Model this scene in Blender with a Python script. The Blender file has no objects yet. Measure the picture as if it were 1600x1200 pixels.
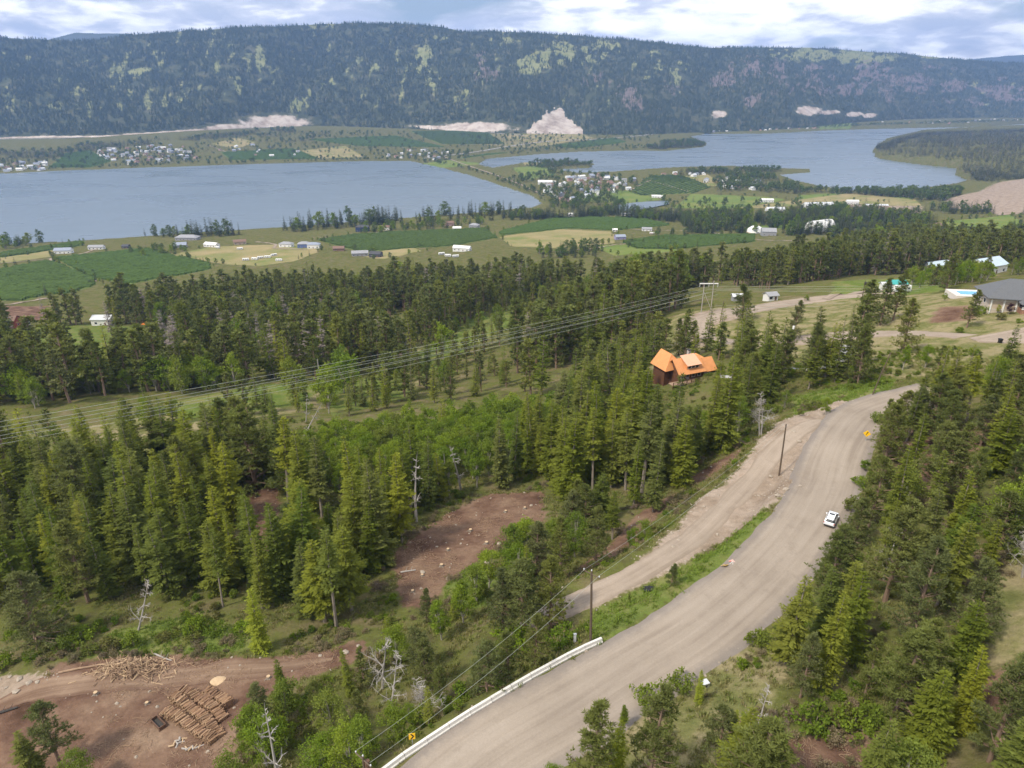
import bpy, bmesh, math, random
import numpy as np
from mathutils import Vector, Matrix, Euler

R = math.radians
random.seed(7)
scene = bpy.context.scene
col = scene.collection

# ---------------------------------------------------------------- camera: a drone 240 m above the lake, looking 23 degrees down
cam_data = bpy.data.cameras.new('camera')
cam_data.sensor_width = 36.0
cam_data.lens = 36.0 * 1101 / 1600
cam_data.clip_start = 0.5
cam_data.clip_end = 40000
cam = bpy.data.objects.new('camera', cam_data)
col.objects.link(cam)
cam.location = (0, 0, 240)
cam.rotation_euler = (R(90 - 23.1), 0, 0)
scene.camera = cam
scene.render.resolution_x = 1024
scene.render.resolution_y = 768

# ---------------------------------------------------------------- light: a bright, mostly cloudy afternoon
SUN_ELEV, SUN_AZ = R(52), R(-125)              # azimuth measured from +Y towards +X: behind the camera, to its left
world = bpy.data.worlds.new('World')
scene.world = world
world.use_nodes = True
nt = world.node_tree
nt.nodes.clear()
N = lambda t, **k: _node(nt, t, **k)
def _node(tree, t, **k):
    n = tree.nodes.new(t)
    for a, b in k.items(): setattr(n, a, b)
    return n
wout = N('ShaderNodeOutputWorld'); bg = N('ShaderNodeBackground')
sky = N('ShaderNodeTexSky', sky_type='NISHITA', sun_disc=False)
sky.sun_elevation = SUN_ELEV; sky.sun_rotation = SUN_AZ
sky.altitude = 600; sky.air_density = 1.0; sky.dust_density = 1.2; sky.ozone_density = 1.0
tc = N('ShaderNodeTexCoord'); sep = N('ShaderNodeSeparateXYZ')
nt.links.new(tc.outputs['Generated'], sep.inputs[0])
def M(op, a, b=None, clamp=False, tree=None):
    n = (tree or nt).nodes.new('ShaderNodeMath'); n.operation = op; n.use_clamp = clamp
    for i, v in enumerate((a, b)):
        if v is None: continue
        if isinstance(v, (int, float)): n.inputs[i].default_value = v
        else: (tree or nt).links.new(v, n.inputs[i])
    return n.outputs[0]
zz = M('ADD', M('MAXIMUM', sep.outputs[2], 0.0), 0.30)          # a cloud deck seen in perspective, flattened towards the horizon
cx = M('DIVIDE', sep.outputs[0], zz); cy = M('DIVIDE', sep.outputs[1], zz)
comb = N('ShaderNodeCombineXYZ'); nt.links.new(cx, comb.inputs[0]); nt.links.new(cy, comb.inputs[1])
nt.links.new(M('MULTIPLY', sep.outputs[2], 5.0), comb.inputs[2])
def cloud_noise(scale, detail, rough, dist=0.0, shift=(0, 0, 0)):
    mp = N('ShaderNodeMapping'); mp.inputs['Location'].default_value = shift
    nt.links.new(comb.outputs[0], mp.inputs[0])
    n = N('ShaderNodeTexNoise'); n.inputs['Scale'].default_value = scale; n.inputs['Detail'].default_value = detail
    n.inputs['Roughness'].default_value = rough; n.inputs['Distortion'].default_value = dist
    nt.links.new(mp.outputs[0], n.inputs['Vector'])
    return n.outputs['Fac']
def ramp(fac, stops, tree=None):
    t = tree or nt
    r = t.nodes.new('ShaderNodeValToRGB')
    while len(r.color_ramp.elements) < len(stops): r.color_ramp.elements.new(0.5)
    for e, (p, c) in zip(r.color_ramp.elements, stops):
        e.position = p; e.color = tuple(c) + (1,) if len(c) == 3 else c
    t.links.new(fac, r.inputs[0])
    return r.outputs[0]
cover = ramp(cloud_noise(1.6, 8, 0.52, 0.35, (3.1, 1.7, 0)), [(0.36, (0, 0, 0)), (0.47, (1, 1, 1))])
# cloud brightness: sunlit billows against grey undersides; big masses broken by smaller puffs
mass = cloud_noise(1.5, 4, 0.5, 0.2, (8.3, 2.2, 4)); puff = cloud_noise(6.0, 9, 0.55, 0.25, (1.3, 6.2, 2))
lit = ramp(M('ADD', M('MULTIPLY', mass, 0.55), M('MULTIPLY', puff, 0.45)), [(0.43, (6.8, 7.4, 8.7)), (0.49, (9.0, 9.3, 10.2)), (0.525, (13.0, 13.0, 13.0)), (0.59, (17.5, 17.2, 16.7))])
mixc = N('ShaderNodeMix', data_type='RGBA')
nt.links.new(cover, mixc.inputs['Factor'])
tint = N('ShaderNodeMix', data_type='RGBA', blend_type='MIX'); tint.inputs['Factor'].default_value = 0.35
nt.links.new(sky.outputs[0], tint.inputs['A']); tint.inputs['B'].default_value = (5.0, 5.9, 7.6, 1)
nt.links.new(tint.outputs['Result'], mixc.inputs['A'])
nt.links.new(lit, mixc.inputs['B'])
nt.links.new(mixc.outputs['Result'], bg.inputs['Color'])
bg.inputs['Strength'].default_value = 0.066
nt.links.new(bg.outputs[0], wout.inputs['Surface'])

sun_data = bpy.data.lights.new('sun', 'SUN')
sun_data.energy = 2.5
sun_data.angle = R(7)
sun_data.color = (1.0, 0.92, 0.78)
sun = bpy.data.objects.new('sun', sun_data)
col.objects.link(sun)
sun.rotation_euler = (math.pi / 2 - SUN_ELEV, 0, math.pi - SUN_AZ)
sun.location = (0, 0, 900)

scene.view_settings.view_transform = 'Standard'
scene.view_settings.look = 'None'
scene.view_settings.gamma = 1
scene.view_settings.exposure = 0.78
scene.render.engine = 'CYCLES'
cy_ = scene.cycles
cy_.max_bounces = 5; cy_.diffuse_bounces = 2; cy_.glossy_bounces = 2; cy_.transmission_bounces = 3; cy_.transparent_max_bounces = 6; cy_.volume_bounces = 0
cy_.use_denoising = True
cy_.use_adaptive_sampling = True
cy_.adaptive_threshold = 0.01
cy_.denoising_prefilter = 'FAST'

# ---------------------------------------------------------------- survey tables: world coordinates in metres, camera station at x = y = 0, lake level z = 0
CTRL = [(-67.85, 50.08, 167.0), (-31.14, 45.97, 173.0), (0.0, 36.51, 183.0), (23.18, 33.3, 188.0), (40.62, 31.56, 194.0), (58.3, 36.62, 200.0), (81.83, 63.71, 198.0), (112.05, 103.16, 196.0), (-122.44, 71.41, 162.0), (-189.96, 136.51, 150.0), (-355.12, 276.65, 122.0), (-59.25, 58.15, 168.5), (-46.8, 63.08, 169.0), (-35.07, 63.63, 170.5), (-24.55, 63.24, 173.0), (-16.44, 51.64, 176.5), (-9.64, 46.95, 181.0), (0.0, 54.56, 181.3), (10.97, 62.59, 181.5), (-6.99, 56.82, 177.0), (3.76, 63.73, 178.5), (5.74, 44.64, 183.5), (24.02, 57.93, 183.2), (40.4, 72.32, 182.8), (51.96, 90.66, 182.5), (23.46, 46.74, 185.0), (33.91, 45.04, 187.0), (42.65, 42.49, 190.0), (43.37, 63.28, 185.5), (53.06, 58.06, 190.0), (58.04, 83.43, 185.0), (69.62, 81.99, 188.0), (70.71, 106.33, 184.0), (85.45, 104.82, 186.0), (103.71, 131.29, 184.0), (-4.76, 46.49, 182.0), (14.02, 59.16, 182.0), (30.35, 70.85, 182.0), (43.79, 87.98, 182.0), (52.4, 103.27, 182.0), (66.09, 121.55, 181.5), (77.29, 131.65, 181.0), (11.49, 66.29, 180.5), (25.89, 77.91, 180.5), (36.81, 87.81, 181.0), (9.95, 73.25, 179.0), (22.38, 81.37, 179.5), (34.9, 93.55, 179.5), (46.95, 111.48, 180.0), (53.99, 118.45, 181.0), (9.06, 80.77, 175.0), (19.64, 89.82, 175.0), (32.89, 103.71, 175.5), (48.11, 124.23, 176.0), (-10.03, 89.77, 169.0), (-2.37, 110.13, 166.0), (-15.04, 82.65, 170.0), (-17.4, 99.06, 167.0), (-38.73, 84.77, 167.0), (-69.64, 87.09, 165.0), (-96.69, 110.54, 160.0), (-64.94, 121.35, 160.0), (-39.66, 124.56, 161.0), (-32.06, 156.07, 156.0), (6.48, 123.02, 165.0), (17.57, 174.54, 156.0), (29.01, 141.21, 164.0), (45.14, 182.87, 162.0), (55.96, 160.65, 168.0), (68.76, 154.73, 174.0), (74.64, 145.36, 178.0), (-142.98, 174.69, 148.0), (-103.47, 206.32, 143.0), (-78.49, 225.36, 139.0), (-51.09, 259.71, 132.0), (-28.34, 291.48, 128.0), (13.29, 273.26, 135.0), (-192.61, 243.82, 136.0), (-182.2, 312.3, 120.0), (-301.36, 393.31, 105.0), (-156.26, 407.88, 100.0), (-85.3, 448.65, 95.0), (-21.77, 461.38, 100.0), (41.62, 442.67, 110.0), (60.44, 401.81, 122.0), (29.94, 646.26, 75.0), (-61.69, 665.84, 70.0), (55.25, 262.21, 150.0), (80.49, 277.14, 154.0), (62.42, 231.03, 156.0), (88.88, 268.13, 156.0), (80.61, 209.22, 165.0), (130.6, 276.83, 156.0), (165.86, 335.33, 148.0), (97.94, 203.75, 168.0), (110.75, 192.36, 173.0), (124.27, 201.12, 175.0), (108.69, 173.27, 177.0), (123.44, 171.21, 179.5), (132.24, 172.27, 180.0), (148.41, 196.46, 180.0), (141.17, 214.53, 177.0), (191.02, 256.8, 172.0), (205.41, 339.88, 150.0), (262.77, 569.34, 100.0), (174.55, 630.34, 85.0), (267.35, 418.99, 135.0), (285.29, 406.67, 140.0), (-422.55, 561.85, 75.0), (-585.6, 793.0, 45.0), (-452.84, 752.01, 48.0), (-344.71, 744.18, 50.0), (-609.7, 952.13, 28.0), (-454.74, 997.76, 27.0), (-285.33, 1047.16, 26.0), (-200.18, 1105.92, 24.0), (-47.19, 1040.89, 32.0), (93.01, 1025.87, 35.0), (184.21, 1015.87, 37.0), (272.23, 1000.85, 40.0), (367.0, 1013.76, 42.0), (431.03, 950.81, 50.0), (569.35, 969.54, 55.0), (666.64, 1059.73, 52.0), (788.34, 1098.49, 50.0), (635.2, 875.75, 65.0), (362.9, 660.0, 90.0), (447.58, 660.0, 90.0), (-730.32, 999.72, 22.0), (0.0, 1300.84, 15.0), (224.91, 1251.39, 18.0), (471.81, 1317.17, 18.0), (781.23, 864.73, 75.0), (290.28, 313.34, 160.0), (1281.91, 1449.11, 40.0), (-1054.84, 959.2, 22.0), (-653.04, 578.88, 70.0), (263.67, 1477.36, 4.0), (143.45, 1615.96, 3.0), (76.11, 1720.81, 2.5), (301.25, 1702.7, 5.0), (426.72, 1602.32, 5.0), (418.58, 1830.63, 14.0), (566.53, 1595.51, 6.0), (778.99, 1595.51, 6.0), (939.12, 1772.42, 3.0), (596.0, 1486.79, 9.0), (813.35, 1402.24, 16.0), (968.44, 1363.68, 40.0), (1045.03, 1555.46, 28.0), (1052.19, 1651.98, 12.0), (1181.98, 1637.92, 35.0), (-792.12, 1252.55, 1.0), (-380.96, 1418.04, 1.0), (-66.48, 1489.88, 2.0), (-1485.73, 2121.24, 1.5), (-1251.99, 2203.8, 1.5), (-825.66, 2368.99, 1.5), (-346.83, 2492.92, 1.5), (-153.77, 2199.18, 2.0), (-16.73, 1901.58, 2.0), (57.62, 1622.78, 2.0), (-1809.03, 2609.45, 12.0), (-1729.29, 2865.3, 25.0), (-1227.77, 2843.25, 15.0), (-1457.01, 3402.69, 40.0), (-746.49, 2881.16, 12.0), (-936.99, 3653.21, 40.0), (-254.29, 2944.34, 7.0), (-308.89, 3606.85, 28.0), (138.3, 3213.51, 12.0), (-144.54, 3364.29, 15.0), (406.76, 3145.17, 4.0), (625.4, 3645.27, 11.0), (805.04, 3340.36, 3.0), (1042.01, 4058.56, 8.0), (1616.31, 4201.19, 10.0), (2429.05, 4751.14, 18.0), (3197.2, 5007.91, 18.0), (3977.13, 5194.76, 18.0), (-2743.48, 2642.71, 20.0), (-2075.28, 1968.52, 2.0), (453.4, 2611.57, 1.0), (1086.11, 2498.14, 1.0), (1361.5, 2236.83, 26.0), (1474.29, 2624.47, 28.0), (1837.3, 2732.03, 35.0), (1338.92, 2575.11, 15.0), (1382.94, 1974.48, 18.0), (1785.23, 2288.99, 40.0), (-772.35, 1746.17, -1.0)]
LAKES = [[(-1942.5, 1686.2), (-1738.2, 1879.1), (-1612.7, 2042.4), (-1484.4, 2118.7), (-1375.1, 2183.7), (-1264.6, 2226.3), (-1046.8, 2307.2), (-830.8, 2383.9), (-514.9, 2465.7), (-346.1, 2486.9), (-218.1, 2270.5), (-108.3, 2057.2), (-16.1, 1830.1), (44.8, 1686.2), (69.5, 1562.3), (40.0, 1494.2), (-76.1, 1416.5), (-237.6, 1319.7), (-444.8, 1228.8), (-627.2, 1148.8), (-780.0, 1064.7), (-916.7, 994.9), (-1132.1, 940.0)], [(-113.3, 2364.2), (-88.7, 2553.0), (0.0, 2634.4), (119.0, 2746.8), (270.5, 2840.8), (498.8, 2883.0), (592.9, 2854.7), (789.7, 3048.6), (850.1, 3233.7), (858.1, 3632.7), (995.7, 3870.3), (1336.1, 3895.7), (1701.3, 4140.1), (2158.3, 4351.9), (2453.8, 4416.3), (2876.8, 4551.0), (3472.4, 4966.3), (4157.8, 5136.4), (3777.6, 4657.3), (2768.9, 4258.6), (2151.5, 3921.5), (1666.1, 3306.6), (1398.3, 2854.7), (1279.8, 2575.8), (1318.9, 2364.2), (1377.2, 2252.7), (1276.8, 2103.0), (1218.4, 1917.6), (1130.1, 1830.1), (1008.3, 1783.4), (825.0, 1760.9), (778.2, 1818.2), (752.2, 1944.0), (759.3, 2087.5), (877.2, 2150.7), (906.1, 2235.0), (783.1, 2270.5), (689.7, 2325.9), (511.5, 2252.7), (376.5, 2150.7), (283.6, 2087.5), (192.1, 2087.5), (127.0, 2200.6), (156.8, 2243.8), (239.9, 2270.5), (261.7, 2364.2), (191.5, 2444.7), (41.9, 2403.8), (-59.0, 2252.7)]]
CARVE = [(5.4, 5.0, [(-8.7, 40.36, 181.98), (-7.66, 41.4, 182.09), (-6.63, 42.45, 182.19), (-5.61, 43.5, 182.27), (-4.57, 44.54, 182.34), (-3.49, 45.54, 182.41), (-2.37, 46.49, 182.48), (-1.21, 47.35, 182.56), (-0.03, 48.13, 182.65), (1.19, 48.87, 182.73), (2.44, 49.63, 182.78), (3.73, 50.43, 182.81), (5.06, 51.34, 182.79), (6.45, 52.36, 182.74), (7.89, 53.46, 182.65), (9.38, 54.62, 182.54), (10.88, 55.8, 182.43), (12.37, 56.97, 182.33), (13.83, 58.09, 182.25), (15.25, 59.13, 182.2), (16.63, 60.11, 182.17), (18.01, 61.08, 182.17), (19.4, 62.08, 182.17), (20.83, 63.17, 182.17), (22.31, 64.38, 182.16), (23.88, 65.75, 182.13), (25.53, 67.25, 182.08), (27.21, 68.82, 182.01), (28.89, 70.44, 181.94), (30.53, 72.07, 181.87), (32.1, 73.66, 181.82), (33.59, 75.21, 181.79), (35.04, 76.75, 181.79), (36.45, 78.3, 181.82), (37.83, 79.87, 181.86), (39.19, 81.47, 181.92), (40.54, 83.11, 181.96), (41.89, 84.82, 181.99), (43.24, 86.59, 181.99), (44.57, 88.39, 181.96), (45.85, 90.19, 181.92), (47.07, 91.95, 181.88), (48.2, 93.64, 181.85), (49.23, 95.26, 181.85), (50.16, 96.85, 181.88), (51.03, 98.4, 181.95), (51.86, 99.91, 182.03), (52.7, 101.39, 182.14), (53.57, 102.84, 182.26), (54.43, 104.2, 182.39), (55.24, 105.48, 182.51), (56.05, 106.71, 182.62), (56.91, 107.98, 182.7), (57.86, 109.33, 182.74), (58.95, 110.83, 182.73), (60.22, 112.57, 182.66), (61.64, 114.52, 182.52), (63.14, 116.56, 182.33), (64.7, 118.56, 182.11), (66.25, 120.41, 181.9), (67.75, 121.99, 181.72), (69.18, 123.27, 181.59), (70.58, 124.33, 181.51), (71.97, 125.25, 181.48), (73.39, 126.06, 181.48), (74.89, 126.85, 181.51), (76.49, 127.65, 181.56), (78.22, 128.45, 181.62), (80.06, 129.2, 181.69), (81.96, 129.92, 181.76), (83.9, 130.61, 181.84), (85.84, 131.31, 181.91), (87.75, 132.02, 181.98)]), (2.8, 4, [(-0.8, 68.67, 175.82), (-0.05, 69.08, 175.99), (0.72, 69.5, 176.18), (1.49, 69.93, 176.36), (2.24, 70.34, 176.56), (2.98, 70.72, 176.76), (3.68, 71.05, 176.96), (4.34, 71.32, 177.17), (4.96, 71.53, 177.38), (5.56, 71.72, 177.6), (6.16, 71.89, 177.81), (6.77, 72.08, 178.02), (7.42, 72.31, 178.23), (8.08, 72.56, 178.43), (8.76, 72.8, 178.62), (9.44, 73.05, 178.78), (10.15, 73.34, 178.9), (10.9, 73.69, 179.0), (11.7, 74.11, 179.06), (12.56, 74.61, 179.09), (13.46, 75.18, 179.1), (14.4, 75.8, 179.11), (15.37, 76.47, 179.11), (16.36, 77.18, 179.13), (17.36, 77.92, 179.14), (18.38, 78.7, 179.17), (19.42, 79.51, 179.19), (20.49, 80.36, 179.2), (21.56, 81.25, 179.19), (22.64, 82.2, 179.15), (23.71, 83.2, 179.09), (24.78, 84.27, 179.01), (25.86, 85.42, 178.92), (26.95, 86.61, 178.86), (28.03, 87.83, 178.81), (29.1, 89.06, 178.78), (30.15, 90.29, 178.78), (31.19, 91.52, 178.77), (32.22, 92.77, 178.77), (33.24, 94.03, 178.75), (34.25, 95.29, 178.72), (35.25, 96.54, 178.69), (36.24, 97.75, 178.66), (37.22, 98.93, 178.65), (38.2, 100.09, 178.67), (39.17, 101.23, 178.72), (40.13, 102.36, 178.8), (41.07, 103.48, 178.92), (42.01, 104.59, 179.06), (42.92, 105.72, 179.23), (43.81, 106.84, 179.4), (44.69, 107.96, 179.6), (45.57, 109.05, 179.79), (46.45, 110.1, 179.99), (47.36, 111.09, 180.19), (48.28, 112.0, 180.39), (49.2, 112.84, 180.58), (50.14, 113.64, 180.76), (51.09, 114.42, 180.93), (52.05, 115.21, 181.07), (53.04, 116.03, 181.18), (54.05, 116.89, 181.25), (55.09, 117.75, 181.27), (56.15, 118.63, 181.25), (57.22, 119.51, 181.18), (58.28, 120.39, 181.07), (59.34, 121.27, 180.96)]), (4, 6, [(146.77, 170.79, 182.76), (143.97, 170.58, 182.29), (141.03, 170.3, 181.84), (138.08, 170.02, 181.42), (135.28, 169.81, 181.03), (132.73, 169.76, 180.69), (130.59, 169.92, 180.39), (128.9, 170.31, 180.12), (127.59, 170.87, 179.88), (126.54, 171.57, 179.64), (125.64, 172.4, 179.39), (124.81, 173.35, 179.12), (123.93, 174.4, 178.83), (123.05, 175.59, 178.51), (122.26, 176.93, 178.17), (121.52, 178.39, 177.8), (120.82, 179.92, 177.41), (120.1, 181.49, 177.01), (119.35, 183.05, 176.6), (118.63, 184.61, 176.18), (117.99, 186.2, 175.73), (117.34, 187.83, 175.27), (116.61, 189.49, 174.77), (115.7, 191.18, 174.22), (114.54, 192.9, 173.62), (113.12, 194.76, 172.97), (111.48, 196.77, 172.26), (109.67, 198.82, 171.52), (107.74, 200.77, 170.77), (105.72, 202.5, 170.04), (103.64, 203.88, 169.35), (101.44, 204.83, 168.72), (99.06, 205.46, 168.15), (96.59, 205.86, 167.66), (94.12, 206.16, 167.24), (91.75, 206.45, 166.86), (89.56, 206.86, 166.53), (87.53, 207.23, 166.23), (85.59, 207.44, 165.92), (83.74, 207.65, 165.6), (82.0, 208.03, 165.23), (80.38, 208.74, 164.8), (78.89, 209.94, 164.29), (77.54, 211.68, 163.69), (76.33, 213.84, 163.01), (75.24, 216.33, 162.27), (74.25, 219.07, 161.48), (73.35, 221.96, 160.67), (72.52, 224.92, 159.85), (71.73, 228.09, 159.05), (70.99, 231.55, 158.28), (70.34, 235.16, 157.57), (69.82, 238.8, 156.93), (69.49, 242.31, 156.38), (69.38, 245.56, 155.92), (69.48, 248.6, 155.55), (69.75, 251.56, 155.26), (70.2, 254.39, 155.04), (70.84, 257.06, 154.88), (71.69, 259.53, 154.79), (72.74, 261.75, 154.76), (74.06, 263.67, 154.79), (75.65, 265.31, 154.85), (77.45, 266.75, 154.93), (79.36, 268.06, 155.02), (81.34, 269.31, 155.1), (83.29, 270.59, 155.15), (85.11, 271.7, 155.17), (86.84, 272.56, 155.15), (88.62, 273.36, 155.08), (90.6, 274.32, 154.93), (92.91, 275.63, 154.7), (95.72, 277.51, 154.37), (99.16, 280.23, 153.93), (103.15, 283.69, 153.42), (107.48, 287.5, 152.87), (111.94, 291.3, 152.35), (116.32, 294.7, 151.91), (120.41, 297.33, 151.59), (124.23, 299.3, 151.41), (127.93, 300.95, 151.36), (131.56, 302.2, 151.46), (135.13, 302.99, 151.69), (138.66, 303.26, 152.06), (142.19, 302.96, 152.58), (145.7, 301.87, 153.25), (149.16, 300.0, 154.05), (152.58, 297.62, 154.99), (155.99, 294.98, 156.01), (159.4, 292.34, 157.1), (162.83, 289.95, 158.22)]), (1.8, 3, [(96.62, 190.71, 170.66), (95.7, 188.87, 170.96), (94.79, 187.01, 171.26), (93.89, 185.15, 171.55), (92.97, 183.31, 171.84), (92.0, 181.52, 172.11), (90.98, 179.79, 172.36), (89.89, 178.08, 172.59), (88.73, 176.34, 172.8), (87.53, 174.66, 172.98), (86.32, 173.08, 173.13), (85.11, 171.69, 173.24), (83.93, 170.54, 173.3), (82.78, 169.58, 173.32), (81.61, 168.73, 173.28), (80.46, 168.07, 173.19), (79.32, 167.65, 173.03), (78.22, 167.54, 172.8), (77.16, 167.8, 172.49), (76.18, 168.64, 172.1), (75.28, 170.04, 171.64), (74.41, 171.75, 171.14), (73.52, 173.51, 170.63), (72.57, 175.07, 170.13), (71.5, 176.18, 169.66), (70.29, 176.77, 169.23), (68.97, 177.04, 168.83), (67.59, 177.11, 168.46), (66.18, 177.1, 168.1), (64.81, 177.12, 167.75), (63.51, 177.29, 167.4), (62.29, 177.61, 167.05), (61.11, 177.98, 166.69), (59.96, 178.39, 166.34), (58.83, 178.81, 166.0), (57.69, 179.23, 165.65), (56.54, 179.64, 165.3)]), (1.8, 3, [(119.78, 172.98, 178.7), (121.1, 173.37, 178.77), (122.4, 173.77, 178.85), (123.7, 174.17, 178.92), (125.02, 174.56, 178.99), (126.39, 174.96, 179.06), (127.83, 175.36, 179.15), (129.36, 175.75, 179.25), (130.95, 176.14, 179.37), (132.59, 176.54, 179.52), (134.26, 176.93, 179.69), (135.92, 177.32, 179.88), (137.56, 177.72, 180.08)])]
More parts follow.
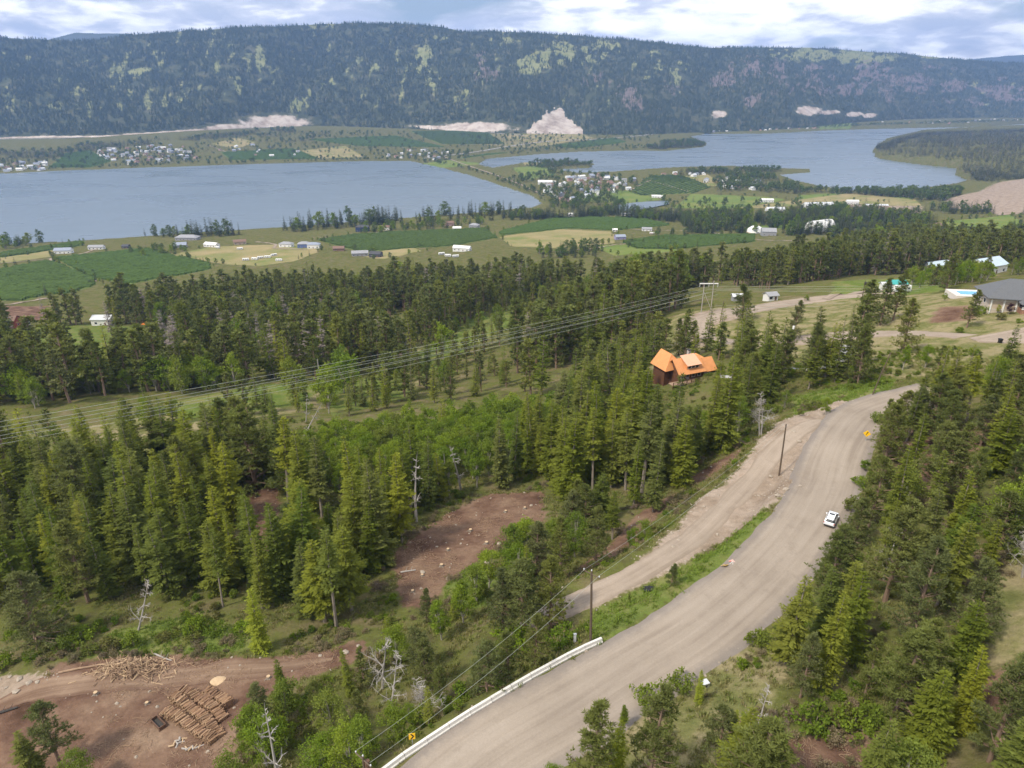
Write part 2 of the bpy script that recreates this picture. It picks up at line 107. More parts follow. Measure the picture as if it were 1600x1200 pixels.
COVER = {'dirt': [[(-74.2, 69.4), (-62.5, 69.5), (-61.4, 73.4), (-45.8, 74.7), (-34.0, 71.8), (-23.6, 71.8), (-19.6, 73.0), (-18.4, 69.3), (-20.6, 67.8), (-24.0, 66.7), (-29.5, 63.9), (-31.0, 57.4), (-27.5, 45.1), (-64.0, 49.7)], [(-20.1, 96.7), (-17.1, 104.7), (-12.3, 114.6), (-5.2, 122.3), (6.6, 120.4), (5.7, 104.8), (-4.2, 95.6), (-10.0, 89.0), (-11.7, 80.1), (-16.0, 81.3)], [(-83.6, 138.4), (-75.8, 142.0), (-67.3, 125.0), (-76.4, 125.8)], [(-59.3, 130.5), (-50.3, 132.6), (-40.2, 98.2), (-46.3, 101.1)], [(61.5, 125.2), (67.9, 107.1), (81.0, 114.4), (80.5, 103.6), (68.8, 97.7), (63.4, 106.4)], [(59.1, 99.5), (66.3, 100.2), (72.6, 97.6), (66.2, 89.8), (58.4, 92.2)], [(24.6, 46.0), (32.5, 45.5), (29.5, 39.7), (22.8, 41.1)], [(43.7, 49.8), (47.2, 50.2), (43.1, 44.6), (41.5, 46.2)], [(-424.0, 522.5), (-364.6, 533.3), (-315.8, 455.0), (-362.7, 442.8)], [(134.7, 213.1), (142.7, 207.3), (132.2, 193.1), (123.1, 198.8)], [(6.1, 84.1), (12.8, 89.3), (22.0, 102.8), (29.4, 106.8), (34.4, 109.4), (40.9, 113.1), (43.5, 117.6), (38.4, 115.8), (32.8, 112.1), (20.2, 92.8), (13.3, 85.6)]], 'gravel': [[(8.4, 71.8), (13.7, 76.4), (18.9, 81.9), (24.9, 88.6), (29.8, 98.3), (35.0, 100.7), (42.8, 111.0), (54.3, 129.5), (61.5, 130.4), (67.8, 128.1), (55.7, 108.9), (42.7, 93.5), (36.9, 88.3), (27.4, 82.6), (16.2, 74.7), (10.2, 71.2)], [(-75.2, 70.6), (-75.2, 72.9), (-62.6, 71.0), (-60.8, 70.2), (-64.8, 67.1), (-71.3, 65.5)], [(1002.3, 1583.6), (1171.2, 1751.1), (1384.3, 1879.0), (913.1, 1218.2), (838.8, 1234.7), (831.3, 1370.0), (899.2, 1488.5)], [(853.6, 1310.4), (928.5, 1303.8), (882.5, 1175.2), (792.5, 1164.0)], [(685.9, 1510.8), (819.5, 1436.5), (718.5, 1253.7), (624.8, 1343.2)], [(67.3, 272.2), (98.6, 282.3), (89.8, 255.6), (75.6, 255.4), (64.9, 224.3), (58.2, 231.6)]], 'green': [[(10.1, 70.3), (16.3, 74.2), (27.4, 81.7), (37.0, 88.2), (38.7, 86.1), (28.5, 75.6), (18.5, 67.8), (11.6, 62.4), (8.9, 60.8)], [(-58.7, 73.9), (-57.8, 80.3), (-48.1, 83.8), (-36.4, 78.4), (-34.7, 73.7), (-45.8, 74.7)], [(-10.6, 85.8), (-6.2, 93.5), (-2.0, 88.2), (-3.6, 78.5), (-9.1, 79.6)], [(-14.6, 103.2), (-4.5, 102.4), (-6.5, 97.9), (-11.8, 97.3)], [(-309.8, 415.4), (-269.0, 441.3), (-202.9, 399.7), (-184.6, 347.1), (-213.0, 312.9), (-250.2, 331.1)], [(-46.6, 299.2), (-30.8, 404.9), (13.3, 470.1), (7.1, 373.7), (-18.1, 312.4), (-35.4, 257.1)], [(-70.0, 235.5), (-44.7, 286.1), (-35.4, 222.2), (-55.1, 195.5)], [(178.6, 384.1), (233.6, 370.9), (163.1, 256.6), (140.3, 298.6)], [(63.5, 145.0), (75.9, 145.1), (85.3, 144.5), (77.8, 132.9), (68.1, 128.8), (54.9, 120.8)], [(-118.0, 206.4), (-96.5, 244.2), (-73.5, 248.0), (-68.6, 214.5), (-95.5, 189.0)], [(-38.9, 157.7), (-1.9, 191.4), (0.0, 151.7), (-24.1, 145.7)]], 'dry': [[(-292.7, 3409.3), (323.5, 3777.7), (372.8, 3334.1), (218.8, 3175.0), (50.1, 2899.4), (-159.0, 3073.6)], [(45.0, 231.4), (64.0, 280.4), (84.6, 289.1), (152.0, 324.9), (159.8, 202.4), (119.2, 145.9), (85.9, 145.6), (84.7, 174.1), (69.7, 205.5)], [(-148.3, 182.0), (-124.7, 189.3), (-102.6, 204.5), (-75.4, 230.0), (-43.2, 276.1), (-33.9, 244.9), (-61.6, 204.7), (-84.5, 185.5), (-120.6, 167.8), (-134.1, 162.2)], [(50.4, 248.6), (62.5, 273.5), (77.1, 271.5), (140.3, 298.6), (148.4, 239.7), (149.8, 188.3), (140.3, 174.9), (118.3, 199.8), (84.3, 219.4), (64.0, 220.5), (44.0, 203.9)], [(-50.0, 323.0), (-35.8, 374.4), (-13.2, 343.8), (-34.5, 295.5)], [(16.1, 427.5), (72.7, 485.7), (56.6, 374.9), (26.9, 353.9)], [(12.8, 51.9), (27.5, 62.0), (30.7, 59.4), (21.2, 43.4), (5.6, 43.1)], [(49.9, 63.0), (58.9, 66.4), (51.2, 52.2), (45.5, 51.0)], [(97.6, 190.9), (111.9, 170.5), (121.7, 157.3), (106.1, 142.4), (85.9, 145.6)]], 'hay': [[(-676.0, 922.0), (-662.0, 1008.0), (-600.0, 916.0), (-621.0, 843.0)], [(-445.0, 916.0), (-426.0, 994.0), (-294.0, 1011.0), (-253.0, 922.0), (-261.0, 836.0), (-295.0, 800.0), (-367.0, 849.0)], [(-19.0, 1038.0), (81.0, 1127.0), (157.0, 1089.0), (138.0, 946.0), (65.0, 892.0), (0.0, 928.0)], [(453.0, 1450.0), (819.0, 1714.0), (860.0, 1537.0), (820.0, 1436.0), (714.0, 1513.0), (502.0, 1441.0)], [(-194.0, 883.0), (-138.0, 945.0), (-116.0, 904.0), (-152.0, 826.0)], [(-1195.0, 2950.0), (-1171.0, 3169.0), (-1042.0, 3025.0), (-1047.0, 2816.0)], [(-792.0, 2773.0), (-659.0, 2935.0), (-517.0, 2589.0), (-657.0, 2521.0)], [(22.0, 2559.0), (112.0, 2567.0), (122.0, 2340.0), (40.0, 2304.0)], [(437.0, 1914.0), (540.0, 2021.0), (510.0, 1753.0), (468.0, 1769.0)], [(-59.0, 3458.0), (225.0, 3748.0), (383.0, 3426.0), (130.0, 3004.0)]], 'field': [[(412.0, 1663.0), (573.0, 1615.0), (602.0, 1576.0), (448.0, 1435.0), (328.0, 1469.0)], [(199.0, 1730.0), (282.0, 1722.0), (333.0, 1594.0), (248.0, 1546.0), (140.0, 1570.0)], [(657.0, 1648.0), (802.0, 1711.0), (878.0, 1596.0), (830.0, 1480.0), (728.0, 1576.0), (592.0, 1512.0)], [(627.0, 1049.0), (813.0, 1164.0), (714.0, 992.0), (651.0, 923.0), (617.0, 948.0), (598.0, 989.0)], [(368.0, 1110.0), (505.0, 1196.0), (458.0, 1104.0), (381.0, 1055.0), (342.0, 1035.0)], [(0.0, 2235.0), (100.0, 2303.0), (125.0, 2046.0), (34.0, 1929.0)], [(-345.0, 2323.0), (-216.0, 2487.0), (-83.0, 2368.0), (-197.0, 2256.0)], [(1798.0, 4483.0), (2160.0, 4784.0), (1923.0, 4243.0), (1700.0, 4139.0)], [(108.0, 909.0), (212.0, 972.0), (197.0, 830.0), (117.0, 796.0)]], 'orchard': [[(-576.0, 722.0), (-580.0, 871.0), (-447.0, 742.0), (-405.0, 669.0), (-399.0, 558.0), (-445.0, 550.0)], [(-588.0, 896.0), (-514.0, 988.0), (-426.0, 893.0), (-363.0, 839.0), (-343.0, 792.0), (-378.0, 676.0), (-472.0, 761.0)], [(-703.0, 961.0), (-673.0, 1106.0), (-633.0, 1037.0), (-662.0, 902.0)], [(-290.0, 1048.0), (-240.0, 1106.0), (-41.0, 1144.0), (-19.0, 1026.0), (-86.0, 942.0), (-199.0, 909.0)], [(-20.0, 1102.0), (82.0, 1306.0), (235.0, 1309.0), (264.0, 1172.0), (160.0, 1106.0), (92.0, 1137.0), (-19.0, 1051.0)], [(148.0, 957.0), (223.0, 1027.0), (348.0, 1011.0), (318.0, 921.0), (186.0, 847.0), (153.0, 880.0)], [(279.0, 1704.0), (368.0, 1951.0), (452.0, 1984.0), (479.0, 1752.0), (421.0, 1670.0), (293.0, 1652.0)], [(-1584.0, 2612.0), (-1551.0, 2717.0), (-1317.0, 2422.0), (-1296.0, 2250.0), (-1423.0, 2248.0)], [(-1063.0, 2697.0), (-832.0, 2833.0), (-657.0, 2521.0), (-946.0, 2471.0)], [(-865.0, 3142.0), (-520.0, 3362.0), (-254.0, 2943.0), (-610.0, 2943.0)], [(-489.0, 3568.0), (-126.0, 3664.0), (-27.0, 3077.0), (-291.0, 3064.0)], [(-288.0, 2359.0), (-94.0, 2705.0), (0.0, 2751.0), (-216.0, 2487.0)], [(156.0, 3012.0), (474.0, 3448.0), (504.0, 3248.0), (252.0, 2921.0)]]}
ZONES = [('behind the log yard', [(-110.3, 109.2), (-84.2, 102.8), (-59.7, 97.6), (-41.4, 98.3), (-25.6, 96.3), (-20.3, 85.4), (-23.0, 76.3), (-29.2, 76.0), (-40.0, 83.0), (-54.2, 86.2), (-68.6, 87.2), (-90.6, 85.2)], 4.9, {'fir': 0.74, 'pine': 0.22, 'leafy': 0.04}, (12, 19)), ('in the deep lower forest', [(-149.7, 148.7), (-108.5, 143.8), (-91.5, 146.1), (-72.9, 149.2), (-55.3, 143.4), (-42.3, 124.5), (-31.6, 112.8), (-22.3, 101.9), (-23.0, 99.7), (-25.6, 96.3), (-41.4, 98.3), (-59.7, 97.6), (-84.2, 102.8), (-116.9, 110.9)], 5.3, {'fir': 0.7, 'pine': 0.22, 'leafy': 0.08}, (13.5, 21.5)), ('between the red clearing and orange roof', [(-13.8, 117.8), (-2.8, 131.4), (7.8, 152.0), (17.4, 172.1), (27.8, 173.4), (33.9, 168.8), (41.3, 157.9), (49.3, 143.7), (54.4, 138.5), (44.9, 121.9), (35.4, 113.2), (29.4, 106.8), (21.0, 103.3), (11.9, 111.6), (6.4, 121.3), (-5.3, 124.9), (-13.8, 117.8)], 5.6, {'fir': 0.84, 'pine': 0.06, 'leafy': 0.1}, (12.5, 21)), ('left of the red clearing', [(-32.0, 117.2), (-22.7, 118.5), (-14.1, 121.1), (-11.6, 114.5), (-17.3, 102.0), (-20.0, 92.7), (-19.1, 82.0), (-22.3, 81.3), (-27.8, 96.7)], 5.2, {'fir': 0.75, 'pine': 0.15, 'leafy': 0.1}, (11, 19)), ('right of the red clearing', [(-9.8, 77.1), (-4.4, 87.6), (6.5, 98.7), (9.8, 107.7), (11.4, 100.4), (2.3, 82.6), (-3.3, 70.4)], 5.0, {'leafy': 0.45, 'pine': 0.35, 'fir': 0.2}, (6, 11)), ('beside the red clearing', [(-21.4, 91.0), (-18.4, 106.2), (-12.5, 117.7), (-3.8, 119.1), (-9.0, 103.3), (-12.1, 100.8), (-15.7, 94.3), (-17.3, 84.9)], 8.5, {'fir': 0.8, 'pine': 0.2}, (12, 18)), ('below the gravel track', [(-0.8, 69.2), (1.8, 77.9), (9.6, 86.2), (16.5, 94.4), (20.5, 100.0), (10.5, 108.9), (8.5, 96.7), (2.9, 87.1), (-1.3, 77.5)], 6.0, {'pine': 0.6, 'fir': 0.2, 'leafy': 0.2}, (8, 12)), ('above the white road barrier', [(-29.3, 46.3), (-30.6, 57.3), (-27.3, 62.1), (-20.9, 64.3), (-17.5, 71.2), (-14.1, 76.2), (-8.9, 77.7), (0.0, 70.1), (5.6, 68.8), (6.3, 59.7), (0.0, 54.5), (-6.2, 49.7), (-10.6, 45.7), (-13.1, 40.4)], 3.9, {'pine': 0.3, 'fir': 0.2, 'leafy': 0.5}, (4.5, 8)), ('on the bank beside the car', [(2.7, 39.7), (8.7, 44.8), (15.0, 45.4), (23.7, 49.2), (28.2, 57.3), (38.4, 69.3), (47.6, 79.1), (55.8, 93.4), (60.6, 102.3), (72.1, 120.1), (79.8, 124.3), (77.6, 108.7), (89.6, 117.5), (94.6, 112.3), (89.5, 88.9), (66.9, 57.0), (43.4, 30.7)], 5.3, {'pine': 0.46, 'fir': 0.515, 'leafy': 0.025}, (8, 14)), ('between the two gravel roads', [(76.5, 131.7), (80.1, 135.0), (89.7, 142.4), (100.2, 139.6), (110.8, 134.3), (109.9, 115.9), (99.8, 103.7), (89.6, 117.5), (85.3, 125.3), (79.6, 128.7)], 5.2, {'fir': 0.55, 'pine': 0.35, 'leafy': 0.1}, (7, 11)), ('around the orange-roofed house', [(14.7, 183.2), (20.9, 211.6), (36.4, 233.0), (50.4, 248.6), (61.7, 228.0), (72.2, 195.8), (74.2, 160.7), (85.1, 164.4), (80.0, 147.8), (64.3, 143.6), (56.2, 143.7), (49.3, 153.7), (42.5, 162.8), (31.8, 176.8)], 6.6, {'fir': 0.5, 'pine': 0.5}, (12, 18)), ('behind the grey-roofed house', [(203.4, 352.8), (231.1, 356.1), (290.3, 374.4), (192.0, 234.6), (176.0, 224.6), (183.8, 265.4), (171.4, 262.7), (170.5, 289.4)], 6.5, {'leafy': 0.55, 'pine': 0.45}, (7, 11)), ('in the bright green grove', [(-52.8, 145.0), (-48.9, 158.5), (-34.1, 167.2), (-17.9, 176.8), (0.0, 181.0), (14.0, 173.8), (7.8, 152.0), (-2.8, 131.4), (-13.9, 119.2), (-22.7, 118.5), (-30.6, 119.7), (-41.4, 126.2)], 5.0, {'leafy': 0.92, 'fir': 0.08}, (8, 13)), ('in the grove under the power lines', [(-152.7, 193.7), (-132.4, 202.7), (-117.8, 218.8), (-99.2, 238.8), (-124.5, 269.8), (-156.4, 243.7), (-175.1, 225.5)], 7, {'leafy': 0.8, 'fir': 0.2}, (9, 14)), ('scattered over the meadow', [(-133.0, 175.7), (-97.8, 193.8), (-72.0, 218.8), (-41.6, 265.0), (-34.4, 359.5), (-4.5, 480.6), (74.7, 499.7), (55.4, 392.2), (9.9, 345.8), (-11.0, 283.6), (0.0, 221.7), (-40.5, 202.1), (-60.3, 186.5), (-87.5, 183.6), (-127.2, 172.4)], 9.5, {'pine': 0.45, 'fir': 0.35, 'leafy': 0.2}, (6, 17)), ('in the pine forest below the orchards', [(-423.6, 464.2), (-296.7, 419.8), (-292.3, 490.2), (-249.7, 529.8), (-203.7, 571.8), (-166.9, 594.8), (-100.4, 597.9), (-33.1, 592.9), (0.0, 592.1), (77.1, 551.7), (141.8, 526.2), (202.7, 547.3), (272.1, 602.7), (391.9, 795.3), (509.5, 905.8), (539.1, 872.9), (545.5, 787.5), (620.9, 756.9), (284.9, 342.3), (277.5, 461.7), (224.1, 456.0), (137.3, 367.2), (101.6, 349.4), (73.7, 311.7), (55.7, 278.1), (37.7, 242.6), (20.9, 211.6), (5.9, 195.3), (-2.7, 279.8), (-28.4, 291.9), (-40.8, 259.2), (-61.3, 259.6), (-78.1, 247.1), (-101.6, 245.1), (-133.8, 224.0), (-153.0, 206.1), (-195.5, 202.3)], 7.8, {'pine': 0.6, 'fir': 0.33, 'leafy': 0.035, 'grey': 0.03}, (15, 27))]
GAPS = [[(-34.4, 359.5), (-15.9, 419.0), (22.5, 479.0), (76.3, 510.8), (56.1, 371.3), (18.7, 325.3), (-6.8, 281.7), (-23.8, 254.2), (-35.4, 222.2), (-43.2, 285.6)], [(-309.8, 415.4), (-269.0, 441.3), (-202.9, 399.7), (-152.7, 289.2), (-176.1, 255.7), (-211.0, 276.1)], [(-42.2, 269.4), (-35.8, 338.6), (-27.8, 320.5), (-34.6, 250.8)], [(59.1, 99.5), (66.3, 100.2), (72.6, 97.6), (65.7, 88.9), (57.4, 90.3)], [(43.7, 49.8), (50.2, 59.4), (54.7, 61.8), (49.5, 53.0), (43.9, 46.0), (42.3, 46.7)], [(24.6, 46.0), (32.5, 45.5), (29.5, 39.7), (22.8, 41.1)], [(43.1, 220.6), (61.8, 198.3), (56.2, 172.5), (41.8, 129.6), (33.3, 129.2), (30.7, 150.6)], [(12.8, 51.9), (27.5, 62.0), (30.7, 59.4), (24.8, 52.4), (14.0, 46.2)], [(79.6, 147.0), (86.3, 146.4), (78.4, 132.8), (69.4, 128.8)], [(245.9, 358.6), (258.5, 332.2), (145.6, 182.3), (135.9, 193.5)], [(-396.0, 525.0), (-364.6, 533.3), (-315.8, 455.0), (-336.3, 441.4)], [(-20.1, 96.7), (-17.1, 104.7), (-12.3, 114.6), (-5.2, 122.3), (6.6, 120.4), (5.7, 104.8), (-4.2, 95.6), (-10.0, 89.0), (-11.7, 80.1), (-16.0, 81.3)], [(-83.6, 138.4), (-75.8, 142.0), (-67.3, 125.0), (-76.4, 125.8)], [(-59.3, 130.5), (-50.3, 132.6), (-40.2, 98.2), (-46.3, 101.1)], [(-74.5, 388.9), (-62.5, 438.1), (-46.4, 345.0), (-58.5, 317.7)]]
FAR = [([(-719.0, 984.0), (-734.0, 1207.0), (-513.0, 1109.0), (-527.0, 1164.0), (-753.0, 1240.0), (-769.0, 1054.0)], 14, (9, 22), {'leafy': 0.4, 'fir': 0.6}), ([(-513.0, 1109.0), (-361.0, 1140.0), (-263.0, 1216.0), (-114.0, 1269.0), (24.0, 1326.0), (25.0, 1421.0), (-123.0, 1372.0), (-309.0, 1377.0), (-442.0, 1225.0), (-583.0, 1263.0)], 15, (11, 30), {'leafy': 0.12, 'fir': 0.88}), ([(-237.0, 1091.0), (-43.0, 1191.0), (-45.0, 1245.0), (-255.0, 1179.0)], 16, (10, 18), {'leafy': 0.5, 'fir': 0.5}), ([(-45.0, 1257.0), (24.0, 1361.0), (201.0, 1404.0), (352.0, 1309.0), (403.0, 1211.0), (379.0, 1139.0), (319.0, 1180.0), (188.0, 1311.0), (34.0, 1259.0)], 9, (13, 20), {'leafy': 0.1, 'fir': 0.9}), ([(290.0, 1241.0), (440.0, 1329.0), (348.0, 1011.0), (263.0, 1037.0)], 11, (14, 22), {'fir': 0.8, 'leafy': 0.2}), ([(403.0, 1211.0), (576.0, 1372.0), (673.0, 1369.0), (631.0, 1080.0), (566.0, 933.0), (496.0, 910.0), (425.0, 937.0), (382.0, 982.0)], 10, (14, 22), {'fir': 0.85, 'leafy': 0.15}), ([(40.0, 2270.0), (112.0, 2567.0), (254.0, 2332.0), (238.0, 2269.0), (96.0, 2187.0)], 10, (8, 14), {'fir': 0.6, 'leafy': 0.4}), ([(0.0, 1963.0), (111.0, 2117.0), (274.0, 1954.0), (322.0, 1830.0), (279.0, 1704.0), (199.0, 1598.0), (94.0, 1506.0), (46.0, 1728.0)], 22, (10, 18), {'fir': 0.4, 'leafy': 0.6}), ([(76.0, 1545.0), (148.0, 1666.0), (227.0, 1598.0), (250.0, 1474.0), (176.0, 1402.0), (75.0, 1395.0)], 14, (9, 16), {'fir': 0.5, 'leafy': 0.5}), ([(473.0, 2081.0), (777.0, 2223.0), (876.0, 2168.0), (724.0, 2066.0), (607.0, 2039.0), (447.0, 1962.0)], 12, (10, 18), {'fir': 0.8, 'leafy': 0.2}), ([(513.0, 1883.0), (622.0, 2026.0), (706.0, 2013.0), (722.0, 1820.0), (649.0, 1665.0), (568.0, 1689.0), (477.0, 1685.0)], 14, (10, 18), {'fir': 0.5, 'leafy': 0.5}), ([(670.0, 1722.0), (802.0, 1711.0), (966.0, 1706.0), (1052.0, 1701.0), (879.0, 1411.0), (829.0, 1453.0), (873.0, 1561.0), (788.0, 1679.0), (645.0, 1655.0)], 10, (12, 20), {'fir': 0.5, 'leafy': 0.5}), ([(786.0, 1375.0), (879.0, 1411.0), (907.0, 1210.0), (851.0, 1131.0), (749.0, 1230.0)], 12, (12, 20), {'fir': 0.8, 'leafy': 0.2}), ([(603.0, 875.0), (743.0, 983.0), (564.0, 736.0), (513.0, 739.0)], 9, (14, 22), {'fir': 0.8, 'leafy': 0.2}), ([(1376.0, 2808.0), (1641.0, 3180.0), (1960.0, 3571.0), (2448.0, 3762.0), (3202.0, 3942.0), (1300.0, 1552.0), (1151.0, 1816.0), (1274.0, 2093.0), (1286.0, 2104.0), (1318.0, 2364.0), (1282.0, 2581.0)], 14.5, (11, 19), {'fir': 0.9, 'grey': 0.1}), ([(1376.0, 2808.0), (1641.0, 3180.0), (1960.0, 3571.0), (3202.0, 3942.0), (2999.0, 3688.0), (2376.0, 3649.0), (1878.0, 3418.0), (1366.0, 2700.0)], 13, (12, 20), {'fir': 1}), ([(1265.0, 2066.0), (1581.0, 1902.0), (1204.0, 1433.0), (1126.0, 1751.0)], 13, (12, 20), {'fir': 1}), ([(-1829.0, 2641.0), (-1644.0, 2676.0), (-1695.0, 2849.0), (-1554.0, 2909.0), (-1361.0, 3168.0), (-1225.0, 3405.0), (-1055.0, 3631.0), (-994.0, 3411.0), (-1134.0, 3221.0), (-1290.0, 2996.0), (-1477.0, 2803.0), (-1542.0, 2617.0), (-1520.0, 2358.0), (-1611.0, 2310.0)], 15, (12, 20), {'fir': 0.9, 'leafy': 0.1}), ([(-1477.0, 2622.0), (-1188.0, 2806.0), (-1015.0, 2378.0), (-1219.0, 2251.0)], 32, (8, 14), {'fir': 0.4, 'leafy': 0.6}), ([(-1504.0, 2149.0), (-1270.0, 2237.0), (-1011.0, 2320.0), (-516.0, 2472.0), (-347.0, 2495.0), (-356.0, 2558.0), (-1035.0, 2377.0), (-1548.0, 2215.0)], 22, (7, 12), {'leafy': 0.8, 'fir': 0.2}), ([(-519.0, 2489.0), (-386.0, 2789.0), (-143.0, 2755.0), (-88.0, 2518.0), (-338.0, 2425.0)], 34, (8, 14), {'leafy': 0.6, 'fir': 0.4}), ([(-345.0, 2475.0), (-203.0, 2329.0), (-71.0, 2025.0), (58.0, 1642.0), (69.0, 1543.0), (96.0, 1544.0), (32.0, 1837.0), (-114.0, 2180.0), (-234.0, 2447.0)], 20, (7, 13), {'leafy': 0.8, 'fir': 0.2}), ([(536.0, 2955.0), (676.0, 3273.0), (833.0, 3336.0), (844.0, 3208.0), (786.0, 3057.0), (597.0, 2874.0)], 11, (12, 20), {'fir': 0.8, 'leafy': 0.2}), ([(-48.0, 2755.0), (156.0, 3012.0), (532.0, 3080.0), (607.0, 2925.0), (245.0, 2825.0), (0.0, 2641.0)], 34, (8, 14), {'leafy': 0.7, 'fir': 0.3}), ([(-1116.0, 3251.0), (-1010.0, 3467.0), (-819.0, 3412.0), (-841.0, 3050.0), (-992.0, 3032.0)], 24, (10, 18), {'fir': 0.7, 'leafy': 0.3}), ([(874.0, 3926.0), (1880.0, 4404.0), (2821.0, 4730.0), (3885.0, 5070.0), (3855.0, 5024.0), (2683.0, 4489.0), (1788.0, 4181.0), (996.0, 3870.0)], 26, (8, 14), {'leafy': 0.6, 'fir': 0.4}), ([(-1569.0, 2246.0), (-1673.0, 2609.0), (-1290.0, 2996.0), (-896.0, 3486.0), (-118.0, 3447.0), (275.0, 3189.0), (-224.0, 2576.0), (-837.0, 2404.0), (-1277.0, 2250.0)], 36, (7, 15), {'leafy': 0.5, 'fir': 0.5}), ([(-302.0, 3520.0), (639.0, 3728.0), (843.0, 3782.0), (542.0, 3142.0), (146.0, 2810.0), (-49.0, 2803.0)], 40, (7, 15), {'leafy': 0.5, 'fir': 0.5}), ([(53.0, 1476.0), (340.0, 1593.0), (604.0, 1508.0), (640.0, 1434.0), (459.0, 1280.0), (244.0, 1365.0)], 34, (8, 16), {'leafy': 0.6, 'fir': 0.4}), ([(-516.0, 941.0), (-464.0, 977.0), (-424.0, 926.0), (-477.0, 897.0)], 20, (7, 12), {'leafy': 1}), ([(88.0, 966.0), (253.0, 1075.0), (255.0, 1005.0), (116.0, 913.0)], 30, (8, 13), {'leafy': 0.7, 'fir': 0.3}), ([(31.0, 853.0), (105.0, 887.0), (102.0, 792.0), (36.0, 792.0)], 14, (10, 18), {'leafy': 0.3, 'fir': 0.7})]
TOWNS = [([(-1525.0, 2691.0), (-1397.0, 2893.0), (-1250.0, 2839.0), (-1062.0, 2505.0), (-1198.0, 2289.0), (-1353.0, 2451.0)], 80, 'in the far lakeshore town'), ([(-1611.0, 2310.0), (-1572.0, 2443.0), (-1460.0, 2344.0), (-1377.0, 2187.0), (-1496.0, 2136.0)], 24, 'by the far forest edge'), ([(-1142.0, 2812.0), (-1016.0, 2944.0), (-742.0, 2675.0), (-732.0, 2554.0), (-1009.0, 2584.0)], 12, 'in the far orchards'), ([(-469.0, 2574.0), (-392.0, 2833.0), (-238.0, 2753.0), (-234.0, 2447.0), (-347.0, 2495.0)], 20, 'by the far highway'), ([(76.0, 1721.0), (121.0, 1965.0), (242.0, 1974.0), (327.0, 1862.0), (272.0, 1706.0), (185.0, 1599.0), (96.0, 1544.0)], 70, 'between the two lakes'), ([(361.0, 1962.0), (522.0, 2055.0), (531.0, 1888.0), (637.0, 1857.0), (568.0, 1689.0), (483.0, 1768.0), (480.0, 1953.0)], 24, 'above the village vineyard'), ([(968.0, 3896.0), (1618.0, 4204.0), (1718.0, 4186.0), (1650.0, 4099.0), (1029.0, 3872.0)], 18, 'on the right-hand lake shore'), ([(2132.0, 4631.0), (2930.0, 4916.0), (3473.0, 5102.0), (3312.0, 4853.0), (2590.0, 4460.0)], 22, 'at the right-hand lake end')]
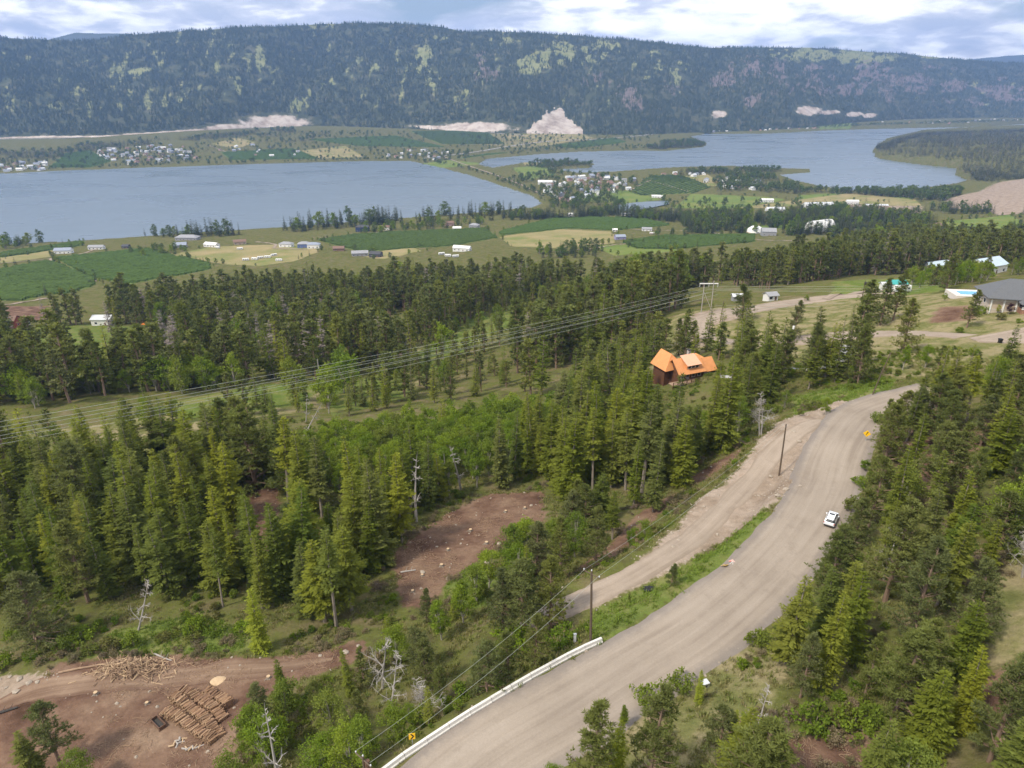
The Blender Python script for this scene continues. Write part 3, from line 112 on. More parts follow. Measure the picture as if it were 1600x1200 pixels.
HOUSES = [(-606.0, 943.3, 29.1, 21, 11, 4.5, 8, 'white', 'bluegrey', 'gable', 'long pale house with blue-grey roof at the corner of the near orchards'), (-585.7, 986.7, 24.8, 20, 9, 3.5, 4, 'white', 'grey', 'gable', 'white house with grey roof beside the orchard lane'), (-546.5, 991.7, 25.6, 9, 8, 3.2, 0, 'dark', 'dark', 'gable', 'small dark house under trees beside the upper orchard'), (-497.9, 1079.1, 19.5, 34, 14, 4, -4, 'grey', 'grey', 'hip', 'wide grey hip-roofed house on the shore bench'), (-466.3, 985.0, 27.9, 16, 12, 4, 15, 'grey', 'bluegrey', 'gable', 'grey house at the left end of the farmyard row'), (-423.4, 987.9, 28.2, 20, 10, 3.5, -20, 'white', 'white', 'gable', 'white-roofed house in the farmyard row'), (-392.7, 1012.5, 26.6, 17, 10, 4, 20, 'tan', 'brown', 'gable', 'tan house with brown roof in the farmyard row'), (-314.0, 975.6, 30.8, 18, 10, 4, -10, 'white', 'grey', 'hip', 'pale grey hip-roofed house left of the blue house'), (-285.7, 963.8, 32.5, 17, 11, 5, 5, 'blue', 'grey', 'hip', 'grey-roofed house with blue walls in the farmyard row'), (-270.7, 957.1, 33.1, 16, 10, 5, 0, 'white', 'bluegrey', 'hip', 'blue-grey hip-roofed house at the corner of the dark orchard'), (-190.0, 871.0, 42.0, 20, 10, 4, 10, 'grey', 'grey', 'gable', 'long grey house at the forest edge below the dark orchard'), (-168.0, 860.2, 42.9, 14, 10, 4, -12, 'dark', 'dark', 'gable', 'dark-roofed house at the forest edge below the dark orchard'), (-227.6, 919.1, 37.9, 14, 9, 3.5, 5, 'brown', 'brown', 'gable', 'low brown house beside the dark orchard'), (-241.9, 1143.3, 19.8, 20, 12, 7, 0, 'navy', 'dark', 'hip', 'two-storey navy house above the dark orchard'), (-207.1, 1152.2, 20.1, 16, 9, 5, 0, 'white', 'brown', 'gable', 'white box house with brown roof above the dark orchard'), (-105.3, 1191.9, 20.1, 14, 10, 5, 25, 'pink', 'brown', 'gable', 'pinkish house with brown roof at the top of the dark orchard'), (-88.0, 1133.4, 24.7, 13, 8, 3, 0, 'white', 'white', 'gable', 'white-roofed house at the upper right corner of the dark orchard'), (-61.2, 1148.5, 24.0, 15, 11, 5, -15, 'grey', 'grey', 'hip', 'grey hip-roofed house right of the dark orchard'), (-63.0, 883.2, 45.0, 22, 9, 4, -18, 'white', 'white', 'gable', 'long white shed at the forest edge right of the dark orchard'), (151.3, 985.8, 39.4, 14, 10, 4, 10, 'lilac', 'bluegrey', 'gable', 'lilac house in the farmyard amid the hay fields'), (208.4, 1092.8, 30.5, 15, 8, 3.5, -8, 'white', 'grey', 'gable', 'grey-roofed open shed above the farmyard'), (316.2, 1295.7, 15.9, 13, 9, 4, 0, 'white', 'white', 'gable', 'white-roofed house by the bare knoll'), (158.4, 1088.5, 30.3, 7, 6, 3, 0, 'white', 'white', 'gable', 'little white cabin above the farmyard'), (109.4, 1327.1, 12.8, 11, 8, 4, 0, 'white', 'white', 'gable', 'white house at the dark tree line by the pond'), (214.3, 1343.7, 11.2, 16, 6, 3, 0, 'white', 'grey', 'gable', 'low grey shed at the dark tree line by the pond'), (84.7, 1848.3, 3.9, 36, 14, 6, -8, 'white', 'white', 'gable', 'long white packing house between the two lakes'), (326.8, 1622.1, 3.5, 24, 10, 3, -10, 'white', 'white', 'gable', 'low white sheds above the pond'), (359.4, 986.9, 44.6, 19, 16, 6, -10, 'grey', 'grey', 'gable', 'grey barn beside the white dome'), (612.0, 1428.8, 11.8, 58, 24, 5, 6, 'white', 'palegrey', 'gable', 'huge pale greenhouse block among the trees'), (506.6, 1375.5, 14.2, 34, 14, 4, 0, 'white', 'palegrey', 'gable', 'pale blue greenhouse at the left of the huge greenhouse block'), (542.3, 1531.7, 7.4, 28, 10, 5, -5, 'white', 'white', 'gable', 'long white barn beyond the left greenhouse'), (710.8, 1500.3, 8.2, 24, 10, 6, -3, 'white', 'white', 'gable', 'tall white barn at the green field edge'), (734.2, 1444.0, 10.6, 44, 9, 4, -3, 'tan', 'palegrey', 'gable', 'long low tan stable at the green field edge'), (585.6, 978.4, 55.1, 15, 12, 5, 20, 'tan', 'brown', 'gable', 'brown-roofed house below the bright green field'), (585.8, 886.0, 62.2, 18, 13, 5, -10, 'white', 'white', 'hip', 'white hip-roofed house below the bright green field'), (466.9, 847.9, 62.1, 20, 6, 3, 0, 'white', 'white', 'gable', 'long white cabin in the right-hand pines'), (458.6, 785.3, 70.2, 14, 5, 2.5, 0, 'white', 'palegrey', 'gable', 'low white shed in the right-hand pines'), (289.6, 459.4, 125.3, 13, 10, 4, -8, 'white', 'paleblue', 'hip', 'pale blue hip-roofed house behind the swimming pool'), (280.8, 460.1, 124.7, 8, 8, 4, -8, 'white', 'paleblue', 'gable', 'small pale gabled wing left of the pale blue house'), (252.7, 366.4, 147.1, 17, 12, 4.5, 25, 'white', 'paleblue', 'gable', 'large pale blue-roofed house behind the grey house'), (173.5, 308.3, 154.2, 6.5, 5, 3, 5, 'dark', 'teal', 'gable', 'teal-roofed shed on the plateau'), (173.9, 319.5, 151.7, 3.4, 3, 2.2, 0, 'white', 'palegrey', 'gable', 'little white hut left of the teal-roofed shed'), (-315.9, 417.9, 99.1, 12, 9, 5, 10, 'red', 'brown', 'gable', 'red barn at the left edge of the green meadow'), (-266.0, 435.9, 95.6, 12, 8, 4, 0, 'white', 'palegrey', 'gable', 'pale roof among pines above the green meadow'), (121.1, 318.2, 146.6, 5, 4.5, 2.6, 15, 'white', 'grey', 'gable', 'white gabled house end behind the power pylon'), (109.0, 329.5, 143.2, 4.5, 3.5, 2.2, 0, 'grey', 'palegrey', 'gable', 'pale shed behind the power pylon')]
CARAVANS = [(-327.5, 857.0, 39.7, 'lone white caravan at the left end of the parked caravans'), (-317.2, 859.2, 40.0, 'white caravan second from the left among the parked caravans'), (-313.2, 868.5, 39.4, 'white caravan in the middle of the parked caravans'), (-305.2, 870.9, 39.7, 'white caravan right of the middle of the parked caravans'), (-304.0, 891.6, 37.4, 'white caravan at the right end of the parked caravans'), (-371.6, 957.6, 31.2, 'white caravan in front of the tan house'), (-408.5, 973.3, 29.6, 'white caravan beside the white-roofed house'), (-281.8, 842.4, 42.3, 'small white caravan alone below the row'), (-86.4, 857.5, 46.7, 'white caravan left of the long white shed'), (-75.1, 819.4, 53.0, 'white caravan below the long white shed'), (-65.5, 811.8, 54.0, 'white caravan right below the long white shed'), (-311.7, 428.3, 97.7, 'white caravan beside the red barn'), (207.9, 1048.5, 34.3, 'red and white tent-like caravan above the farmyard'), (166.1, 292.2, 158.2, 'white caravan in front of the teal-roofed shed')]
ROAD_MAIN = [(-8.7, 40.36, 181.98), (-7.66, 41.4, 182.09), (-6.63, 42.45, 182.19), (-5.61, 43.5, 182.27), (-4.57, 44.54, 182.34), (-3.49, 45.54, 182.41), (-2.37, 46.49, 182.48), (-1.21, 47.35, 182.56), (-0.03, 48.13, 182.65), (1.19, 48.87, 182.73), (2.44, 49.63, 182.78), (3.73, 50.43, 182.81), (5.06, 51.34, 182.79), (6.45, 52.36, 182.74), (7.89, 53.46, 182.65), (9.38, 54.62, 182.54), (10.88, 55.8, 182.43), (12.37, 56.97, 182.33), (13.83, 58.09, 182.25), (15.25, 59.13, 182.2), (16.63, 60.11, 182.17), (18.01, 61.08, 182.17), (19.4, 62.08, 182.17), (20.83, 63.17, 182.17), (22.31, 64.38, 182.16), (23.88, 65.75, 182.13), (25.53, 67.25, 182.08), (27.21, 68.82, 182.01), (28.89, 70.44, 181.94), (30.53, 72.07, 181.87), (32.1, 73.66, 181.82), (33.59, 75.21, 181.79), (35.04, 76.75, 181.79), (36.45, 78.3, 181.82), (37.83, 79.87, 181.86), (39.19, 81.47, 181.92), (40.54, 83.11, 181.96), (41.89, 84.82, 181.99), (43.24, 86.59, 181.99), (44.57, 88.39, 181.96), (45.85, 90.19, 181.92), (47.07, 91.95, 181.88), (48.2, 93.64, 181.85), (49.23, 95.26, 181.85), (50.16, 96.85, 181.88), (51.03, 98.4, 181.95), (51.86, 99.91, 182.03), (52.7, 101.39, 182.14), (53.57, 102.84, 182.26), (54.43, 104.2, 182.39), (55.24, 105.48, 182.51), (56.05, 106.71, 182.62), (56.91, 107.98, 182.7), (57.86, 109.33, 182.74), (58.95, 110.83, 182.73), (60.22, 112.57, 182.66), (61.64, 114.52, 182.52), (63.14, 116.56, 182.33), (64.7, 118.56, 182.11), (66.25, 120.41, 181.9), (67.75, 121.99, 181.72), (69.18, 123.27, 181.59), (70.58, 124.33, 181.51), (71.97, 125.25, 181.48), (73.39, 126.06, 181.48), (74.89, 126.85, 181.51), (76.49, 127.65, 181.56), (78.22, 128.45, 181.62), (80.06, 129.2, 181.69), (81.96, 129.92, 181.76), (83.9, 130.61, 181.84), (85.84, 131.31, 181.91), (87.75, 132.02, 181.98)]
TRACK = [(-0.8, 68.67, 175.82), (-0.05, 69.08, 175.99), (0.72, 69.5, 176.18), (1.49, 69.93, 176.36), (2.24, 70.34, 176.56), (2.98, 70.72, 176.76), (3.68, 71.05, 176.96), (4.34, 71.32, 177.17), (4.96, 71.53, 177.38), (5.56, 71.72, 177.6), (6.16, 71.89, 177.81), (6.77, 72.08, 178.02), (7.42, 72.31, 178.23), (8.08, 72.56, 178.43), (8.76, 72.8, 178.62), (9.44, 73.05, 178.78), (10.15, 73.34, 178.9), (10.9, 73.69, 179.0), (11.7, 74.11, 179.06), (12.56, 74.61, 179.09), (13.46, 75.18, 179.1), (14.4, 75.8, 179.11), (15.37, 76.47, 179.11), (16.36, 77.18, 179.13), (17.36, 77.92, 179.14), (18.38, 78.7, 179.17), (19.42, 79.51, 179.19), (20.49, 80.36, 179.2), (21.56, 81.25, 179.19), (22.64, 82.2, 179.15), (23.71, 83.2, 179.09), (24.78, 84.27, 179.01), (25.86, 85.42, 178.92), (26.95, 86.61, 178.86), (28.03, 87.83, 178.81), (29.1, 89.06, 178.78), (30.15, 90.29, 178.78), (31.19, 91.52, 178.77), (32.22, 92.77, 178.77), (33.24, 94.03, 178.75), (34.25, 95.29, 178.72), (35.25, 96.54, 178.69), (36.24, 97.75, 178.66), (37.22, 98.93, 178.65), (38.2, 100.09, 178.67), (39.17, 101.23, 178.72), (40.13, 102.36, 178.8), (41.07, 103.48, 178.92), (42.01, 104.59, 179.06), (42.92, 105.72, 179.23), (43.81, 106.84, 179.4), (44.69, 107.96, 179.6), (45.57, 109.05, 179.79), (46.45, 110.1, 179.99), (47.36, 111.09, 180.19), (48.28, 112.0, 180.39), (49.2, 112.84, 180.58), (50.14, 113.64, 180.76), (51.09, 114.42, 180.93), (52.05, 115.21, 181.07), (53.04, 116.03, 181.18), (54.05, 116.89, 181.25), (55.09, 117.75, 181.27), (56.15, 118.63, 181.25), (57.22, 119.51, 181.18), (58.28, 120.39, 181.07), (59.34, 121.27, 180.96)]
UPPER = [(146.77, 170.79, 182.76), (143.97, 170.58, 182.29), (141.03, 170.3, 181.84), (138.08, 170.02, 181.42), (135.28, 169.81, 181.03), (132.73, 169.76, 180.69), (130.59, 169.92, 180.39), (128.9, 170.31, 180.12), (127.59, 170.87, 179.88), (126.54, 171.57, 179.64), (125.64, 172.4, 179.39), (124.81, 173.35, 179.12), (123.93, 174.4, 178.83), (123.05, 175.59, 178.51), (122.26, 176.93, 178.17), (121.52, 178.39, 177.8), (120.82, 179.92, 177.41), (120.1, 181.49, 177.01), (119.35, 183.05, 176.6), (118.63, 184.61, 176.18), (117.99, 186.2, 175.73), (117.34, 187.83, 175.27), (116.61, 189.49, 174.77), (115.7, 191.18, 174.22), (114.54, 192.9, 173.62), (113.12, 194.76, 172.97), (111.48, 196.77, 172.26), (109.67, 198.82, 171.52), (107.74, 200.77, 170.77), (105.72, 202.5, 170.04), (103.64, 203.88, 169.35), (101.44, 204.83, 168.72), (99.06, 205.46, 168.15), (96.59, 205.86, 167.66), (94.12, 206.16, 167.24), (91.75, 206.45, 166.86), (89.56, 206.86, 166.53), (87.53, 207.23, 166.23), (85.59, 207.44, 165.92), (83.74, 207.65, 165.6), (82.0, 208.03, 165.23), (80.38, 208.74, 164.8), (78.89, 209.94, 164.29), (77.54, 211.68, 163.69), (76.33, 213.84, 163.01), (75.24, 216.33, 162.27), (74.25, 219.07, 161.48), (73.35, 221.96, 160.67), (72.52, 224.92, 159.85), (71.73, 228.09, 159.05), (70.99, 231.55, 158.28), (70.34, 235.16, 157.57), (69.82, 238.8, 156.93), (69.49, 242.31, 156.38), (69.38, 245.56, 155.92), (69.48, 248.6, 155.55), (69.75, 251.56, 155.26), (70.2, 254.39, 155.04), (70.84, 257.06, 154.88), (71.69, 259.53, 154.79), (72.74, 261.75, 154.76), (74.06, 263.67, 154.79), (75.65, 265.31, 154.85), (77.45, 266.75, 154.93), (79.36, 268.06, 155.02), (81.34, 269.31, 155.1), (83.29, 270.59, 155.15), (85.11, 271.7, 155.17), (86.84, 272.56, 155.15), (88.62, 273.36, 155.08), (90.6, 274.32, 154.93), (92.91, 275.63, 154.7), (95.72, 277.51, 154.37), (99.16, 280.23, 153.93), (103.15, 283.69, 153.42), (107.48, 287.5, 152.87), (111.94, 291.3, 152.35), (116.32, 294.7, 151.91), (120.41, 297.33, 151.59), (124.23, 299.3, 151.41), (127.93, 300.95, 151.36), (131.56, 302.2, 151.46), (135.13, 302.99, 151.69), (138.66, 303.26, 152.06), (142.19, 302.96, 152.58), (145.7, 301.87, 153.25), (149.16, 300.0, 154.05), (152.58, 297.62, 154.99), (155.99, 294.98, 156.01), (159.4, 292.34, 157.1), (162.83, 289.95, 158.22)]
DRIVE = [(96.62, 190.71, 170.66), (95.7, 188.87, 170.96), (94.79, 187.01, 171.26), (93.89, 185.15, 171.55), (92.97, 183.31, 171.84), (92.0, 181.52, 172.11), (90.98, 179.79, 172.36), (89.89, 178.08, 172.59), (88.73, 176.34, 172.8), (87.53, 174.66, 172.98), (86.32, 173.08, 173.13), (85.11, 171.69, 173.24), (83.93, 170.54, 173.3), (82.78, 169.58, 173.32), (81.61, 168.73, 173.28), (80.46, 168.07, 173.19), (79.32, 167.65, 173.03), (78.22, 167.54, 172.8), (77.16, 167.8, 172.49), (76.18, 168.64, 172.1), (75.28, 170.04, 171.64), (74.41, 171.75, 171.14), (73.52, 173.51, 170.63), (72.57, 175.07, 170.13), (71.5, 176.18, 169.66), (70.29, 176.77, 169.23), (68.97, 177.04, 168.83), (67.59, 177.11, 168.46), (66.18, 177.1, 168.1), (64.81, 177.12, 167.75), (63.51, 177.29, 167.4), (62.29, 177.61, 167.05), (61.11, 177.98, 166.69), (59.96, 178.39, 166.34), (58.83, 178.81, 166.0), (57.69, 179.23, 165.65), (56.54, 179.64, 165.3)]
DRIVE2 = [(119.78, 172.98, 178.7), (121.1, 173.37, 178.77), (122.4, 173.77, 178.85), (123.7, 174.17, 178.92), (125.02, 174.56, 178.99), (126.39, 174.96, 179.06), (127.83, 175.36, 179.15), (129.36, 175.75, 179.25), (130.95, 176.14, 179.37), (132.59, 176.54, 179.52), (134.26, 176.93, 179.69), (135.92, 177.32, 179.88), (137.56, 177.72, 180.08)]
LANES = [('gravel_lane', 3, [(-591.8, 997.8), (-588.4, 986.4), (-584.6, 974.8), (-581.0, 963.3), (-578.3, 952.0), (-576.9, 941.0), (-578.7, 931.0), (-583.3, 921.8), (-588.0, 912.6), (-590.3, 902.1), (-587.7, 889.4), (-578.4, 873.0), (-564.1, 853.8), (-547.4, 833.6), (-531.0, 814.5), (-517.5, 798.6), (-507.3, 786.4), (-498.8, 776.7), (-491.1, 768.4), (-483.4, 760.4), (-474.8, 751.5), (-465.2, 741.8), (-455.2, 731.9), (-444.9, 721.9), (-434.5, 711.9), (-424.3, 702.0)]), ('gravel_lane', 2.5, [(-587.7, 889.4), (-594.3, 880.1), (-600.9, 870.8), (-607.5, 861.5), (-614.1, 852.2), (-620.7, 843.0)]), ('farm_road', 4, [(74.6, 859.3), (80.4, 864.4), (85.7, 869.0), (91.3, 873.8), (97.6, 879.6), (105.2, 886.8), (114.8, 896.4), (126.1, 907.8), (138.0, 920.0), (149.2, 931.8), (158.6, 942.0), (165.8, 950.5), (171.6, 958.0), (176.6, 964.8), (181.4, 971.5), (186.6, 978.5)]), ('farm_road', 3, [(164.5, 951.9), (171.1, 934.7), (177.7, 917.4), (184.3, 900.1), (190.9, 882.9), (197.5, 865.6)]), ('farm_road', 3.5, [(187.3, 1121.5), (193.0, 1117.5), (198.0, 1113.6), (203.3, 1109.7), (209.9, 1105.3), (218.7, 1100.2), (230.7, 1095.3), (245.5, 1091.1), (261.2, 1085.7), (276.2, 1077.4), (288.8, 1064.7), (298.1, 1044.8), (305.2, 1018.8), (311.5, 990.8), (318.0, 964.9), (326.0, 945.0), (335.9, 932.7), (346.6, 925.1), (357.9, 920.3), (369.4, 916.1), (380.6, 910.6)]), ('highway', 9, [(-308.1, 2532.9), (-274.8, 2577.0), (-241.1, 2620.8), (-207.6, 2664.8), (-174.8, 2709.4), (-143.2, 2755.3), (-113.5, 2803.4), (-85.4, 2853.6), (-57.8, 2904.0), (-29.7, 2953.1), (0.0, 2999.1), (30.4, 3041.5), (60.8, 3081.6), (92.5, 3119.9), (126.8, 3157.3), (165.0, 3194.3), (208.9, 3230.5), (257.5, 3265.4), (308.3, 3299.8), (358.6, 3334.6), (405.8, 3370.9), (450.0, 3408.9), (493.1, 3448.1), (534.7, 3487.9), (574.5, 3527.8), (612.4, 3567.2), (647.6, 3607.1), (680.3, 3648.0), (711.6, 3688.3), (742.4, 3726.5), (773.8, 3761.2), (803.3, 3790.7), (830.1, 3815.8), (858.2, 3839.3), (891.4, 3863.7), (933.5, 3891.7), (987.2, 3923.9), (1049.8, 3958.7), (1117.6, 3994.9), (1186.6, 4031.5), (1253.1, 4067.3)]), ('lane', 5, [(-250.1, 2620.1), (-223.4, 2545.2), (-196.5, 2469.6), (-169.7, 2394.3), (-143.4, 2320.5), (-117.8, 2249.3), (-92.6, 2180.1), (-67.6, 2112.4), (-43.3, 2046.7), (-20.5, 1983.6), (0.0, 1923.7), (17.6, 1868.2), (32.7, 1816.6), (46.5, 1767.3), (59.9, 1718.6), (73.9, 1668.7)]), ('vineyard_lane', 4, [(282.6, 1728.5), (291.3, 1744.2), (299.8, 1759.5), (308.4, 1775.0), (317.3, 1791.2), (326.6, 1808.8), (336.3, 1828.1), (346.5, 1848.7), (356.9, 1870.1), (367.4, 1891.7), (377.7, 1912.9)]), ('vineyard_lane', 4, [(344.5, 1866.7), (353.2, 1843.0), (362.1, 1818.4), (370.9, 1794.3), (379.2, 1772.0), (386.6, 1752.8), (392.8, 1737.7), (398.0, 1725.7), (402.8, 1715.6), (407.4, 1705.9), (412.3, 1695.3)]), ('farm_road', 3.5, [(-276.7, 946.8), (-286.7, 949.0), (-297.3, 950.7), (-307.6, 952.7), (-316.8, 955.6), (-324.2, 960.3), (-328.8, 967.4), (-331.1, 976.3), (-332.5, 986.1), (-334.6, 996.0), (-338.6, 1004.9), (-345.0, 1012.8), (-352.8, 1020.2), (-361.5, 1027.3), (-370.4, 1034.4), (-378.8, 1041.7)]), ('farm_road', 3, [(-291.5, 1071.0), (-284.5, 1073.0), (-277.8, 1074.4), (-270.9, 1076.1), (-263.5, 1078.9), (-255.3, 1083.6), (-246.1, 1090.9), (-236.1, 1100.1), (-225.5, 1110.4), (-214.9, 1121.0), (-204.5, 1131.0)]), ('gravel_lane', 3, [(-1191.7, 2908.0), (-1166.7, 2874.6), (-1141.9, 2842.1), (-1117.0, 2809.1), (-1091.7, 2774.4), (-1065.7, 2736.5), (-1038.7, 2694.5), (-1010.9, 2649.4), (-982.7, 2602.4), (-954.5, 2555.0), (-926.4, 2508.5)]), ('highway', 10, [(-2241.1, 3029.6), (-2157.8, 3033.6), (-2070.5, 3034.5), (-1985.2, 3037.0), (-1907.8, 3045.6), (-1844.3, 3065.1), (-1799.0, 3099.4), (-1768.0, 3145.4), (-1744.7, 3197.2), (-1722.4, 3248.8), (-1694.4, 3294.2), (-1661.9, 3333.3), (-1629.3, 3370.0), (-1595.0, 3404.6), (-1557.2, 3437.6), (-1514.2, 3469.3), (-1463.9, 3497.2), (-1407.3, 3521.0), (-1347.8, 3544.5), (-1288.6, 3571.6), (-1233.2, 3606.0), (-1181.2, 3653.8), (-1130.6, 3712.4), (-1081.6, 3772.8), (-1034.3, 3825.8), (-988.9, 3862.2), (-947.6, 3879.6), (-910.0, 3884.1), (-873.3, 3879.3), (-834.4, 3868.8), (-790.2, 3856.4), (-741.4, 3840.5), (-689.8, 3818.9), (-634.7, 3793.5), (-575.6, 3766.4), (-511.5, 3739.5), (-437.6, 3712.2), (-354.2, 3683.1), (-269.0, 3653.3), (-189.5, 3623.8), (-123.3, 3595.6), (-73.5, 3569.1), (-35.3, 3543.4), (-3.7, 3518.2), (26.3, 3493.2), (59.5, 3467.9)]), ('gravel_lane', 3, [(-430.3, 530.7), (-423.5, 529.8), (-416.3, 528.6), (-409.2, 527.6), (-403.1, 527.3), (-398.6, 528.6), (-396.1, 531.8), (-395.3, 536.5), (-395.3, 542.1), (-395.5, 547.7), (-395.1, 552.6), (-394.1, 556.8), (-393.0, 560.8), (-391.8, 564.6), (-390.6, 568.4), (-389.5, 572.3)]), ('farm_road', 3, [(138.8, 301.5), (143.5, 305.4), (148.5, 309.7), (153.3, 313.8), (157.7, 317.1), (161.3, 319.1), (163.9, 319.5), (165.7, 318.5), (167.1, 316.7), (168.3, 314.8), (169.8, 313.2)]), ('highway', 9, [(1253.1, 4067.3), (1345.9, 4125.5), (1439.1, 4181.8), (1532.1, 4239.0), (1624.5, 4300.0), (1715.9, 4367.4), (1805.2, 4446.1), (1892.8, 4534.2), (1980.2, 4624.5), (2068.9, 4710.1), (2160.5, 4783.9), (2257.8, 4846.5), (2359.7, 4902.7), (2462.1, 4951.4), (2560.6, 4991.8), (2650.8, 5023.1), (2729.4, 5041.9), (2799.1, 5048.8), (2865.2, 5048.8), (2932.8, 5046.7), (3007.2, 5047.5), (3089.7, 5050.9), (3176.7, 5053.7), (3266.4, 5056.1), (3356.8, 5058.5), (3445.8, 5061.1)])]
HILL_BASE = [(-2938.0, 2790.0, 24.0), (-2493.0, 2893.0, 25.0), (-2114.0, 3074.0, 32.0), (-1740.0, 3117.0, 34.0), (-1472.0, 3439.0, 41.0), (-1197.0, 3688.0, 44.0), (-977.0, 3814.0, 43.0), (-574.0, 3729.0, 36.0), (-185.0, 3608.0, 25.0), (93.0, 3602.0, 20.0), (402.0, 3601.0, 14.0), (626.0, 3646.0, 11.0), (920.0, 3836.0, 8.0), (1304.0, 4009.0, 8.0), (1729.0, 4305.0, 11.0), (2165.0, 4705.0, 16.0), (2736.0, 5104.0, 18.0), (3251.0, 5309.0, 17.0), (3702.0, 5308.0, 17.0), (4079.0, 4991.0, 19.0), (4519.0, 4610.0, 21.0)]
HILL_CREST = [(-3921.0, 3900.0, 365.0), (-3326.0, 4057.0, 419.0), (-2742.0, 4200.0, 468.0), (-2587.0, 4278.0, 460.0), (-2335.0, 4395.0, 463.0), (-2182.0, 4460.0, 489.0), (-1867.0, 4590.0, 523.0), (-1533.0, 4720.0, 552.0), (-1180.0, 4850.0, 574.0), (-945.0, 4860.0, 582.0), (-632.0, 4873.0, 576.0), (-436.0, 4882.0, 559.0), (-278.0, 4888.0, 538.0), (0.0, 4900.0, 538.0), (242.0, 4960.0, 528.0), (618.0, 5050.0, 511.0), (1054.0, 5150.0, 478.0), (1280.0, 5200.0, 461.0), (1713.0, 5493.0, 470.0), (2245.0, 5823.0, 488.0), (2765.0, 6117.0, 473.0), (3233.0, 6336.0, 462.0), (3680.0, 6464.0, 428.0), (4140.0, 6591.0, 407.0), (4749.0, 6755.0, 396.0), (5533.0, 6955.0, 369.0), (6972.0, 7300.0, 343.0)]
RIDGES = [[(-6308, 7000, 559), (-4925, 7000, 579), (-4233, 7000, 600), (-3953, 7000, 620), (-3886, 7000, 661), (-3759, 7000, 666), (-3420, 7000, 656), (-3079, 7000, 651), (-2685, 7000, 620), (-2179, 7000, 559)], [(4525, 9400, 386), (5282, 9400, 479), (5735, 9400, 528), (5960, 9400, 556), (6188, 9400, 570), (6644, 9400, 598), (7426, 9400, 570), (8526, 9400, 528)]]
SPOT = {'suv': (45.86, 85.46, 181.92), 'suv_ahead': (48.89, 89.95, 181.83), 'house': (46.88, 181.22, 162.7), 'house_right': (54.57, 185.29, 163.94), 'house_up': (46.68, 207.54, 156.99), 'greyhouse': (143.29, 191.38, 179.67), 'pool': (151.89, 225.46, 175.76), 'hframe_l': (76.73, 273.92, 154.73), 'hframe_r': (80.26, 273.69, 155.07), 'pole_track': (45.07, 103.27, 179.17), 'pole_road': (8.85, 61.48, 182.26), 'pole_thin': (73.48, 131.55, 181.47), 'pole_small': (81.6, 196.19, 167.46), 'pole_up': (79.85, 258.16, 155.8), 'pole_mid': (-66.09, 223.45, 139.37), 'pole_plateau': (142.99, 278.57, 158.19), 'chevron': (-9.41, 47.98, 182.2), 'diamond': (61.48, 108.86, 182.67), 'barricade': (27.58, 75.81, 181.8), 'barricade2': (29.05, 76.53, 181.76), 'tarp': (17.97, 74.09, 179.14), 'bin': (123.34, 167.98, 179.61), 'crate': (-42.01, 61.19, 169.88), 'slash': (-50.7, 71.32, 168.07), 'log': (-56.72, 72.09, 167.86), 'whitelog': (-47.8, 74.09, 167.59), 'stump': (-37.32, 67.84, 169.87), 'junk': (-38.17, 58.21, 170.48), 'junk2': (-35.96, 56.69, 171.09), 'utility_box': (7.11, 61.99, 181.78), 'greybox': (20.02, 55.19, 182.15), 'blacklog': (-63.43, 65.19, 167.5), 'heap': (-57.0, 56.59, 168.89), 'dome': (353.95, 1026.85, 40.37), 'quonset': (442.83, 1012.0, 45.08), 'tent': (206.24, 1039.81, 35.04), 'orange_canopy': (-229.98, 424.18, 98.25), 'clearing_branch': (-16.55, 91.69, 168.36)}
STACKS = [[(-42.13, 62.75, 169.79), (-40.35, 62.1, 169.9), (-38.12, 60.63, 170.32), (-35.73, 58.71, 170.91), (-33.49, 57.12, 171.78)], [(-42.16, 65.15, 169.49), (-40.11, 64.16, 169.72), (-37.51, 62.23, 170.17), (-35.08, 59.88, 170.97), (-33.03, 57.79, 171.79)], [(-41.78, 66.53, 169.18), (-39.84, 65.7, 169.53), (-37.53, 64.11, 169.98), (-35.46, 62.25, 170.56), (-33.76, 60.49, 171.3)], [(-38.37, 66.11, 169.74), (-36.85, 65.22, 170.04), (-35.15, 63.84, 170.48), (-34.13, 62.86, 170.72)]]
STUMPS = [(-14.1, 90.12, 168.72), (-10.81, 98.41, 167.48), (-7.45, 105.73, 166.24), (-1.2, 111.75, 166.32), (2.4, 112.52, 166.53), (-11.38, 93.2, 168.19), (-15.01, 85.69, 169.24), (-58.36, 63.78, 168.21), (-52.91, 66.95, 168.52), (-30.57, 66.95, 171.22), (-45.12, 64.63, 169.4), (-4.36, 99.69, 167.86)]
BARRIER = [(-13.67, 43.37, 181.89), (-11.11, 46.03, 182.08), (-8.5, 48.06, 182.27), (-5.04, 50.83, 182.44), (-1.3, 53.44, 182.68), (2.7, 56.38, 182.7), (7.04, 59.68, 182.41), (9.7, 61.4, 182.24), (11.49, 62.37, 182.17)]
POND = [(216.0, 1498.0), (253.0, 1534.0), (290.0, 1551.0), (338.0, 1566.0), (333.0, 1522.0), (289.0, 1474.0), (244.0, 1436.0), (218.0, 1435.0)]
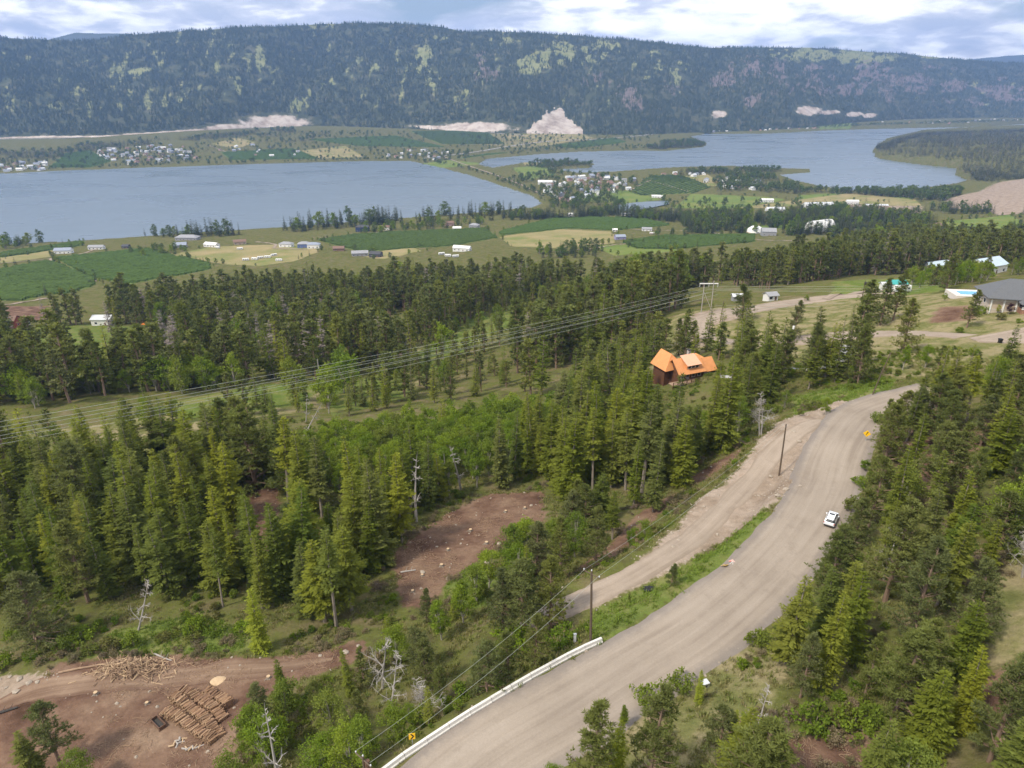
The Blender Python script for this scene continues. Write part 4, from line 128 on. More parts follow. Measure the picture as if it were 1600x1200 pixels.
ROCKS = [(51.67, 112.48, 180.76), (46.55, 101.55, 181.16), (45.23, 95.48, 181.79), (43.6, 103.15, 178.99), (39.87, 97.76, 178.6), (40.68, 92.55, 181.87), (30.21, 94.41, 178.71), (27.92, 93.15, 178.59), (24.15, 85.15, 178.94), (23.05, 83.47, 179.04), (17.9, 81.14, 179.13), (12.83, 76.41, 179.04), (6.8, 75.38, 178.29), (-68.48, 71.17, 166.65), (-67.22, 71.33, 166.94), (-65.36, 70.58, 167.26), (-63.52, 69.76, 167.44), (-62.48, 69.89, 167.53), (-66.39, 69.44, 166.99), (-64.39, 68.43, 167.28), (-8.84, 101.1, 166.83), (-9.96, 88.95, 169.03), (-14.21, 91.06, 168.6), (-2.17, 99.39, 168.07), (-4.12, 92.89, 169.06), (3.64, 113.93, 166.32), (51.8, 115.76, 181.02), (42.65, 94.47, 181.83), (-20.13, 71.46, 172.13), (-21.56, 70.33, 172.13), (-25.0, 70.5, 171.43)]
DEAD = [(-23.29, 49.38, 175.23, 10.5, 'bare grey tree with forked trunks in front of the log yard pines'), (-15.47, 63.29, 173.45, 9, 'bare grey tree with spreading branches amid the green bushes'), (-13.82, 58.35, 174.81, 8, 'broken grey snag with drooping limbs near the road bank'), (-8.73, 56.47, 176.44, 6.5, 'small leafless grey tree beside the road bank'), (45.29, 69.73, 184.37, 8, 'bare grey tree top among pines right of the gravel road'), (21.85, 46.21, 184.82, 6.5, 'thin bare tree on the dry bank right of the gravel road'), (57.07, 63.85, 189.5, 8, 'large dead brown-grey tree at the right edge of the picture'), (-56.05, 166.02, 152.57, 12, 'pale leaning dead trunk in the forest below the grove'), (-60.72, 186.54, 148.13, 10, 'grey leaning dead tree at the edge of the grove'), (-10.67, 126.39, 162.17, 13, 'tall half-dead fir with bare trunk above the red clearing'), (-17.82, 110.32, 165.17, 14, 'slender tall bare-trunked tree at the left of the red clearing'), (-54.54, 80.34, 166.71, 9, 'dead grey tree at the forest edge behind the slash pile'), (48.42, 121.84, 177.23, 9, 'bare-limbed dead tree above the gravel track')]
GREY = [(-231.6, 386.3, 105.5), (-153.6, 296.9, 122.8), (-161.1, 318.6, 117.6), (-151.7, 352.5, 110.0), (-145.4, 353.7, 109.6), (-139.5, 356.2, 108.7), (-134.9, 367.9, 106.3), (-121.8, 354.9, 109.1), (-171.1, 327.6, 115.8), (-131.9, 349.4, 110.1), (-97.7, 314.6, 120.8), (-117.3, 362.8, 108.1), (-57.9, 622.6, 75.1), (-78.8, 524.1, 86.1)]
HERO = [(8.24, 41.96, 184.17, 8, 'fir', 'bright yellow-green fir at the bottom edge right of the gravel road'), (18.67, 52.56, 182.59, 4.6, 'fir', 'small yellow-green fir below the grey box on the dry bank'), (10.87, 49.89, 182.58, 3, 'fir', 'little dark green fir at the road edge'), (3.59, 42.75, 182.72, 3.5, 'leafy', 'small dark green bush at the bottom edge by the road'), (18.17, 44.24, 184.41, 7, 'pine', 'grey-green pine left of the dry dirt patch at the bottom'), (19.35, 44.45, 184.54, 6, 'fir', 'yellow-green fir touching the grey-green pine at the bottom'), (14.91, 71.56, 179.19, 1.9, 'fir', 'tiny dark fir on the bright grass verge'), (20.03, 71.81, 181.71, 3.4, 'pine', 'lone young pine on the bright grass verge'), (1.61, 69.3, 176.26, 11, 'pine', 'big rounded pine above the utility pole, leftmost of three'), (4.81, 69.07, 176.99, 11, 'pine', 'big rounded pine beside the utility pole, rightmost of three'), (-1.22, 70.32, 175.84, 10, 'pine', 'big dense pine at the end of the red clearing road'), (7.01, 83.44, 173.43, 11, 'pine', 'blue-green pine at the right end of the red clearing'), (12.3, 85.22, 174.34, 10, 'pine', 'grey twiggy pine beside the start of the gravel track'), (20.13, 89.83, 174.99, 4.5, 'leafy', 'bright green bush beside the gravel track bank'), (18.08, 88.99, 174.42, 4, 'leafy', 'darker green bush left of the bright bush by the track'), (23.9, 101.5, 173.08, 14, 'fir', 'broad dense fir standing over the gravel track bank'), (21.43, 105.81, 171.57, 13, 'fir', 'broad fir left of the densest fir by the track'), (-33.75, 73.56, 169.58, 11, 'fir', 'yellow-green fir standing forward at the forest edge'), (-67.52, 77.72, 166.18, 13, 'pine', 'pale blue-green pine at the left forest edge beside the log yard'), (-29.51, 81.66, 168.5, 13, 'fir', 'dark fir behind the yellow-green forest edge fir'), (-50.82, 56.17, 169.42, 9.5, 'pine', 'olive pine at the bottom left of the log yard'), (-51.8, 53.87, 169.33, 8, 'fir', 'young fir left of the olive pine in the log yard corner'), (-46.17, 52.48, 169.67, 6.5, 'leafy', 'bright green bush below the olive pine in the log yard corner'), (86.65, 253.21, 158.17, 14, 'pine', 'round pine standing alone behind the upper gravel road'), (87.4, 208.44, 166.13, 13, 'pine', 'pine pair on the dry plateau slope'), (100.17, 169.53, 176.62, 14, 'pine', 'tall pine below the upper road on the right'), (113.34, 215.59, 169.25, 14, 'pine', 'left pine of the plateau clump'), (114.55, 208.95, 170.8, 15, 'pine', 'tallest pine of the plateau clump'), (119.27, 210.86, 171.85, 16, 'pine', 'right pine of the plateau clump'), (126.78, 187.0, 177.32, 11, 'pine', 'dense blue-green pine in front of the grey house'), (163.04, 257.22, 168.2, 14, 'pine', 'broad dark pine left of the swimming pool'), (76.85, 144.13, 178.53, 14, 'pine', 'tall pointed fir-like pine beside the curved driveway'), (59.26, 236.19, 154.13, 10, 'pine', 'thin-crowned pine above the orange-roofed house'), (99.79, 132.97, 183.28, 13, 'fir', 'drooping fir between the two gravel roads'), (76.37, 116.23, 182.76, 15, 'fir', 'tall dark fir at the road bend'), (84.24, 123.52, 181.93, 13, 'fir', 'second dark fir at the road bend'), (64.66, 108.96, 182.62, 8, 'pine', 'young pine beside the yellow diamond sign'), (81.88, 114.07, 183.82, 13, 'fir', 'large fir behind the bend pines'), (69.81, 114.16, 182.23, 8, 'pine', 'dense young pine hiding the end of the road bend'), (70.04, 110.14, 183.26, 9, 'pine', 'pine just right of the dense young pine at the bend'), (67.02, 103.03, 183.95, 9, 'fir', 'fir below the pines at the road bend'), (72.0, 104.82, 184.19, 10, 'pine', 'pine under the tall dark firs at the bend'), (64.63, 105.74, 183.09, 7, 'pine', 'low pine right of the yellow diamond sign'), (41.48, 57.26, 186.48, 13, 'pine', 'big silvery pine in the middle of the right bank'), (45.7, 78.52, 182.14, 8, 'pine', 'pine at the road edge beside the white car'), (38.57, 40.45, 189.54, 11, 'pine', 'soft grey-green pine in the bottom right corner'), (34.43, 42.14, 187.81, 10, 'fir', 'dense green fir right of the bare dirt patch at the bottom'), (27.91, 50.88, 185.26, 8, 'pine', 'two-tone pine on the bank over the road'), (33.68, 50.24, 185.96, 8, 'pine', 'slim pine beside the shadowed gap on the bank'), (-32.28, 201.14, 145.43, 4, 'leafy', 'light green tree at the meadow end'), (144.06, 205.08, 178.17, 4, 'leafy', 'bright yellow-green tree before the grey house'), (141.71, 223.32, 174.42, 3, 'leafy', 'small bright tree at the plateau edge'), (461.09, 671.34, 88.66, 14, 'leafy', 'golden-green round tree right of the dark pines'), (60.59, 122.8, 180.9, 4, 'leafy', 'round sage-green bush at the road bend'), (58.9, 138.18, 175.03, 5, 'leafy', 'sage-green tree below the curved driveway'), (90.46, 151.47, 178.94, 6, 'leafy', 'bright green tree above the grass by the bend'), (95.27, 151.04, 179.59, 6, 'leafy', 'second bright green tree above the bend'), (68.62, 118.04, 181.87, 2.0, 'shrub', 'low bush behind the diamond sign'), (-14.41, 67.24, 173.04, 6, 'leafy', 'bright green tree behind the bare grey tree'), (-9.18, 71.46, 173.21, 6.5, 'leafy', 'thin bright green tree at the end of the clearing'), (-11.09, 55.76, 176.29, 3, 'leafy', 'round bush above the chevron sign'), (55.85, 221.35, 156.1, 9, 'pine', 'red-tinged pine at the edge of the upper road')]
SHRUBS = [(29.18, 46.85, 186.07), (27.34, 46.59, 185.97), (30.87, 46.2, 186.42), (32.9, 46.34, 186.66), (30.65, 47.55, 186.08), (14.52, 48.21, 183.26), (13.65, 53.19, 182.34), (17.31, 55.01, 182.16), (27.86, 60.86, 182.2), (24.62, 57.32, 182.46), (0.0, 68.09, 175.84), (2.37, 67.19, 176.18), (-3.02, 63.18, 176.09), (-5.72, 58.68, 176.87), (-7.89, 58.53, 176.07), (-9.65, 55.47, 176.62), (5.85, 62.26, 180.87), (-56.16, 75.77, 167.46), (-52.83, 76.28, 167.55), (-49.01, 77.67, 167.41), (-45.13, 77.25, 167.8), (-41.99, 78.48, 167.82), (-38.1, 78.0, 168.26), (-58.52, 75.19, 167.44), (-45.14, 79.38, 167.59), (-5.53, 81.04, 171.36), (-7.67, 85.11, 170.32), (-3.74, 82.51, 171.29), (-31.21, 46.07, 172.86), (136.35, 197.22, 178.21), (138.01, 189.77, 178.67), (138.15, 183.61, 179.74), (123.65, 184.44, 176.69), (148.35, 199.01, 179.61), (90.45, 187.1, 171.01), (87.79, 184.96, 170.85), (130.51, 301.8, 151.37), (-61.29, 259.63, 132.04), (-50.91, 258.8, 132.38), (-66.23, 206.34, 142.99), (-105.91, 190.48, 146.19), (-97.78, 193.82, 145.64), (-111.35, 197.47, 144.96), (55.6, 122.69, 180.95), (56.87, 138.03, 174.34), (62.23, 132.0, 177.94), (-91.25, 197.0, 145.19), (57.21, 99.83, 182.15), (54.72, 95.37, 181.86), (50.04, 88.21, 181.85), (41.63, 74.84, 181.83), (35.34, 67.26, 182.08), (-72.34, 79.36, 165.82), (-66.43, 74.76, 166.71), (-62.37, 75.56, 167.09), (-69.65, 74.07, 166.23), (-65.98, 78.24, 166.28), (-61.36, 78.38, 166.74)]
PATCHES = [(0, 0.0838, 0.744, 0.036, 0.118), (0, 0.0504, 0.649, 0.032, 0.069), (0, 0.1254, 0.854, 0.02, 0.101), (0, 0.3906, 0.901, 0.06, 0.099), (0, 0.3318, 0.917, 0.024, 0.083), (0, 0.4329, 0.864, 0.024, 0.072), (0, -0.113, 0.615, 0.0096, 0.159), (0, -0.1005, 0.425, 0.0064, 0.116), (0, -0.2351, 0.344, 0.008, 0.055), (0, -0.3129, 0.587, 0.0056, 0.131), (0, -0.2627, 0.23, 0.0096, 0.069), (0, -0.2783, 0.151, 0.0056, 0.065), (0, -0.0084, 0.862, 0.0112, 0.042), (0, 0.0252, 0.567, 0.02, 0.072), (0, 0.1747, 0.814, 0.0112, 0.046), (0, -0.0922, 0.854, 0.008, 0.024), (0, 0.4934, 0.972, 0.012, 0.028), (0, -0.4501, 0.569, 0.0144, 0.036), (0, -0.3652, 0.473, 0.004, 0.096), (0, -0.3393, 0.366, 0.0072, 0.102), (0, -0.1747, 0.466, 0.0064, 0.091), (0, 0.2231, 0.681, 0.0112, 0.071), (0, 0.2071, 0.544, 0.008, 0.097), (0, -0.0588, 0.27, 0.0064, 0.082), (1, 0.3014, 0.646, 0.0096, 0.172), (1, 0.3725, 0.584, 0.0224, 0.132), (1, 0.4329, 0.612, 0.02, 0.171), (1, 0.4803, 0.483, 0.0176, 0.127), (1, 0.5802, 0.377, 0.02, 0.129), (1, 0.1542, 0.312, 0.016, 0.104), (1, 0.3318, 0.55, 0.0096, 0.202), (1, 0.1665, 0.225, 0.0096, 0.054), (1, 0.3689, 0.375, 0.024, 0.087), (1, 0.2705, 0.522, 0.016, 0.093), (1, -0.0336, 0.522, 0.0144, 0.157), (1, 0.419, 0.419, 0.016, 0.081), (1, 0.5191, 0.463, 0.0144, 0.09), (1, 0.1088, 0.424, 0.0144, 0.081), (1, 0.3091, 0.253, 0.0112, 0.055), (2, -0.3652, 0.008, 0.0256, 0.021), (2, -0.3053, 0.032, 0.0336, 0.042), (2, 0.374, 0.131, 0.012, 0.038), (2, 0.3978, 0.107, 0.0096, 0.019), (2, 0.426, 0.077, 0.008, 0.02), (2, 0.4433, 0.061, 0.0064, 0.021), (2, 0.2682, 0.16, 0.008, 0.031), (2, -0.0462, 0.036, 0.0368, 0.027), (2, -0.0671, 0.023, 0.056, 0.013), (2, -0.5317, 0.005, 0.112, 0.012), (2, -0.4329, 0.0, 0.064, 0.012), (3, 0.0588, 0.009, 0.04, 0.211)]
SOILTRACKS = [([(-68.4, 64.0), (-67.7, 64.5), (-67.0, 65.1), (-66.4, 65.6), (-65.7, 66.2), (-65.0, 66.7), (-64.3, 67.2), (-63.6, 67.6), (-62.8, 68.0), (-62.0, 68.3), (-61.2, 68.5), (-60.4, 68.6), (-59.5, 68.8), (-58.6, 68.9), (-57.7, 68.9), (-56.8, 69.0), (-55.9, 69.1), (-54.9, 69.2), (-53.9, 69.3), (-52.9, 69.4), (-51.9, 69.4), (-50.9, 69.5), (-49.8, 69.6), (-48.8, 69.6), (-47.8, 69.7), (-46.7, 69.7), (-45.7, 69.8), (-44.7, 69.9), (-43.6, 70.0), (-42.6, 70.1), (-41.5, 70.1), (-40.5, 70.1), (-39.4, 70.1), (-38.3, 70.1), (-37.2, 70.0), (-36.1, 69.9), (-34.9, 69.7), (-33.8, 69.6), (-32.7, 69.5), (-31.6, 69.4), (-30.5, 69.3), (-29.5, 69.3), (-28.6, 69.3), (-27.6, 69.3), (-26.7, 69.3), (-25.8, 69.3), (-24.9, 69.4), (-24.0, 69.4), (-23.0, 69.4)], 2.2)]
WIRES_LEFT = [((-114.13, 108, 182.25), (74.84, 273.92, 165.37)), ((-114.55, 108, 181.12), (74.98, 273.92, 164.06)), ((-114.87, 108, 180.23), (78.53, 273.92, 164.32)), ((-115.24, 108, 179.22), (78.68, 273.92, 163.01)), ((-115.57, 108, 178.32), (82.18, 273.92, 163.8)), ((-115.95, 108, 177.29), (82.36, 273.92, 162.21))]
WIRES_RIGHT = [((74.9, 273.92, 164.85), (267.88, 300, 160.27)), ((78.53, 273.92, 164.32), (268.17, 300, 159.42)), ((82.18, 273.92, 163.8), (268.47, 300, 158.56)), ((78.39, 273.92, 165.64), (267.49, 300, 161.42)), ((81.36, 273.92, 157.42), (268.96, 300, 157.12)), ((81.48, 273.92, 156.34), (269.55, 300, 155.39))]
POLE_NEAR_TOP = (-12.62, 42.5, 187.59)

# ---------------------------------------------------------------- terrain: one height function z = ground(x, y), metres above the lake
def _hash(ix, iy, s):
    h = (ix * 374761393 + iy * 668265263 + s * 1442695041) & 0xFFFFFFFF
    h = ((h ^ (h >> 13)) * 1274126177) & 0xFFFFFFFF
    return ((h ^ (h >> 16)) & 0xFFFF) / 65535.0

def vnoise(x, y, s=0):
    x = np.asarray(x, float); y = np.asarray(y, float)
    ix = np.floor(x).astype(np.int64); iy = np.floor(y).astype(np.int64)
    fx = x - ix; fy = y - iy
    fx = fx * fx * (3 - 2 * fx); fy = fy * fy * (3 - 2 * fy)
    a = _hash(ix, iy, s) * (1 - fx) + _hash(ix + 1, iy, s) * fx
    b = _hash(ix, iy + 1, s) * (1 - fx) + _hash(ix + 1, iy + 1, s) * fx
    return a * (1 - fy) + b * fy

def fbm(x, y, octaves=4, s=0):
    t = 0.0; a = 0.5
    for k in range(octaves):
        t = t + a * vnoise(np.asarray(x) * 2 ** k, np.asarray(y) * 2 ** k, s + k)
        a *= 0.5
    return t

def smooth(a, b, v):
    t = np.clip((v - a) / (b - a), 0, 1)
    return t * t * (3 - 2 * t)

def seg_dist(x, y, pts, closed=False):
    """distance from points to a polyline, and the polyline's third coordinate at the nearest spot"""
    x = np.asarray(x, float); y = np.asarray(y, float)
    best = np.full(x.shape, 1e18); bz = np.zeros(x.shape)
    P = [tuple(p) + (0.0,) if len(p) == 2 else tuple(p) for p in pts]
    Q = P[1:] + (P[:1] if closed else [])
    for (ax, ay, az), (bx, by, b_z) in zip(P, Q):
        dx, dy = bx - ax, by - ay
        L = dx * dx + dy * dy + 1e-9
        t = np.clip(((x - ax) * dx + (y - ay) * dy) / L, 0, 1)
        d = (x - ax - t * dx) ** 2 + (y - ay - t * dy) ** 2
        m = d < best
        best = np.where(m, d, best); bz = np.where(m, az + t * (b_z - az), bz)
    return np.sqrt(best), bz

def inside(x, y, poly):
    x = np.asarray(x, float); y = np.asarray(y, float)
    c = np.zeros(x.shape, bool)
    n = len(poly)
    for i in range(n):
        ax, ay = poly[i][:2]; bx, by = poly[(i + 1) % n][:2]
        if ay == by: continue
        c ^= ((ay > y) != (by > y)) & (x < (bx - ax) * (y - ay) / (by - ay) + ax)
    return c

def sdist(x, y, poly):
    """signed distance to a polygon's edge, positive inside"""
    d, _ = seg_dist(x, y, poly, True)
    return np.where(inside(x, y, poly), d, -d)

def _uv(x, y):
    r = np.hypot(x, y)
    return np.clip(np.arctan2(x, y), -1.05, 1.05), np.log(np.clip(r, 18, 6800))

def _tps_fit(ctrl, lam=2e-4):
    c = np.array(ctrl, float)
    u, v = _uv(c[:, 0], c[:, 1])
    n = len(c)
    d2 = (u[:, None] - u) ** 2 + (v[:, None] - v) ** 2
    K = 0.5 * d2 * np.log(d2 + 1e-12) + lam * np.eye(n)
    P = np.stack([np.ones(n), u, v], 1)
    A = np.zeros((n + 3, n + 3)); A[:n, :n] = K; A[:n, n:] = P; A[n:, :n] = P.T
    w = np.linalg.solve(A, np.concatenate([c[:, 2], np.zeros(3)]))
    return u, v, w

_TPS = _tps_fit(CTRL)

def ground0(x, y):
    x = np.asarray(x, float); y = np.asarray(y, float)
    cu, cv, w = _TPS
    u, v = _uv(x, y)
    z = w[-3] + w[-2] * u + w[-1] * v
    for i in range(len(cu)):
        d2 = (u - cu[i]) ** 2 + (v - cv[i]) ** 2
        z = z + w[i] * 0.5 * d2 * np.log(d2 + 1e-12)
    return z

def ground(x, y):
    x = np.asarray(x, float); y = np.asarray(y, float)
    shape = x.shape
    x = np.atleast_1d(x).ravel(); y = np.atleast_1d(y).ravel()
    z = ground0(x, y)
    r = np.hypot(x, y)
    z = z + (fbm(x / 9, y / 9, 4, 3) - 0.47) * 1.5 + (fbm(x / 45, y / 45, 3, 9) - 0.45) * 5 * smooth(120, 400, r) * (1 - smooth(800, 1100, r))
    s = np.maximum.reduce([sdist(x, y, poly) for poly in LAKES])          # the lake beds
    z = np.where(s > 0, np.minimum(-0.6 - np.minimum(s * 0.06, 5), z), np.maximum(z, 0.5 + np.minimum(-s * 0.02, 0.8)))
    for hw, sh, pts in CARVE:                             # roads cut into the slope
        bx = [p[0] for p in pts]; by = [p[1] for p in pts]
        m = (x > min(bx) - hw - sh) & (x < max(bx) + hw + sh) & (y > min(by) - hw - sh) & (y < max(by) + hw + sh)
        if not m.any(): continue
        d, rz = seg_dist(x[m], y[m], pts)
        k = 1 - smooth(hw, hw + sh, d)
        z[m] = z[m] * (1 - k) + (rz - 0.06) * k
    return z.reshape(shape) if shape else float(z[0])

# ---------------------------------------------------------------- helpers
def tag(o, label=None, category=None, group=None, kind=None):
    for k, v in (('label', label), ('category', category), ('group', group), ('kind', kind)):
        if v: o[k] = v
    return o

def empty(name, loc=(0, 0, 0), rz=0.0):
    o = bpy.data.objects.new(name, None)
    o.empty_display_size = 0.5
    o.location = loc; o.rotation_euler = (0, 0, rz)
    col.objects.link(o)
    return o

def link(name, me, parent=None):
    o = bpy.data.objects.new(name, me)
    col.objects.link(o)
    o.parent = parent
    return o

def mesh_np(name, verts, faces, mats=(), fmat=None, smooth_=False):
    """verts (n,3); faces (m,3) or (m,4) array, or a list of index tuples"""
    me = bpy.data.meshes.new(name)
    verts = np.asarray(verts, np.float32)
    if isinstance(faces, np.ndarray):
        m, k = faces.shape
        me.vertices.add(len(verts)); me.vertices.foreach_set('co', verts.ravel())
        me.loops.add(m * k); me.loops.foreach_set('vertex_index', faces.astype(np.int32).ravel())
        me.polygons.add(m)
        me.polygons.foreach_set('loop_start', np.arange(0, m * k, k, dtype=np.int32))
        me.polygons.foreach_set('loop_total', np.full(m, k, np.int32))
    else:
        me.from_pydata(verts.tolist(), [], faces)
    for mt in mats: me.materials.append(mt)
    if fmat is not None: me.polygons.foreach_set('material_index', np.asarray(fmat, np.int32))
    if smooth_: me.polygons.foreach_set('use_smooth', np.ones(len(me.polygons), bool))
    me.update(calc_edges=True)
    return me

class MB:
    """collects boxes, tubes and prisms and builds them as one mesh object"""
    def __init__(s): s.v = []; s.f = []; s.m = []
    def add(s, verts, faces, mat=0):
        b = len(s.v); s.v += [tuple(p) for p in verts]; s.f += [tuple(i + b for i in f) for f in faces]; s.m += [mat] * len(faces); return s
    def box(s, x0, x1, y0, y1, z0, z1, mat=0, rot=None, at=(0, 0, 0)):
        P = [Vector((x, y, z)) for z in (z0, z1) for x, y in ((x0, y0), (x1, y0), (x1, y1), (x0, y1))]
        if rot is not None: P = [rot @ p for p in P]
        P = [p + Vector(at) for p in P]
        return s.add(P, [(3, 2, 1, 0), (4, 5, 6, 7), (0, 1, 5, 4), (1, 2, 6, 5), (2, 3, 7, 6), (3, 0, 4, 7)], mat)
    def tube(s, pts, rad, n=6, mat=0, cap=True):
        pts = [Vector(p) for p in pts]; rr = rad if hasattr(rad, '__len__') else [rad] * len(pts)
        b = len(s.v); ref = Vector((0.13, 0.21, 1)).normalized()
        for i, p in enumerate(pts):
            d = (pts[min(i + 1, len(pts) - 1)] - pts[max(i - 1, 0)]).normalized()
            a = d.cross(ref)
            if a.length < 1e-3: a = d.cross(Vector((1, 0, 0)))
            a.normalize(); c = d.cross(a)
            for k in range(n):
                t = 2 * math.pi * k / n
                s.v.append(tuple(p + (a * math.cos(t) + c * math.sin(t)) * rr[i]))
        fs = [(b + i * n + k, b + i * n + (k + 1) % n, b + (i + 1) * n + (k + 1) % n, b + (i + 1) * n + k) for i in range(len(pts) - 1) for k in range(n)]
        if cap: fs += [tuple(b + k for k in range(n))[::-1], tuple(b + (len(pts) - 1) * n + k for k in range(n))]
        s.f += fs; s.m += [mat] * len(fs); return s
    def prism(s, outline, axis_len, mat=0, fn=None):
        """outline in (y, z), extruded along x from -axis_len/2 to axis_len/2"""
        n = len(outline); h = axis_len / 2
        P = [(-h, y, z) for y, z in outline] + [(h, y, z) for y, z in outline]
        if fn: P = [fn(p) for p in P]
        return s.add(P, [tuple(range(n))[::-1], tuple(range(n, 2 * n))] + [(i, (i + 1) % n, n + (i + 1) % n, n + i) for i in range(n)], mat)
    def build(s, name, mats, parent=None, smooth_=False):
        if not isinstance(mats, (list, tuple)): mats = [mats]
        me = mesh_np(name, s.v, s.f, mats, s.m, smooth_)
        return link(name, me, parent)
    def mesh(s, name, mats, smooth_=False):
        return mesh_np(name, s.v, s.f, mats if isinstance(mats, (list, tuple)) else [mats], s.m, smooth_)

ONES = 'zeroth first second third fourth fifth sixth seventh eighth ninth tenth eleventh twelfth thirteenth fourteenth fifteenth sixteenth seventeenth eighteenth nineteenth'.split()
TENS = ['', '', 'twent', 'thirt', 'fort', 'fift', 'sixt', 'sevent', 'eight', 'ninet']
def ordinal(n):
    if n < 20: return ONES[n]
    if n >= 100: return 'hundred-and-' + ordinal(n - 100) if n > 100 else 'hundredth'
    return TENS[n // 10] + ('ieth' if n % 10 == 0 else 'y-' + ONES[n % 10])

# ---------------------------------------------------------------- materials
def new_mat(name):
    m = bpy.data.materials.new(name); m.use_nodes = True
    t = m.node_tree; t.nodes.clear()
    o = t.nodes.new('ShaderNodeOutputMaterial')
    return m, t, o

def noise(t, scale, detail=4, rough=0.55, vec=None, dist=0.0):
    n = t.nodes.new('ShaderNodeTexNoise'); n.inputs['Scale'].default_value = scale; n.inputs['Detail'].default_value = detail
    n.inputs['Roughness'].default_value = rough; n.inputs['Distortion'].default_value = dist
    if vec is not None: t.links.new(vec, n.inputs['Vector'])
    return n.outputs['Fac']

def mixcol(t, fac, a, b, blend='MIX'):
    n = t.nodes.new('ShaderNodeMix'); n.data_type = 'RGBA'; n.blend_type = blend
    for key, v in (('Factor', fac), ('A', a), ('B', b)):
        if isinstance(v, (int, float)): n.inputs[key].default_value = v
        elif isinstance(v, tuple): n.inputs[key].default_value = v + (1,) if len(v) == 3 else v
        else: t.links.new(v, n.inputs[key])
    return n.outputs['Result']

def objco(t):
    return t.nodes.new('ShaderNodeTexCoord').outputs['Object']

def geopos(t):
    return t.nodes.new('ShaderNodeNewGeometry').outputs['Position']

def plain(name, c, rough=0.7, var=0.25, scale=2.0, metal=0.0, spec=0.3, bump=0.0):
    """a painted / natural surface: base colour with uneven grime, fine grain and a little relief"""
    m, t, o = new_mat(name)
    b = t.nodes.new('ShaderNodeBsdfPrincipled')
    v = objco(t)
    n1 = noise(t, scale, 5, 0.6, v); n2 = noise(t, scale * 7, 3, 0.6, v)
    f = M('ADD', M('MULTIPLY', M('SUBTRACT', n1, 0.5, tree=t), 1.4 * var, tree=t), M('MULTIPLY', M('SUBTRACT', n2, 0.5, tree=t), 0.8 * var, tree=t), tree=t)
    f = M('ADD', f, 1.0, tree=t)
    mx = t.nodes.new('ShaderNodeMix'); mx.data_type = 'RGBA'; mx.blend_type = 'MULTIPLY'; mx.inputs['Factor'].default_value = 1
    mx.inputs['A'].default_value = tuple(c) + (1,)
    t.links.new(f, mx.inputs['B'])
    t.links.new(mx.outputs['Result'], b.inputs['Base Color'])
    b.inputs['Roughness'].default_value = rough; b.inputs['Metallic'].default_value = metal; b.inputs['Specular IOR Level'].default_value = spec
    if bump:
        bp = t.nodes.new('ShaderNodeBump'); bp.inputs['Strength'].default_value = bump; bp.inputs['Distance'].default_value = 0.05
        t.links.new(n2, bp.inputs['Height']); t.links.new(bp.outputs[0], b.inputs['Normal'])
    t.links.new(b.outputs[0], o.inputs['Surface'])
    return m

def foliage(name, cols, trans=0.28, scale=0.9):
    """leaves and needles: each tree takes its own tone between the colours, clumps vary within it, and thin leaves pass some light"""
    m, t, o = new_mat(name)
    info = t.nodes.new('ShaderNodeObjectInfo')
    stops = [(i / max(1, len(cols) - 1), c) for i, c in enumerate(cols)]
    base = ramp(info.outputs['Random'], stops, t)
    v = objco(t)
    n1 = noise(t, scale, 3, 0.6, v); n2 = noise(t, scale * 5, 2, 0.6, v)
    f = M('ADD', M('MULTIPLY', n1, 1.1, tree=t), M('MULTIPLY', n2, 0.7, tree=t), tree=t)
    f = M('ADD', f, 0.1, tree=t)
    cc = mixcol(t, 1.0, base, f, 'MULTIPLY')
    d = t.nodes.new('ShaderNodeBsdfDiffuse'); tr = t.nodes.new('ShaderNodeBsdfTranslucent'); mx = t.nodes.new('ShaderNodeMixShader')
    t.links.new(cc, d.inputs['Color'])
    tc_ = mixcol(t, 1.0, cc, (1.18, 1.15, 0.5), 'MULTIPLY')
    t.links.new(tc_, tr.inputs['Color'])
    mx.inputs[0].default_value = trans
    t.links.new(d.outputs[0], mx.inputs[1]); t.links.new(tr.outputs[0], mx.inputs[2])
    t.links.new(mx.outputs[0], o.inputs['Surface'])
    return m

